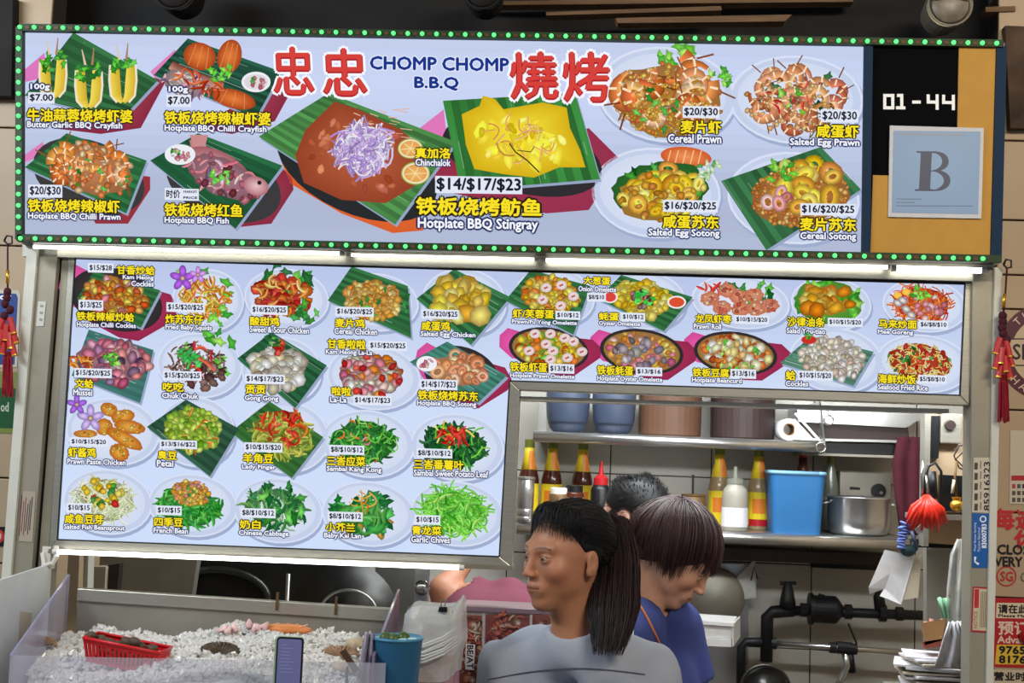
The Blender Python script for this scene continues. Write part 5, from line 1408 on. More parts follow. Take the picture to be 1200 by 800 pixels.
for i in range(3000):
    a = r.uniform(-math.pi, math.pi); a += .12 * math.sin(a * 13); el = r.uniform(-.62, .2) if abs(a) > 2.0 else (r.uniform(-.92, .15) if abs(a) > .95 else r.uniform(-.12, .5))
    dirE = Vector((math.sin(a + .25), -math.cos(a + .25), el)) if r.random() < .3 else Vector((math.sin(a), -math.cos(a), el)); pts = []; R_ = 1.12 + r.uniform(0, .17); st0 = r.uniform(0, .55)
    for j in range(8):
        t = st0 + (1 - st0) * j / 7; d = slerp(crown, dirE, t); rad = R_ * (1 + .05 * math.sin(3 * t + a) + .022 * math.sin(a * 11 + 4 * t) * t)
        s_ = Vector((0, .022, .034)) + (scalp(d) - Vector((0, .018, .034))) * rad; pts.append(HM2 @ (s_ + Vector((0, 0, -.012 * t * t))))
    strand(st, pts, r.uniform(.001, .002))
st.build('strands', 'hair_t', h2, smooth=True, kind='stuff')
# lanyard
ly = MB(); q_ = drape([(742 + 36 * t / 11, 700 + 66 * (t / 11) ** 1.3) for t in range(12)], .002, w2)
if len(q_) > 2: ly.tube([P(744, 693, Y2 - .05)] + q_, .003, 6)
else: ly.tube([P(744, 693, Y2 - .05), P(760, 720, Y2 - .12)], .003, 6)
ly.build('orange_lanyard', 'orange_cord', w2, smooth=True)

# ---------------------------------------------------------------- man behind her, seen from behind and the side
Y3 = .90
hp = P(741, 606, Y3); HM3 = head_matrix(hp, -118, 8, 0, 1.0)
zs3 = P(735, 692, Y3).z; base3 = Vector((hp.x, Y3 + .02, 0))
J3 = joints(base3, -120, 1.55 * zs3 / 1.222, .03, 0)
nk = HM3 @ Vector((0, .04, -.12)); J3['neck'] = Vector((nk.x, nk.y, J3['neck'].z))
opt3 = {'neck': ((0, .035, -.10), tuple(HM3.inverted() @ (Vector(J3['neck']) - Vector((0, 0, .03))))), 'old': .2}
w3, b3 = fig('man with short black hair and a white shirt, mostly hidden behind the two women', 'person', J3, HM3, opt3, base3, (196, 150, 128), 'white_top', [(Vector(J3['neck']) + Vector((0, 0, .03)), Vector(J3['neck']) + Vector((0, 0, .2)), .062, .07)], seed=9)
eyeballs(w3, HM3)
hair3 = {'r': (.084, .102, .092), 'cut': [((0, .62, .785), .004)], 'holes': [((.084, .008, -.012), (.03, .030, .040))]}
hv, hf = nets(lambda p: cap_sdf(p, hair3), (-.1, -.12, -.08), (.1, .15, .15), .005)
h3 = np_mesh('hair', xf(HM3, hv), hf, 'hair_b', w3); st = MB()
for i in range(1300):
    a = r.uniform(-math.pi, math.pi); d = Vector((math.sin(a), -math.cos(a), r.uniform(-.1, 2.2))).normalized()
    if d.y * .62 + d.z * .785 < .12: continue
    p0 = scalp(d); e = p0 * 1.0 + (d + Vector((0, -.4, .35))).normalized() * r.uniform(.008, .018) + Vector((r.uniform(-.006, .006), 0, r.uniform(-.004, .006)))
    strand(st, [HM3 @ p0, HM3 @ ((p0 + e) / 2 + d * .003), HM3 @ e], .0013)
st.build('strands', 'hair_b', h3, smooth=True, kind='stuff')

# ---------------------------------------------------------------- person in pink bending over behind the counter
Y4 = .72
top = P(566, 672, Y4)
base4 = Vector((P(580, 700, Y4).x, Y4 - .05, 0)); kk = 1.0
J4 = joints(base4, 168, 1.5, .0, .0)
def at4(x, y, z): return Vector((base4.x + x, base4.y + y, z))
zt = top.z
for s, g in (('l', -1), ('r', 1)):
    J4['hip_' + s] = at4(.08 * g, -.02, .84); J4['rib_' + s] = at4(.055 * g, .08, zt - .17)
    J4['sh_in_' + s] = at4(.05 * g - .02, .16, zt - .10); J4['sh_' + s] = at4(.12 * g - .02, .18, zt - .13)
    J4['el_' + s] = at4(.19 * g - .02, .26, zt - .30); J4['wr_' + s] = at4(.14 * g, .40, zt - .38)
J4['neck'] = at4(-.02, .24, zt - .13)
J4['el_l'] = P(520, 673, Y4 + .12); J4['el_l'].z -= .045; J4['wr_l'] = P(560, 640, Y4 + .25)
hp4 = at4(-.02, .36, zt - .20); HM4 = head_matrix(hp4, 180, 62, 0, 1.0)
opt4 = {'neck': ((0, .04, -.09), tuple(HM4.inverted() @ Vector(J4['neck']))), 'old': .3}
w4, b4 = fig('person in a pink top bending over below the menu board, only the back showing', 'person', J4, HM4, opt4, base4, (176, 124, 98), 'pink_top', [(Vector(J4['neck']) + Vector((0, .04, -.01)), Vector(J4['neck']) + Vector((0, .2, -.05)), .06, .08)], sleeve=.35, seed=12, folds=.006)
eyeballs(w4, HM4)
hair4 = {'r': (.084, .102, .092), 'cut': [((0, .62, .785), -.01)]}
hv, hf = nets(lambda p: cap_sdf(p, hair4), (-.1, -.12, -.08), (.1, .15, .15), .006); np_mesh('hair', xf(HM4, hv), hf, 'hair_b', w4)
# ================================================================== kitchen behind the boards
def gtag(o, g): o['group'] = g; return o
YS = 1.42
# upper shelf
sh = thing('wall_shelf', 'upper stainless shelf with a rounded lip and a slanted end bracket', 'shelf', tuple(P(790, 515, YS)))
za, zb = P(625, 508, YS), P(965, 522, YS); zt = (za.z + zb.z) / 2 + .012
def shelf(root, x0, x1, z, y0, y1, lip):
    MB().box((x0, y0, z - .006), (x1, y1, z)).build('board', 'steel', root)
    MB().tube([(x0, y0, z - lip), (x1, y0, z - lip)], lip, 12).build('rounded_lip', 'steel', root, smooth=True)
US = zt; LIPU = .019
shelf(sh, za.x, zb.x, zt, YS, YB - .012, LIPU)
c = MB(); c.prism([Vector((zb.x, YS, zt + .07 * 0 - .035)), Vector((zb.x, YS, zt)), Vector((zb.x, YS + .1, zt + .14)), Vector((zb.x, YB - .012, zt + .14)), Vector((zb.x, YB - .012, zt - .035))],
                  [Vector((zb.x + .006, YS, zt - .035)), Vector((zb.x + .006, YS, zt)), Vector((zb.x + .006, YS + .1, zt + .14)), Vector((zb.x + .006, YB - .012, zt + .14)), Vector((zb.x + .006, YB - .012, zt - .035))])
c.build('end_bracket', 'steel', sh)
MB().bar((932, 484), (967, 523), YS - .012, .008, .006).build('slanted_brace', 'steel', sh)
MB().slab([(931, 490), (955, 516), (931, 515)], YS - .006, YS - .002).build('gusset', 'white_post', sh)
MB().slab([(632, 470), (640, 470), (640, 506), (630, 506)], YS + .02, YS + .03).build('end_bracket', 'steel', sh)
# lower shelf, full width
YL2 = 1.40
la, lb = P(606, 612, YL2), P(1068, 640, YL2); zl = (P(840, 628, YL2).z + P(1050, 640, YL2).z) / 2 + .022
s2 = thing('wall_shelf', 'lower stainless shelf carrying the bottles, the blue bin and the steel pot', 'shelf', tuple(P(900, 630, YL2)))
shelf(s2, la.x, lb.x, zl, YL2, YB - .012, .020)
YI = 1.50
def on(px, Y=YI, z=None): p = P(px, 600, Y); return Vector((p.x, Y, zl if z is None else z))

# pots on the upper shelf
def tub(px0, px1, mname, name, label, cat, bowl=False, Y=1.55, h=.22):
    a, b = P(px0, 480, Y), P(px1, 480, Y); r_ = (b.x - a.x) / 2; c = Vector(((a.x + b.x) / 2, Y, US)); t = thing(name, label, cat, tuple(c))
    prof = [(r_ * .62, 0), (r_ * .82, .015), (r_ * .95, .05), (r_, .10), (r_ * 1.02, h)] if bowl else [(r_ * .93, 0), (r_ * .97, .006), (r_, h)]
    prof += [(r_ * .97, h), (r_ * .9, .03)]
    MB().lathe(prof, c, 32).build('body', mname, t, smooth=bowl)
    MB().lathe([(r_ * 1.0, h - .012), (r_ * 1.06, h - .01), (r_ * 1.06, h + .002), (r_ * .98, h + .004)], c, 32).build('rim', mname, t)
    return t
tub(640, 691, 'pot_blue', 'plastic_tub', 'blue-grey rounded tub at the left end of the upper shelf', 'tub', True, 1.52)
tub(694, 745, 'pot_blue', 'plastic_tub', 'blue-grey rounded tub next to the wide tan pot on the upper shelf', 'tub', True, 1.52)
tub(748, 823, 'pot_brown', 'cooking_pot', 'wide tan pot in the middle of the upper shelf', 'pot', Y=1.56)
tub(832, 909, 'pot_dark', 'cooking_pot', 'wide dark brown pot near the right end of the upper shelf', 'pot', Y=1.58)
rl = thing('paper_roll', 'white paper roll lying end-on beside the dark brown pot', 'roll', tuple(P(925, 500, 1.47)))
c = P(925, 499, 1.47); c.z = US + .038
MB().lathe([(.022, 0), (.038, 0), (.038, .12), (.022, .12), (.022, 0)], c, 24, 'y', cap=False).build('sheet_winding', 'paper', rl)
MB().lathe([(.0218, .001), (.0218, .11), (.019, .11), (.019, .001), (.0218, .001)], c, 24, 'y', cap=False).build('core', 'wood', rl)
for px, py, lab in ((962, 524, 'chrome ring hanging at the end of the upper shelf'), (971, 492, 'chrome ring hanging behind the slanted shelf bracket')):
    c = P(px, py, 1.40); m_ = MB(); m_.tube([c + Vector((.016 * math.cos(a / 12 * 6.283), 0, .016 * math.sin(a / 12 * 6.283))) for a in range(13)], .003, 6)
    m_.tube([c + Vector((0, 0, .016)), c + Vector((0, .02, .04))], .002, 5)
    tag(m_.build('hanging_ring', 'brass', smooth=True), lab, 'ring')

# bottles
M['tea_glass'] = mat('pale_amber_glass', (150, 128, 92), .2)
def bottle(px, label, kind='sauce', Y=YI, h=.285, r_=.037, group='yellow labelled sauce bottles'):
    c = on(px, Y); t = thing('sauce_bottle', label, 'bottle', tuple(c), group)
    rr = random.Random(int(px)); 
    if kind == 'sauce':
        MB().lathe([(r_ * .94, 0), (r_, .006), (r_, h * .50), (r_ * .92, h * .56), (r_ * .45, h * .80), (r_ * .42, h * .9)], c, 18).build('glass_body', 'glass_b' if px < 700 else 'tea_glass', t, smooth=True)
        MB().lathe([(r_ * 1.02, h * .05), (r_ * 1.02, h * .46)], c, 18).build('front_label', 'yellow', t)
        q = MB(); 
        for k in range(7):
            a = -math.pi / 2 + (k - 3) * .22; q.vert(c + Vector((math.cos(a) * r_ * 1.04, math.sin(a) * r_ * 1.04, h * .20))); q.vert(c + Vector((math.cos(a) * r_ * 1.04, math.sin(a) * r_ * 1.04, h * .38)))
        for k in range(6): q.f.append([2 * k, 2 * k + 2, 2 * k + 3, 2 * k + 1])
        q.build('orange_patch', 'orange', t)
        q = MB()
        for k in range(9):
            a = -math.pi / 2 + (k - 4) * .26; q.vert(c + Vector((math.cos(a) * r_ * 1.045, math.sin(a) * r_ * 1.045, h * .05))); q.vert(c + Vector((math.cos(a) * r_ * 1.045, math.sin(a) * r_ * 1.045, h * .13)))
        for k in range(8): q.f.append([2 * k, 2 * k + 2, 2 * k + 3, 2 * k + 1])
        q.build('red_band', 'red' if px > 870 else 'yellow', t)
        q = MB()
        for k in range(7):
            a = -math.pi / 2 + .55 + (k - 3) * .17
            for hh_, rr_ in ((.64, .80), (.86, .50)): q.vert(c + Vector((math.cos(a) * r_ * rr_, math.sin(a) * r_ * rr_, h * hh_)))
        for k in range(6): q.f.append([2 * k, 2 * k + 2, 2 * k + 3, 2 * k + 1])
        q.build('neck_patch', 'orange', t)
        MB().lathe([(r_ * .80, h * .62), (r_ * .50, h * .80), (r_ * .47, h * .92)], c, 18).build('neck_label', 'yellow', t, smooth=True)
        MB().lathe([(r_ * .48, h * .90), (r_ * .48, h), (r_ * .40, h * 1.005)], c, 16).build('cap', 'green_cap', t)
    return t
lab = ['half hidden in the board opening corner', 'second from the left, in front of the brown jars', 'third from the left, olive cap, beside the black squeeze bottle', 'between the brown tin and the white jar', 'between the white jar and the blue bin']
for px, l_, Y in ((618, lab[0], 1.56), (645, lab[1], 1.58), (681, lab[2], 1.60), (842, lab[3], 1.58), (888, lab[4], 1.60)): bottle(px, 'yellow sauce bottle ' + l_, Y=Y)
def jar(px, label, name, Y, r_, h, parts, group=None):
    c = on(px, Y); t = thing(name, label, 'jar' if 'jar' in name else ('tin' if 'tin' in name else 'bottle'), tuple(c), group)
    for n_, prof, m_ in parts: MB().lathe([(a * r_, b * h) for a, b in prof], c, 20).build(n_, m_, t, smooth=(n_ == 'body'))
    return t
M['cloudy'] = mat('cloudy_plastic', (150, 146, 134), .4)
jar(861, 'clear white-filled jar with a spout lid, left of a yellow bottle', 'squeeze_jar', 1.44, .044, .19, [('body', [(.95, 0), (1, .03), (1, .62), (.9, .74), (.62, .82), (.6, .88)], 'cloudy'), ('paper_label', [(1.02, .08), (1.02, .42)], 'paper'), ('lid', [(.66, .84), (.66, .93), (.2, .95), (.12, 1.15)], 'glass_g')])
jar(813, 'brown tin holding a dark stirring stick', 'brown_tin', 1.47, .040, .115, [('body', [(1, 0), (1, 1), (.95, 1), (.95, .1)], 'tin'), ('rim', [(1, .97), (1.05, .98), (1.05, 1.02), (.97, 1.03)], 'tin')])
MB_ = MB().tube([on(812, 1.47) + Vector((0, 0, .02)), on(811, 1.47) + Vector((0, 0, .185))], .004, 6); tag(MB_.build('stirring_stick', 'black'), 'thin dark stick standing in the brown tin', 'stick')
jar(703, 'black squeeze bottle with a red nozzle cap', 'squeeze_bottle', 1.47, .034, .20, [('body', [(.95, 0), (1, .05), (1, .6), (.7, .7)], 'black'), ('cap', [(.74, .68), (.74, .8), (.3, .86), (.12, 1.1)], 'red')], None)
jar(655, 'brown sauce jar with a pale lid behind the ponytail woman', 'sauce_jar', 1.44, .036, .12, [('body', [(.95, 0), (1, .05), (1, .8), (.85, .86)], 'tin'), ('lid', [(.88, .84), (.88, 1), (.8, 1.02)], 'tube_cap')])
jar(672, 'brown sauce jar with a dull yellow wrap beside the black squeeze bottle', 'sauce_jar', 1.44, .034, .13, [('body', [(.95, 0), (1, .05), (1, .8), (.85, .86)], 'glass_b'), ('wrap', [(1.02, .2), (1.02, .7)], 'paper_d'), ('lid', [(.88, .84), (.88, 1), (.8, 1.02)], 'black')])
jar(615, 'ribbed silver canister at the left end of the lower shelf', 'steel_canister_tin', 1.42, .030, .16, [('body', [(1, 0), (1, .12), (.94, .14), (1, .16), (1, .28), (.94, .3), (1, .32), (1, .9), (.9, .94)], 'steel'), ('rim', [(1.0, .92), (1.06, .93), (1.06, .97), (.9, .98)], 'steel')])
jar(940, 'brown glass bottle with a white label behind the blue bin', 'brown_bottle', 1.64, .036, .27, [('body', [(.95, 0), (1, .02), (1, .6), (.45, .85), (.4, 1)], 'glass_b'), ('paper_label', [(1.02, .35), (1.02, .62)], 'paper'), ('cap', [(.42, .96), (.42, 1.05)], 'red')])
jar(973, 'slender greenish bottle between the blue bin and the grey box', 'green_bottle', 1.68, .030, .29, [('body', [(.95, 0), (1, .02), (1, .55), (.45, .8), (.4, 1)], 'glass_g'), ('collar', [(.46, .84), (.46, .96)], 'green_cap'), ('cap', [(.44, .97), (.44, 1.03)], 'green_cap')])

# blue bin
bn = thing('plastic_bin', 'square sky-blue plastic bin with a rolled rim on the lower shelf', 'bin', tuple(on(933, 1.48)))
a, b = P(906, 620, 1.42), P(962, 620, 1.42); w = (b.x - a.x); d = .17; z1 = zl; hgt = .205; g = .012
x0, x1, y0, y1 = a.x, b.x, 1.415, 1.415 + d
def rr_loop(x0, x1, y0, y1, z, r_, n=4):
    L = []
    for cx, cy, a0 in ((x1 - r_, y0 + r_, -90), (x1 - r_, y1 - r_, 0), (x0 + r_, y1 - r_, 90), (x0 + r_, y0 + r_, 180)):
        for k in range(n + 1): an = math.radians(a0 + 90 * k / n); L.append(Vector((cx + r_ * math.cos(an), cy + r_ * math.sin(an), z)))
    return L
def loft(mb, loops, capb=True, capt=True):
    b0 = len(mb.v); n = len(loops[0])
    for L in loops:
        for p in L: mb.vert(p)
    for i in range(len(loops) - 1):
        for k in range(n): mb.f.append([b0 + i * n + k, b0 + i * n + (k + 1) % n, b0 + (i + 1) * n + (k + 1) % n, b0 + (i + 1) * n + k])
    if capb: mb.f.append([b0 + k for k in reversed(range(n))])
    if capt: mb.f.append([b0 + (len(loops) - 1) * n + k for k in range(n)])
    return mb
loft(MB(), [rr_loop(x0, x1, y0, y1, z1, .02), rr_loop(x0 - g, x1 + g, y0 - g, y1 + g, z1 + hgt, .024), rr_loop(x0 - g + .004, x1 + g - .004, y0 - g + .004, y1 + g - .004, z1 + hgt, .022), rr_loop(x0 + .005, x1 - .005, y0 + .005, y1 - .005, z1 + .01, .018)]).build('body', 'blue_bin', bn)
MB().tube([p for p in rr_loop(x0 - g, x1 + g, y0 - g, y1 + g, z1 + hgt, .024)] + [rr_loop(x0 - g, x1 + g, y0 - g, y1 + g, z1 + hgt, .024)[0]], .0065, 8).build('rolled_rim', mat('pale_blue_rim', (128, 180, 214), .35), bn, smooth=True)
# steel pot and grey box
pc = on(1006, 1.52); pt_ = thing('steel_pot', 'round stainless pot on the right part of the lower shelf', 'pot', tuple(pc)); R_ = (P(1040, 600, 1.5).x - P(966, 600, 1.5).x) / 2
MB().lathe([(R_ * .80, 0), (R_ * .93, .012), (R_ * .98, .05), (R_, .125), (R_ * 1.05, .13), (R_ * .98, .132), (R_ * .9, .02)], pc, 36).build('body', 'steel', pt_, smooth=True)
for g_ in (-1, 1): MB().tube([pc + Vector((g_ * R_ * .95, -.02, .11)), pc + Vector((g_ * (R_ + .022), -.02, .105)), pc + Vector((g_ * (R_ + .022), .02, .105)), pc + Vector((g_ * R_ * .95, .02, .11))], .004, 6).build('side_handle', 'steel', pt_, smooth=True)
gb = thing('grey_box', 'grey appliance box with a round black knob behind the steel pot', 'appliance', tuple(on(1015, 1.70)))
q0, q1 = P(984, 552, 1.66), P(1044, 552, 1.66); zb0 = zl
MB().box((q0.x, 1.655, zb0), (q1.x, 1.73, q0.z)).build('case', 'steel_dull', gb, bevel=.004)
kc = P(1029, 575, 1.655); MB().lathe([(.026, -.012), (.026, .0)], kc, 24, 'y').build('knob', 'black', gb); MB().lathe([(.006, -.016), (.006, -.012)], kc + Vector((.008, 0, -.006)), 12, 'y').build('pointer', 'steel', gb)
MB().slab([(996, 570), (1008, 571), (1008, 574), (996, 573)], 1.651, 1.655).build('slot', 'black', gb)
# maroon cloth
mc = MB(); rr = random.Random(4); n = 14; rows = [(1052, 1084, 512), (1046, 1086, 545), (1048, 1088, 570), (1052, 1086, 600), (1056, 1080, 626)]
def cloth(rows, Y, amp, n=14, seed=3, d=.004):
    mb = MB(); rr = random.Random(seed); ph = rr.uniform(0, 6)
    for i, (xa, xb, y) in enumerate(rows):
        for k in range(n): t = k / (n - 1); mb.vert(P(xa + (xb - xa) * t, y + rr.uniform(-1, 1), Y + amp * math.sin(t * 14 + ph + i * .5)))
    for i in range(len(rows) - 1):
        for k in range(n - 1): a = i * n + k; mb.f.append([a, a + 1, a + n + 1, a + n])
    return mb
def thick(o, t): m_ = o.modifiers.new('thickness', 'SOLIDIFY'); m_.thickness = t; return o
o = thick(cloth(rows, 1.495, .009).build('hanging_cloth', 'maroon', smooth=True), .004); tag(o, 'dark maroon cloth hanging beside the steel pot', 'cloth')

# hood / dark shelf behind the pot
hb = thing('range_hood', 'dull steel hood with dark slots behind the upper shelf end', 'hood', tuple(P(1010, 510, 1.2)))
MB().slab([(934, 478), (1090, 484), (1062, 501), (936, 494)], 1.50, 1.72).build('top_panel', 'steel', hb)
MB().slab([(940, 495), (1064, 500), (1066, 516), (942, 513)], 1.52, 1.72).build('slot_panel', 'pot_dark', hb)
MB().slab([(940, 513), (1068, 516), (1068, 519), (940, 516)], 1.50, 1.72).build('edge_strip', 'steel', hb)
MB().slab([(942, 517), (1066, 520), (1066, 533), (942, 530)], 1.53, 1.72).build('lower_slot_panel', 'black', hb)
MB().slab([(940, 530), (1062, 534), (1062, 537), (940, 533)], 1.51, 1.72).build('edge_strip', 'steel_dull', hb)
# dark band under the lower shelf
und = MB(); und.slab([(820, 640), (1066, 652), (1066, 664), (820, 655)], 1.55, 1.72); tag(und.build('shelf_support_beam', 'pot_dark'), 'dark beam on the wall just under the lower shelf', 'beam')
# splash sheet and round lid behind the sink
ss = MB(); ss.slab([(700, 655), (877, 661), (877, 806), (700, 800)], YB - .022, YB - .0125); tag(ss.build('splash_sheet', 'steel'), 'stainless splash sheet on the wall behind the woman in blue', 'sheet')
c = P(838, 700, 1.66); tag(MB().lathe([(.002, -.03), (.05, -.026), (.08, -.012), (.104, .0), (.107, .006)], c, 40, 'y').build('wok_lid', 'steel_dull', smooth=True), 'round dull lid leaning on the wall behind the woman in blue', 'lid')
# tray rack
M['bright_tray'] = mat('bright_tray_steel', (214, 214, 212), .3, .35, noise=.1)
tr = thing('wire_tray', 'square stainless tray with raised sides right of the woman in blue', 'tray', tuple(P(822, 738, 1.0)))
MB().prism([P(779, 716, 1.12), P(864, 722, 1.12), P(858, 731, .98), P(776, 724, .98)], [p - Vector((0, 0, .006)) for p in (P(779, 716, 1.12), P(864, 722, 1.12), P(858, 731, .98), P(776, 724, .98))]).build('floor_plate', 'bright_tray', tr)
MB().slab([(776, 729), (858, 734), (858, 748), (777, 744)], .985, .992).build('front_panel', 'bright_tray', tr)
MB().slab([(776, 724), (860, 730), (860, 734), (776, 728)], .975, .985).build('top_rim', 'bright_tray', tr)
MB().slab([(777, 745), (857, 749), (857, 758), (778, 754)], .975, .985).build('bottom_rim', 'bright_tray', tr)
MB().prism([P(858, 731, .98), P(866, 722, 1.12), P(866, 746, 1.12), P(858, 757, .98)], [p + Vector((.004, 0, 0)) for p in (P(858, 731, .98), P(866, 722, 1.12), P(866, 746, 1.12), P(858, 757, .98))]).build('side_panel', 'bright_tray', tr)
MB().lathe([(.018, 0), (.020, .03), (.017, .03), (.015, .004)], P(803, 721, 1.06), 16).build('cup', 'steel', tr)
# water pipes
YP = 1.60
pv = thing('water_pipe', 'black upper water pipe with a cross tap and a fat round pump body', 'pipe', tuple(P(960, 715, YP)))
T = lambda pts, r_, Y=YP, n=10: MB().tube([P(x, y, Y) for x, y in pts], r_, n)
T([(898, 775), (899, 722), (905, 717), (930, 715)], .022).build('elbow_pipe', 'iron', pv, smooth=True)
T([(928, 715), (1110, 722)], .017).build('long_pipe', 'iron', pv, smooth=True)
MB().lathe([(.030, 0), (.056, .0), (.056, .012), (.048, .014), (.048, .09), (.040, .10), (.020, .115)], P(948, 713, YP), 24, 'x').build('pump_body', 'iron', pv, smooth=False)
T([(962, 703), (963, 696)], .012).build('bleed_screw', 'iron', pv)
T([(923, 714), (923, 690), (923, 682)], .014).build('tap_stem', 'iron', pv, smooth=True)
MB().lathe([(.030, -.03), (.026, .0), (.018, .04), (.010, .06)], P(923, 702, YP), 14).build('bonnet', 'iron', pv, smooth=True)
t_ = T([(914, 683), (933, 683)], .007).build('cross_handle', 'iron', pv); 
for x_, w_ in ((938, .024), (990, .026), (1030, .03), (1050, .024)): T([(x_, 714 + (x_ - 930) * .04), (x_ + 8, 714.4 + (x_ - 930) * .04)], w_).build('coupling', 'iron', pv)
T([(1032, 717), (1030, 700), (1035, 690)], .02).build('branch_valve', 'iron', pv, smooth=True)
pw = thing('chrome_pipe', 'bright chrome lower water pipe with black joints', 'pipe', tuple(P(960, 755, YP)))
T([(868, 800), (869, 758), (874, 752), (905, 752)], .016).build('down_pipe', 'iron', pw, smooth=True)
T([(905, 753), (1068, 765)], .010).build('long_pipe', 'brass', pw, smooth=True)
for x_, w_ in ((906, .020), (975, .019), (1000, .019)): T([(x_ - 3, 753.5 + (x_ - 906) * .072), (x_ + 4, 754 + (x_ - 906) * .072)], w_).build('coupling', 'iron', pw)
T([(980, 758), (998, 760)], .022).build('tee_joint', 'iron', pw)
T([(990, 762), (993, 780), (986, 796), (982, 804)], .013).build('spout', 'brass', pw, smooth=True)
T([(996, 762), (999, 788)], .012).build('valve_body', 'iron', pw, smooth=True)
tag(T([(994, 730), (1004, 754)], .0035).build('thin_rod', 'black'), 'thin dark rod slanting between the two water pipes', 'rod')
c = P(897, 808, 1.45); m_ = MB(); m_.tube([c + Vector((.082 * math.cos(a), 0, .082 * math.sin(a))) for a in [math.pi * k / 20 for k in range(21)]], .006, 8)
m_.lathe([(.076, .01), (.06, .03), (.02, .035)], c, 28, 'y')
tag(m_.build('round_pan', 'wok', smooth=True), 'rim of a dark round pan at the lower picture edge, under the pipes', 'pan')
tag(MB().slab([(864, 676), (885, 655), (886, 700), (872, 702)], 1.66, 1.68).build('clear_bag', 'bag'), 'small clear bag hanging on the wall above the tap', 'bag')
m_ = T([(880, 680), (884, 664), (888, 678)], .003, 1.62); tag(m_.build('wall_hook', 'black'), 'small dark hook beside the clear bag', 'hook')
tag(T([(950, 660), (1035, 664)], .014, 1.68).build('soot_pipe', 'iron', smooth=True), 'short sooty pipe along the wall under the lower shelf', 'pipe')

# ================================================================== right inside corner
YC = .55
cb = thing('utility_board', 'beige board with a switch box and a black strip inside the right post', 'board', tuple(P(1110, 540, YC)))
MB().slab([(1086, 484), (1146, 486), (1146, 640), (1086, 636)], YC + .05, YC + .08).build('backing', 'tile_g', cb)
MB().slab([(1092, 487), (1101, 487), (1100, 537), (1091, 537)], YC + .03, YC + .05).build('black_strip', 'black', cb)
MB().slab([(1103, 484), (1128, 485), (1127, 520), (1102, 519)], YC + .02, YC + .05).build('switch_box', 'alu', cb, bevel=.003)
MB().lathe([(.013, -.012), (.015, 0)], P(1113, 498, YC + .02), 18, 'y').build('knob', 'pot_dark', cb)
MB().slab([(1084, 484), (1091, 484), (1088, 640), (1082, 640)], YC + .0, YC + .05).build('edge_post', 'alu', cb)
m_ = MB(); m_.slab([(1102, 556), (1140, 558), (1140, 600), (1101, 598)], YC + .03, YC + .05); m_.build('black_panel', 'black', cb)
m_ = MB().slab([(1086, 602), (1146, 604), (1146, 806), (1086, 806)], YC + .12, YC + .16); tag(m_.build('cabinet_side', 'steel_dull'), 'dull steel cabinet side in the right inner corner', 'cabinet')
tag(MB().slab([(1072, 602), (1140, 604), (1140, 610), (1072, 608)], YC - .01, YC + .1).build('metal_bar', 'alu'), 'horizontal metal bar behind the gold bell', 'bar')
tag(MB().slab([(1070, 632), (1140, 634), (1140, 643), (1070, 641)], YC + .06, YC + .1).build('dark_bar', 'dark'), 'dark horizontal bar under the gold bell', 'bar')
m_ = MB()
for sgn, pts in ((1, [(1142, 520), (1124, 522), (1118, 534), (1124, 548), (1142, 556)]), (1, [(1142, 526), (1128, 530), (1120, 538), (1130, 548), (1142, 552)]), (1, [(1122, 540), (1118, 560), (1122, 575)])):
    m_.tube([P(x, y, YC - .02) for x, y in pts], .0022, 6)
tag(m_.build('wire_loops', 'black', smooth=True), 'black wire loops sticking out by the right post', 'wire')
m_ = MB(); m_.tube([P(1084, 584, YC - .02), P(1084, 560, YC - .02), P(1088, 546, YC - .02), P(1096, 542, YC - .02), P(1103, 552, YC - .02), P(1104, 584, YC - .02)], .004, 8)
m_.tube([P(1092, 552, YC), P(1094, 584, YC)], .012, 10)
tag(m_.build('black_headset', 'black', smooth=True), 'black looped strap hanging above the red petals', 'strap')
m_ = MB(); m_.tube([P(1082, 540, YC - .05), P(1080, 558, YC - .05), P(1081, 584, YC - .05)], .0035, 8); m_.tube([P(1085, 556, YC - .05), P(1088, 584, YC - .05)], .003, 8)
tag(m_.build('chrome_hook', 'brass', smooth=True), 'chrome hook that holds the bunch of red petals', 'hook')
# bunch of red petals
rf = thing('red_petal_bunch', 'bunch of long glossy red petals hanging upside down inside the right post', 'decoration', tuple(P(1085, 582, YC - .06))); rr = random.Random(5)
pm = MB(); c0 = P(1086, 580, YC - .06); cpt = Vector((0, 0, 0))
pet = None
for i in range(26):
    a = -.62 + 1.24 * (i % 13) / 12 + rr.uniform(-.05, .05); L_ = (.092 if i < 13 else .078) * rr.uniform(.9, 1.08); dy = -.012 if i < 13 else .006
    e = c0 + Vector((math.sin(a) * L_ * 1.0, dy, -math.cos(a) * L_)); m = c0.lerp(e, .55) + Vector((math.sin(a) * .010, dy - .006, .004))
    MB().tube([c0 + Vector((math.sin(a) * .008, 0, 0)), c0.lerp(m, .5) + Vector((0, -.003, 0)), m, e], [.0025, .0055, .0075, .003], 7).build('petal', 'red_flower', rf, smooth=True)
# gold bell
gbell = thing('gold_bell', 'small round gold bell with a crown top beside the right post', 'bell', tuple(P(1121, 582, YC - .05))); c = P(1121, 592, YC - .05)
MB().ell(c, (.017, .017, .016), 18, 12).build('body', 'gold', gbell, smooth=True)
MB().lathe([(.010, .012), (.013, .022), (.011, .016)], c, 10).build('crown', 'gold', gbell)
MB().tube([P(1121, 582, YC - .05), P(1119, 560, YC - .05), P(1121, 540, YC - .04)], .003, 6).build('chain', 'tin', gbell, smooth=True)
MB().tube([P(1116, 578, YC - .055), P(1118, 562, YC - .055)], .004, 6).build('pale_charm', 'paper_d', gbell, smooth=True)
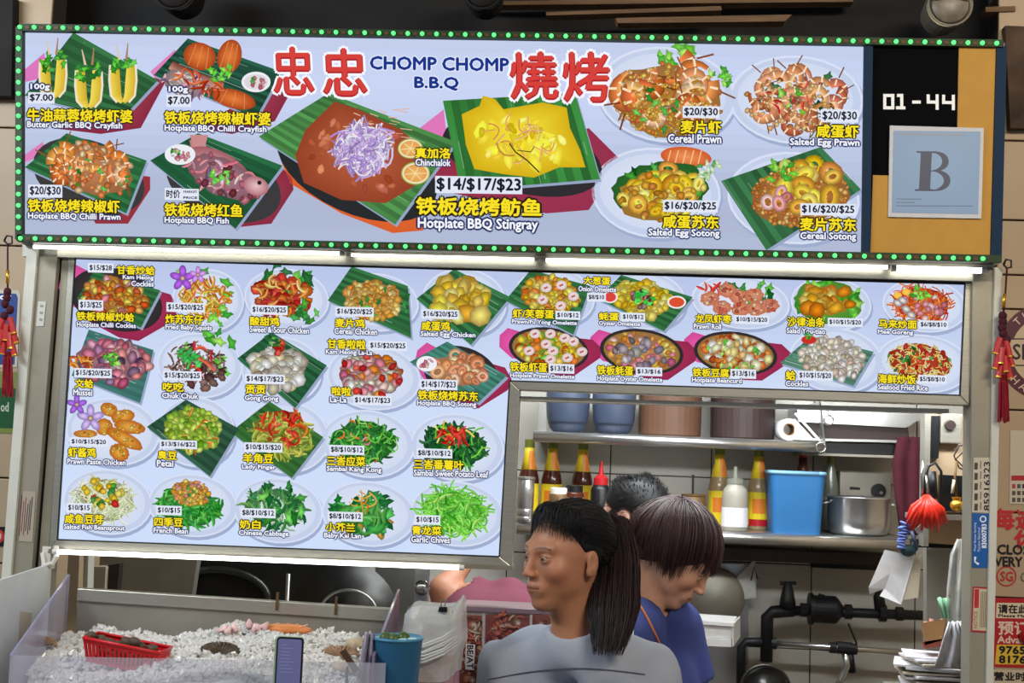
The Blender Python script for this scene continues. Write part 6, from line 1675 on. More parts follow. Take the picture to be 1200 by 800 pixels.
# blue crinkled toy
bt = thing('blue_frilled_toy', 'blue and dark teal frilled toy hanging over the receipts', 'toy', tuple(P(1063, 612, YC - .06))); rr = random.Random(2)
m_ = MB()
for i in range(9): y = 614 + i * 3.4; m_.ell(P(1060 - i * .6 + rr.uniform(-1, 1), y, YC - .06), (.017 - .0006 * i, .012, .005), 10, 6, rot=Matrix.Rotation(rr.uniform(-.3, .5), 3, 'Y'))
m_.build('frills', 'blue_toy', bt, smooth=True)
m_ = MB(); m_.ell(P(1064, 645, YC - .055), (.020, .012, .016), 12, 8); m_.ell(P(1072, 640, YC - .05), (.010, .01, .014), 10, 8); m_.build('dark_base', 'teal_toy', bt, smooth=True)
MB().slab([(1072, 620), (1082, 612), (1081, 624), (1075, 625)], YC - .065, YC - .06).build('white_wing', 'paper', bt); MB().tube([P(1068, 622, YC - .07), P(1074, 640, YC - .075)], [.006, .004], 8).build('grey_tail', 'pot_blue', bt, smooth=True)
MB().tube([P(1062, 612, YC - .06), P(1066, 596, YC - .02)], .0015, 5).build('string', 'black', bt)
# hanging receipts
for pts, Y, ry, lab in (([(1037, 644), (1072, 652), (1056, 708), (1031, 698), (1036, 690), (1019, 696), (1018, 688)], YC - .045, 0, 'front crumpled receipt hanging under the blue toy'), ([(1058, 650), (1080, 650), (1076, 700), (1052, 704)], YC - .035, 0, 'greyer receipt hanging behind the front receipt')):
    m_ = MB(); fr_ = [P(x, y, Y + .012 * math.sin(i * 1.7)) for i, (x, y) in enumerate(pts)]; m_.prism(fr_, [p + Vector((0, .001, 0)) for p in fr_]); o = m_.build('receipt_slip', 'paper' if Y < YC - .04 else 'paper_d'); tag(o, lab, 'receipt', 'hanging receipts')
# plastic bag, card bag, papers
m_ = cloth([(1122, 1134, 632), (1114, 1138, 650), (1110, 1138, 690), (1108, 1140, 715), (1112, 1138, 742)], YC - .10, .015, n=16, seed=9); tag(thick(m_.build('hanging_film_bag', 'bag', smooth=True), .002), 'pale translucent bag hanging beside the right post', 'bag')
tag(MB().slab([(1127, 638), (1138, 638), (1138, 694), (1126, 694)], YC - .08, YC - .04).build('cream_card', 'paper_d'), 'cream card edge tucked beside the right post', 'card')
wb_ = thing('wooden_scoop_box', 'small tan holder with uneven top edges on the paper stack', 'holder', tuple(P(1094, 756, .45)))
MB().prism([P(1079, 730, .42), P(1108, 725, .42), P(1104, 750, .42), P(1084, 756, .42)], [P(1082, 731, .48), P(1109, 727, .48), P(1104, 750, .48), P(1086, 755, .48)]).build('holder_body', 'wood', wb_)
for i in range(4): MB().tube([P(1086 + 6 * i, 745, .43), P(1085 + 6.5 * i, 728 - i % 2 * 3, .43)], .006, 8).build('stick_end', mat('pinkish_wood', (176, 120, 96), .7) if i == 0 else bpy.data.materials['pinkish_wood'], wb_, smooth=True)
MB().prism([P(1080, 752, .42), P(1106, 748, .42), P(1104, 757, .42), P(1083, 760, .42)], [P(1080, 752, .48), P(1106, 748, .48), P(1104, 757, .48), P(1083, 760, .48)]).build('red_base', mat('brick_red_plastic', (150, 70, 56), .6), wb_)
tag(thick(cloth([(1098, 1112, 700), (1104, 1114, 724)], .40, .006, n=8, seed=2).build('green_wrapper', mat('pale_green_film', (130, 176, 140), .4), smooth=True), .001), 'pale green wrapper standing in the tan holder', 'wrapper')
tag(thick(cloth([(1112, 1126, 728), (1106, 1136, 745), (1100, 1138, 765), (1094, 1140, 782)], .36, .018, n=16, seed=5).build('crumpled_white_bag', 'paper', smooth=True), .002), 'crumpled white bag on top of the paper stack by the right post', 'bag')
rr = random.Random(13); base_z = P(1098, 800, .42).z - .03
for i in range(12):
    cx = P(1100 + rr.uniform(-6, 6), 780, .44).x; z = base_z + .006 * i * 1.35; a = rr.uniform(-.35, .35); w, d = rr.uniform(.075, .10), rr.uniform(.05, .07)
    R3 = Matrix.Rotation(a, 3, 'Z'); lp_ = []
    for q in ((-w, -d), (w, -d), (w, d), (-w, d)): v = R3 @ Vector((q[0], q[1], 0)); lp_.append(Vector((cx + v.x, .46 + v.y, z + rr.uniform(0, .006))))
    o = MB().prism(lp_, [p + Vector((0, 0, .005)) for p in lp_]).build('paper_sheaf', 'paper' if i % 3 else 'paper_d'); tag(o, 'folded paper on the right ledge, ' + ('lowest of the untidy stack', 'second lowest of the untidy stack', 'third lowest of the untidy stack', 'fourth lowest of the untidy stack', 'fifth lowest of the untidy stack', 'sixth from the bottom of the untidy stack', 'sixth from the top of the untidy stack', 'fifth from the top of the untidy stack', 'fourth from the top of the untidy stack', 'third from the top of the untidy stack', 'second from the top of the untidy stack', 'topmost of the untidy stack under the white bag')[i], 'paper', 'untidy stack of papers by the right post')
lx0, lx1 = P(1050, 800, .44).x, P(1150, 800, .44).x
tag(MB().box((lx0, .34, 0), (lx1, .60, base_z - .001)).build('paper_ledge_cabinet', 'steel_dull'), 'low steel cabinet under the stack of papers', 'cabinet')

# ================================================================== left part behind the ice display
ZBN = P(404, 722, .62).z - .155
bx0, bx1 = P(64, 700, .22).x, P(476, 700, .22).x
tag(MB().box((bx0, .20, 0), (bx1, 1.02, ZBN)).build('rear_bench', 'steel_dull'), 'steel work bench behind the ice display', 'bench')
def sd(pts, Y0, Y1, z=None):
    """a plate seen with this outline that stands on the bench"""
    f = [P(x, y, Y0) for x, y in pts]; z = ZBN + .001 if z is None else z
    lo_ = sorted(range(len(f)), key=lambda i: f[i].z)[:2]
    for i in lo_: f[i].z = z
    return MB().prism(f, [Vector((p.x, Y1, p.z)) for p in f])
hd2 = thing('kitchen_hood', 'grey metal panel slanting behind the ice display under the menu board', 'panel', tuple(P(200, 680, 1.0)))
sd([(118, 640), (232, 650), (218, 720), (112, 716)], .90, .94).build('slanted_panel', 'steel_dull', hd2)
tag(sd([(94, 640), (104, 640), (104, 720), (92, 720)], .30, .34).build('upright_profile', 'white_post'), 'pale upright profile behind the left end of the ice display', 'upright')
tag(sd([(80, 650), (93, 650), (92, 720), (76, 716)], .26, .29).build('stained_upright', 'tile_g'), 'stained beige upright at the far left of the ice display', 'upright')
tag(sd([(110, 664), (124, 664), (123, 706), (109, 706)], .40, .45).build('cream_carton', 'paper_d'), 'cream carton standing behind the ice display rim', 'carton')
tag(sd([(126, 662), (140, 660), (134, 706), (128, 706)], .42, .45).build('dark_carton', 'pot_dark'), 'dark box behind the cream carton', 'box')
tag(sd([(215, 655), (420, 660), (420, 725), (212, 720)], .96, 1.0).build('dark_cabinet', 'dark'), 'dark cabinet front behind the ice display', 'cabinet')
c = P(255, 700, .95); m_ = MB(); m_.tube([c + Vector((.16 * math.cos(a), 0, .085 * math.sin(a))) for a in [math.pi * k / 16 for k in range(17)]], .012, 8)
tag(m_.build('dark_pan_rim', 'wok', smooth=True), 'rim of a dark pan behind the left part of the ice display', 'pan')
c = P(404, 722, .62); tag(MB().lathe([(.155, -.02), (.150, .0), (.128, .03), (.10, .055), (.05, .072), (.002, .078)], c, 48, 'y').build('hanging_wok', 'wok', smooth=True), 'big dark wok standing on edge behind the ice display', 'wok')
c = P(408, 722, .55); m_ = MB(); m_.tube([c + Vector((.082 * math.cos(a), 0, .072 * math.sin(a))) for a in [math.pi * k / 24 for k in range(25)]], .004, 8)
tag(m_.build('steel_ring', 'steel', smooth=True), 'thin steel arc in front of the big wok', 'ring')
tag(sd([(440, 655), (494, 658), (494, 726), (440, 722)], .95, .98).build('steel_sheet', 'steel'), 'bright steel sheet behind the tap upright', 'sheet')
mm = MB().tube([P(338, 672, .8), Vector((P(337, 704, .8).x, .8, ZBN + .001))], .006, 8); tag(mm.build('ladle_handle', 'steel', smooth=True), 'slim ladle handle standing behind the ice display', 'ladle')
tp_ = thing('tap_upright', 'square steel upright with a round tap joint behind the plastic bag', 'tap', (P(495, 700, .06).x, .06, 0))
a, b = P(487, 668, .06), P(503, 668, .06); MB().box((a.x, .05, P(495, 716, .06).z), (b.x, .075, P(495, 662, .06).z)).build('square_tube', 'steel', tp_, bevel=.002)
MB().box((a.x + .004, .052, 0), (b.x - .004, .073, P(495, 715, .06).z)).build('square_tube', 'steel_dull', tp_)
MB().lathe([(.018, -.012), (.018, 0), (.012, .01)], P(495, 688, .05), 16, 'y').build('tap_joint', 'brass', tp_, smooth=True)

# counter with red food poster below the opening
YK = -.02
ct = thing('service_counter', 'stall counter with a pale top edge below the opening', 'counter', (P(640, 760, YK).x, YK, 0))
x0, x1 = P(540, 760, YK).x, P(742, 760, YK).x; zc = P(600, 712, YK).z
MB().box((x0, YK, 0), (x1, YK + .12, zc - .012)).build('front_body', 'white_board', ct)
MB().box((x0 - .004, YK - .008, zc - .012), (x1 + .004, YK + .125, zc)).build('top_edge', mat('mauve_top_edge', (150, 120, 126), .4), ct, bevel=.002)
def pz(pr):
    pr.poly([(540, 715), (700, 720), (700, 806), (538, 806)], (196, 180, 170)); r_ = random.Random(3)
    for x_, w_ in ((540, 25), (569, 52), (624, 60)):
        pr.poly([(x_, 720), (x_ + w_, 721), (x_ + w_ - 2, 806), (x_ - 2, 806)], (150, 80, 70)); pile(pr, x_ + w_ / 2, 765, w_ * .52, 46, 0, [('blob', 90, 5, ((190, 84, 70), (214, 120, 96), (160, 66, 58), (232, 180, 156), (120, 50, 46), (206, 150, 110)), 0, 0, .95), ('strip', 20, 5, ((226, 190, 160), (206, 120, 90)), 0, -.2, .9)], r_)
    pr.poly([(566, 718), (568, 718), (566, 806), (564, 806)], (206, 196, 186)); pr.poly([(621, 720), (624, 720), (622, 806), (619, 806)], (206, 196, 186))
    pr.poly([(546, 754), (557, 755), (555, 785), (545, 784)], (232, 228, 222)); pr.text('BE/AT', 547.5, 756, 554.5, 783, (70, 30, 34), vert=2, bold=.03)
pr = Print(YK - .0015, start=0); pz(pr); pr.build('food_poster', 'print', ct)
# ================================================================== ice display at the left
YB_, YF_ = -.06, -.62
dis = thing('ice_display', 'open ice display case of steel and clear acrylic along the stall front', 'display case', (P(250, 760, -.3).x, -.3, 0))
xl, xr = P(66, 730, YB_).x, P(470, 740, YB_).x
zt_ = P(270, 703, YB_).z
a0, a1 = P(92, 689, YB_), P(462, 713, YB_)
MB().prism([a0, a1, Vector((a1.x, YB_, 1.05)), Vector((a0.x, YB_, 1.05))], [p + Vector((0, .008, 0)) for p in (a0, a1, Vector((a1.x, YB_, 1.05)), Vector((a0.x, YB_, 1.05)))]).build('back_panel', 'steel_dull', dis)
MB().prism([a0 + Vector((0, -.008, -.028)), a1 + Vector((0, -.008, -.028)), a1 + Vector((0, -.008, 0)), a0 + Vector((0, -.008, 0))], [a0 + Vector((0, 0, -.028)), a1 + Vector((0, 0, -.028)), a1 + Vector((0, .02, 0)), a0 + Vector((0, .02, 0))]).build('folded_rim', 'alu', dis, bevel=.0015)
for px, py in ((325, 697), (394, 702)):
    p = P(px, py, YB_ - .012); MB().box((p.x - .003, p.y, p.z - .035), (p.x + .003, p.y + .003, p.z + .006)).build('rim_clip', 'tin', dis)
def plate3(a, b, c, d, t, name, m):
    n = (Vector(b) - Vector(a)).cross(Vector(d) - Vector(a)).normalized() * t; L = [Vector(q) for q in (a, b, c, d)]
    return MB().prism(L, [q + n for q in L]).build(name, m, dis)
lb_, lf_ = P(80, 673, YB_), P(12, 768, YF_)
plate3(lb_, lf_, (lf_.x, YF_, 1.0), (lb_.x, YB_, 1.0), .004, 'left_acrylic', mat('tinted_acrylic', (190, 186, 216), .12, alpha=.42))
lm = MB().tube([lb_, lf_], .0018, 6).build('acrylic_edge', mat('acrylic_edge_tint', (150, 152, 190), .2), dis)
fr0, fr1 = P(12, 768, YF_), P(452, 777, YF_)
plate3(fr0, fr1, (fr1.x, YF_, 1.0), (fr0.x, YF_, 1.0), .004, 'front_acrylic', 'acrylic')
rb_, rf_ = P(466, 690, YB_), P(436, 768, YF_)
plate3(rb_, rf_, (rf_.x, YF_, 1.0), (rb_.x, YB_, 1.0), .005, 'right_acrylic', mat('mauve_acrylic', (150, 136, 158), .15, alpha=.75))
zbase = 1.02
MB().box((min(lf_.x, lb_.x) - .0, YF_, zbase), (max(rf_.x, rb_.x), YB_ - .0, zbase + .02)).build('tray_floor', 'steel', dis)
MB().box((min(lf_.x, lb_.x) - .01, YF_ - .12, 0), (P(545, 700, YB_).x - .03, YB_ + .02, zbase)).build('cabinet_body', 'steel_dull', dis)
# white side board
wbp = [P(-70, 702, -.45), P(61, 660, -.04), Vector((P(61, 660, -.04).x, -.04, 1.0)), Vector((P(-70, 700, -.45).x, -.45, 1.0))]
m_ = MB(); L = [P(-60, 699, -.66), P(61, 660, .0), Vector((P(61, 660, .0).x, .0, .0)), Vector((P(-60, 699, -.66).x, -.66, .0))]
m_.prism(L, [q + Vector((-.006, 0, 0)) for q in L]); wbd = thing('side_board', 'white plastic side board with a beige sticker at the left of the ice display', 'board', tuple(L[2]))
m_.build('board_sheet', 'white_board', wbd)
def on_wall(px, py):
    """point of the side board seen at this place"""
    n = (L[1] - L[0]).cross(L[3] - L[0]).normalized(); d = Vector(ray(px, py)); t = (L[0] - Vector(CAM)).dot(n) / d.dot(n); return Vector(CAM) + d * t * .999
q4 = [on_wall(*p) for p in ((24, 716), (38, 718), (34, 746), (21, 760))]; MB().prism(q4, [q + Vector((-.002, 0, 0)) for q in q4]).build('beige_sticker', 'paper_d', wbd)

# crushed ice
r = random.Random(21)
def ice_z(x, y):
    u = (x - xl) / (xr - xl); v = (y - YF_) / (YB_ - YF_)
    return 1.147 - .050 * math.exp(-(v / .22) ** 2) * math.exp(-((u - .22) / .16) ** 2) + .032 * math.exp(-((u - .68) / .28) ** 2) + .022 * v + .010 * math.sin(x * 23) * math.sin(y * 19) + .006 * math.sin(x * 61 + 1) * math.sin(y * 53)
x_lo = lambda y: lb_.x + (lf_.x - lb_.x) * (YB_ - y) / (YB_ - YF_) + .012
x_hi = lambda y: rb_.x + (rf_.x - rb_.x) * (YB_ - y) / (YB_ - YF_) - .014
bed = MB(); NX, NY = 60, 30
for j in range(NY + 1):
    y = YF_ + .006 + (YB_ - YF_ - .014) * j / NY
    for i in range(NX + 1): x = x_lo(y) + (x_hi(y) - x_lo(y)) * i / NX; bed.vert((x, y, ice_z(x, y) - .008))
for j in range(NY):
    for i in range(NX): a = j * (NX + 1) + i; bed.f.append([a, a + 1, a + NX + 2, a + NX + 1])
fr = [bed.v[i] for i in range(NX + 1)]; b = len(bed.v)
for p in fr: bed.vert((p[0], p[1], zbase + .02))
for i in range(NX): bed.f.append([b + i, b + i + 1, i + 1, i])
ib = bed.build('crushed_ice', 'ice_w', None, smooth=True); tag(ib, 'heap of crushed ice filling the display case', 'ice', kind='stuff')
ch = MB()
def chunk(mb, c, s):
    b = len(mb.v); dirs = [(1, 0, 0), (-1, 0, 0), (0, 1, 0), (0, -1, 0), (0, 0, 1), (0, 0, -1)]
    R3 = Matrix.Rotation(r.uniform(0, 6), 3, 'Z') @ Matrix.Rotation(r.uniform(0, 6), 3, 'X')
    for d in dirs: mb.vert(Vector(c) + R3 @ (Vector(d) * s * r.uniform(.6, 1.15)))
    for f in ((0, 2, 4), (2, 1, 4), (1, 3, 4), (3, 0, 4), (2, 0, 5), (1, 2, 5), (3, 1, 5), (0, 3, 5)): mb.f.append([b + i for i in f])
for i in range(11000):
    y = YF_ + .012 + (YB_ - YF_ - .03) * r.random(); x = x_lo(y) + (x_hi(y) - x_lo(y)) * r.random(); chunk(ch, (x, y, ice_z(x, y) + r.uniform(-.008, .007)), r.uniform(.005, .011))
for i in range(3600):
    x = x_lo(YF_) + (x_hi(YF_) - x_lo(YF_)) * r.random(); z = r.uniform(1.04, 1.19); 
    if z < ice_z(x, YF_): chunk(ch, (x, YF_ + .016, z), r.uniform(.005, .010))
ch.build('ice_chips', 'ice', ib, kind='stuff')

# seafood on the ice
def ice_pt(px, py, Yd=-.15, up=.009):
    for k in range(80):
        Y = YF_ + .02 + (YB_ - YF_ - .05) * k / 79; p = P(px, py, Y)
        if p.z < ice_z(p.x, Y): return Vector((p.x, Y, ice_z(p.x, Y) + up))
    p = P(px, py, Yd); return Vector((p.x, Yd, ice_z(p.x, Yd) + up + .006))
def lump(name, label, px, py, col, rx, ry, rz, rot=0, parts=None, cat='seafood'):
    Y = None; p = ice_pt(px, py, up=.012); t = thing(name, label, cat, tuple(p)); m_ = MB(); m_.col = lin(col)
    m_.ell(p, (rx, ry, rz), 18, 10, rot=Matrix.Rotation(rot, 3, 'Z'))
    for i, v in enumerate(m_.v):
        k = math.sin(v[0] * 300) * math.sin(v[1] * 260 + v[2] * 200); m_.v[i] = (v[0], v[1], v[2] + k * .0015); m_.c[i] = lin(jit(col, r, 16))
    m_.build('flesh', 'food', t, smooth=True, vc=True); return t, p
t, p = lump('fish_fillet', 'long orange fish fillet on the ice near the back rim', 334, 731, (226, 140, 78), .062, .022, .012, .05)
m_ = MB(); m_.col = lin((240, 190, 140))
for k in range(5): m_.tube([p + Vector((-.05 + k * .022, -.016, .009)), p + Vector((-.04 + k * .022, .014, .011))], .0013, 4)
m_.build('pale_lines', 'food', t, vc=True)
t = thing('squid_pile', 'small heap of pinkish white squid on the ice left of the fillet', 'seafood', tuple(ice_pt(285, 729)))
for i in range(9):
    c = ice_pt(262 + i * 6 + r.uniform(-3, 3), 728, -.17 + r.uniform(-.02, .02), .008); m_ = MB()
    for k in range(1): m_.col = lin(jit((236, 200, 196), r, 12)); m_.tube([c, c + Vector((r.uniform(-.012, .012), .004, .012)), c + Vector((r.uniform(-.018, .018), 0, .006))], [.007, .009, .004], 8)
    m_.build('squid', 'food', t, smooth=True, vc=True)
for px, py, lab in ((44, 764, 'brown scallop shell on the ice at the left corner'), (257, 771, 'dark flat shell at the front of the ice'), (398, 775, 'tan flat shell beside the tongs')):
    p = ice_pt(px, py); t = thing('sea_shell', lab, 'shell', tuple(p)); m_ = MB()
    for k in range(11):
        a0 = math.pi * k / 10; m_.tube([p, p + Vector((.030 * math.cos(a0), .004, .010 + .012 * math.sin(a0))), p + Vector((.040 * math.cos(a0), .012 * math.sin(a0), .004 + .014 * math.sin(a0)))], [.002, .004, .0045], 6)
    m_.build('ribbed_shell', mat('tan_shell', (170, 136, 104), .5, noise=.4, nscale=80) if px < 100 else ('shell' if px < 300 else bpy.data.materials['tan_shell']), t, smooth=True)
for px, py, lab in ((420, 762, 'pale round clam on the ice near the blue cup'), (405, 792, 'big whitish whelk behind the phone, low on the ice')):
    p = ice_pt(px, py); t = thing('clam', lab, 'clam', tuple(p)); m_ = MB()
    for k in range(5): m_.ell(p + Vector((.006 * k - .01, 0, .004 + .003 * math.sin(k))), (.020 - .003 * k, .014, .014 - .0015 * k), 12, 8)
    m_.build('shell_body', mat('cream_shell', (206, 186, 152), .5, noise=.3, nscale=60) if px == 420 else bpy.data.materials['cream_shell'], t, smooth=True)

# red basket of cockles
bk = thing('plastic_basket', 'small red plastic basket with slotted sides holding cockles on the ice', 'basket', tuple(PZ(140, 775, 1.17)))
A, B_ = P(98, 747, -.50), P(187, 765, -.50); A2, B2 = P(102, 775, -.485), P(180, 792, -.485)
dv = Vector((0, .075, .0)); top4 = [A, B_, B_ + dv, A + dv]; bot4 = [A2, B2, B2 + dv * .8, A2 + dv * .8]
def side(p0, p1, q1, q0, slots, name):
    """one slotted wall between top edge p0-p1 and bottom edge q0-q1"""
    n = (p1 - p0).cross(q0 - p0).normalized() * .0018; m_ = MB()
    def quad(a, b, c, d): m_.prism([a, b, c, d], [x + n for x in (a, b, c, d)])
    pt = lambda u, v: (p0.lerp(p1, u)).lerp(q0.lerp(q1, u), v)
    quad(pt(0, 0), pt(1, 0), pt(1, .22), pt(0, .22)); quad(pt(0, .88), pt(1, .88), pt(1, 1), pt(0, 1))
    for k in range(slots + 1):
        u = k / slots; du = .018 if slots > 8 else .03; quad(pt(max(u - du, 0), .2), pt(min(u + du, 1), .2), pt(min(u + du, 1), .9), pt(max(u - du, 0), .9))
    m_.build(name, 'red_basket', bk)
side(top4[0], top4[1], bot4[1], bot4[0], 17, 'front_wall'); side(top4[3], top4[2], bot4[2], bot4[3], 17, 'rear_wall'); side(top4[0], top4[3], bot4[3], bot4[0], 7, 'end_wall'); side(top4[1], top4[2], bot4[2], bot4[1], 7, 'end_wall')
MB().tube(top4 + [top4[0]], .0032, 8).build('rim', 'red_basket', bk, smooth=True)
MB().prism(bot4, [q + Vector((0, 0, .002)) for q in bot4]).build('bottom', 'red_basket', bk)
cs = None
labs = ['at the left end of the red basket', 'second from the left end in the red basket', 'low in the middle of the red basket', 'highest in the middle of the red basket', 'right of the highest one in the red basket', 'at the right end of the red basket', 'behind the middle of the red basket', 'half sunk left of the middle in the red basket']
for i, (px, py) in enumerate(((106, 745), (118, 749), (136, 756), (148, 752), (164, 757), (178, 760), (158, 752), (128, 753))):
    c = P(px, py, -.475 + .012 * (i % 3)); t = thing('cockle', 'brown cockle ' + labs[i], 'cockle', tuple(c), 'cockles in the red basket'); m_ = MB()
    m_.ell(c, (.0125, .010, .0095), 14, 10, rot=Matrix.Rotation(r.uniform(-.6, .6), 3, 'Y'))
    for k, v in enumerate(m_.v): q = 1 + .05 * math.sin(k % 14 / 14 * 6.283 * 7); m_.v[k] = tuple(c + (Vector(v) - c) * q)
    m_.build('ribbed_shell', 'shell', t, smooth=True)
inn = MB(); 
for i in range(40): inn.ell(A2.lerp(B2, r.uniform(.08, .92)) + Vector((0, r.uniform(.012, .05), r.uniform(.012, .030))), (.010, .009, .008), 8, 6)
tag(inn.build('hidden_cockles', 'shell', smooth=True), 'dark cockles heaped behind the slots of the red basket', 'cockles', kind='stuff')

# phone on its stand
ph = thing('mobile_phone', 'mobile phone in a pale green case standing upright before the ice', 'phone', tuple(P(340, 800, -.70)))
Yp = -.70; a, b, c, d = P(325, 745, Yp), P(356, 746, Yp), P(358, 842, Yp), P(325, 842, Yp)
def rpoly(x0, x1, z0, z1, rad, y, n=5):
    L = []
    for cx, cz, a0 in ((x1 - rad, z1 - rad, 0), (x0 + rad, z1 - rad, 90), (x0 + rad, z0 + rad, 180), (x1 - rad, z0 + rad, 270)):
        for k in range(n + 1): an = math.radians(a0 + 90 * k / n); L.append(Vector((cx + rad * math.cos(an), y, cz + rad * math.sin(an))))
    return L
x0, x1, z0, z1 = a.x, b.x, c.z, a.z; hh = .148; z0 = z1 - hh
Rz = Matrix.Rotation(.02, 3, 'Y')
MB().prism(rpoly(x0 - .0045, x1 - .002, z0, z1, .007, Yp + .002), rpoly(x0 - .0045, x1 - .002, z0, z1, .007, Yp + .012)).build('case', 'case', ph)
MB().prism(rpoly(x0, x1, z0 + .002, z1 - .001, .006, Yp - .002), rpoly(x0, x1, z0 + .002, z1 - .001, .006, Yp + .004)).build('black_bezel', 'black', ph)
MB().prism(rpoly(x0 + .0028, x1 - .0025, z0 + .006, z1 - .004, .004, Yp - .0025), rpoly(x0 + .0028, x1 - .0025, z0 + .006, z1 - .004, .004, Yp - .0018)).build('screen', mat('dim_phone_screen', (96, 98, 140), .2, emit=.35), ph)
ln = MB()
for k in range(9): ln.box((x0 + .008, Yp - .0028, z1 - .014 - k * .006), (x0 + .008 + r.uniform(.012, .03), Yp - .0025, z1 - .0148 - k * .006))
ln.build('screen_lines', mat('screen_text_grey', (130, 132, 170), .4, emit=.3), ph, kind='stuff')
st_ = thing('phone_stand', 'dark rest holding up the mobile phone', 'stand', (x0, Yp, zbase)); MB().box((x0 - .012, Yp - .03, zbase), (x1 + .006, Yp + .03, z0 - .001)).build('block', 'black', st_); MB().box((x0 - .012, Yp - .012, z0 - .001), (x1 + .006, Yp - .006, z0 + .02)).build('front_lip', 'black', st_)

# tongs / handle
hn = thing('wooden_spatula', 'dark wooden spatula grip stuck slanting into the ice beside the blue cup', 'spatula', tuple(P(418, 786, -.60)))
MB().prism([P(398, 764, -.60), P(404, 760, -.60), P(420, 785, -.60), P(415, 789, -.60)], [p + Vector((0, .008, 0)) for p in (P(398, 764, -.60), P(404, 760, -.60), P(420, 785, -.60), P(415, 789, -.60))]).build('grip', mat('dark_brown_wood', (84, 56, 40), .6, noise=.3), hn)
MB().tube([P(417, 787, -.596), P(426, 803, -.596)], .0022, 6).build('metal_tang', 'steel', hn)
tag(MB().tube([P(407, 781, -.61), P(406, 806, -.61)], .0025, 6).build('dark_skewer', 'black'), 'short dark skewer standing left of the wooden handle', 'skewer')

# blue cup with limes
Yc = -.56; cc = P(466, 740, Yc); cup = thing('plastic_cup', 'tall tapered blue plastic cup full of limes', 'cup', (cc.x, Yc, 1.02)); rt = (P(496, 745, Yc).x - P(437, 745, Yc).x) / 2; zt2 = P(466, 747, Yc).z
tilt = Matrix.Rotation(.05, 3, 'Y'); rb2 = rt * .62; zb2 = 1.021
prof = [(rb2, 0), (rb2 + .002, .004), (rt, zt2 - zb2), (rt - .003, zt2 - zb2), (rt - .006, zt2 - zb2 - .03)]
MB().lathe(prof, (cc.x, Yc, zb2), 36).build('body', 'blue_cup', cup, smooth=False); MB().lathe([(rt, -.003), (rt + .003, 0), (rt, .003), (rt - .003, 0)], (cc.x, Yc, zt2), 36).build('rim', mat('pale_teal_rim', (70, 134, 170), .3), cup, smooth=True)
hdl = MB(); hdl.tube([Vector((cc.x - rt, Yc, zt2 - .004)), Vector((cc.x - rt - .012, Yc, zt2 - .010)), Vector((cc.x - rt - .012, Yc, zt2 - .035)), Vector((cc.x - rt + .004, Yc, zt2 - .05))], .006, 8); hdl.build('dark_handle', 'glass_b', cup, smooth=True)
for i, (dx, dy, lab) in enumerate(((-.022, .0, 'leftmost in the blue cup'), (-.004, -.012, 'second from the left in the blue cup'), (.010, .012, 'behind the middle of the blue cup'))):
    c = Vector((cc.x + dx, Yc + dy, zt2 - .002)); tag(MB().ell(c, (.0125, .0125, .012), 16, 10).build('lime', 'lime', smooth=True), 'dark green lime ' + lab, 'lime', 'limes in the blue cup')
for i, (dx, dy, lab) in enumerate(((.012, -.014, 'among the limes, in the middle of the blue cup'), (.028, -.002, 'at the right side of the blue cup'))):
    c = Vector((cc.x + dx, Yc + dy, zt2 - .005)); tag(MB().box(tuple(c - Vector((.008, .008, .006))), tuple(c + Vector((.008, .008, .006)))).build('white_wedge', mat('pale_aqua_wedge', (180, 220, 216), .3) if i == 0 else bpy.data.materials['pale_aqua_wedge'], bevel=.002), 'pale wedge ' + lab, 'wedge')
fl = MB().box((cc.x - rt * .8, Yc - rt * .7, zt2 - .04), (cc.x + rt * .8, Yc + rt * .7, zt2 - .018))
tag(MB().lathe([(rt * .9, 0), (rt * .9, .014)], (cc.x, Yc, zt2 - .03), 24).build('cup_filling', 'lime'), 'green filling just below the top of the blue cup', 'limes', kind='stuff')
# purple-grey film bag edge left of cup
o = thick(cloth([(428, 440, 742), (424, 440, 765), (420, 440, 785), (417, 442, 812)], -.585, .010, n=12, seed=4).build('mauve_film_bag', mat('mauve_film', (156, 150, 172), .3, alpha=.7), smooth=True), .001); tag(o, 'mauve film bag bunched at the left of the blue cup', 'bag')

# clear box lined with a white bag
Yb = -.36; bx = thing('lined_waste_box', 'clear square box lined with a knotted white plastic bag behind the blue cup', 'box', tuple(P(512, 800, Yb)))
xa, xb = P(476, 730, Yb).x, P(536, 730, Yb).x; zt3 = P(505, 714, Yb).z; dpt = .11
loft(MB(), [rr_loop(xa + .006, xb - .006, Yb, Yb + dpt, 1.021, .012), rr_loop(xa, xb, Yb - .004, Yb + dpt + .004, zt3, .014)], True, False).build('clear_wall', 'acrylic', bx)
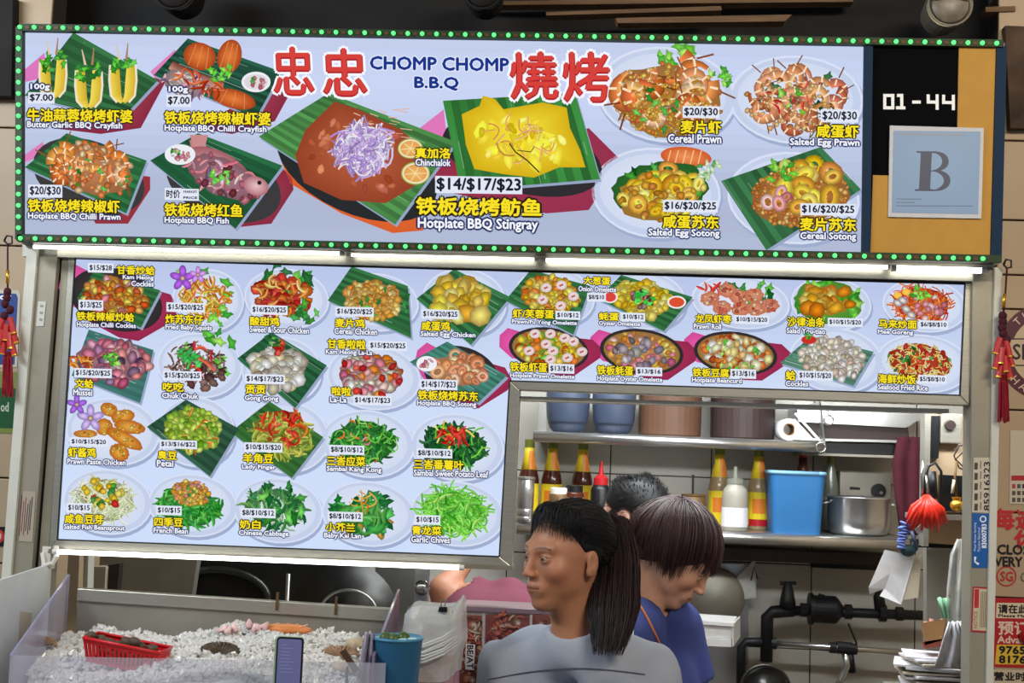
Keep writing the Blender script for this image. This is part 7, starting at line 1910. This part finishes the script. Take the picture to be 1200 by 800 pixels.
# bag: folds over the rim, with an opening at the front
bg = MB(); n = 40; loops = []
for j, (zz, gr) in enumerate(((zt3 - .035, -.006), (zt3 - .01, -.003), (zt3 + .006, .002), (zt3 + .001, .007), (zt3 - .03, .010), (zt3 - .07, .012), (zt3 - .10, .006), (zt3 - .14, .004))):
    Lp = []
    for k in range(n):
        a = 2 * math.pi * k / n; cx, cy = (xa + xb) / 2, Yb + dpt / 2; hw, hd_ = (xb - xa) / 2 + gr, dpt / 2 + gr
        sx = math.copysign(abs(math.cos(a)) ** .45, math.cos(a)); sy = math.copysign(abs(math.sin(a)) ** .45, math.sin(a))
        w = 1 + .03 * math.sin(k * 2.7 + j) ; zz2 = zz + .006 * math.sin(a * 3 + j * .4) + (.012 * math.cos(a) if j > 1 else 0)
        Lp.append(Vector((cx + sx * hw * w, cy + sy * hd_ * w, zz2)))
    loops.append(Lp)
loft(bg, loops, False, False); bg.build('bag_liner', 'bag', bx, smooth=True)
tied = MB()
for k in range(7):
    y0 = 748 + k * 3.2 + r.uniform(-1.5, 1.5); q = r.uniform(-3, 3)
    tied.tube([P(479 + r.uniform(0, 5), y0 + 11 + q, Yb - .012), P(498, y0 + 8 + q * .4, Yb - .018), P(520, y0 - 1, Yb - .018), P(536, y0 - 12 + q, Yb - .008)], [.0008, .0026, .0024, .0008], 5)
tied.build('bag_folds', mat('white_film_fold', (232, 234, 228), .35, alpha=.6), bx, smooth=True)
inb = MB(); inb.slab([(494, 722), (528, 724), (527, 748), (498, 750)], Yb + .05, Yb + .054); inb.build('green_carton', mat('grey_green_card', (110, 130, 112), .6, noise=.3), bx)
MB().ell(P(502, 742, Yb + .03), (.014, .01, .010), 10, 8).build('pink_wrapper', 'pink_top', bx, smooth=True)
MB().slab([(482, 768), (534, 768), (532, 806), (484, 806)], Yb + .01, Yb + .014).build('red_print', mat('red_print_film', (184, 92, 84), .5, noise=.4, nscale=50), bx)
bc_ = thing('binder_clip', 'black binder clip with a wire loop on the rim of the white bag', 'clip', tuple(P(519, 715, Yb)))
p = P(519, 714, Yb - .012); MB().prism([p + Vector(q) for q in ((-.009, 0, -.005), (.009, 0, -.005), (.008, 0, .005), (-.008, 0, .005))], [p + Vector(q) for q in ((-.009, .014, -.005), (.009, .014, -.005), (.008, .008, .005), (-.008, .008, .005))]).build('clamp', 'clip', bc_)
MB().tube([p + Vector(q) for q in ((-.004, .002, .004), (-.004, .0, .014), (-.006, 0, .018), (.006, 0, .018), (.004, 0, .014), (.004, .002, .004))], .001, 5).build('wire_loop', 'brass', bc_)
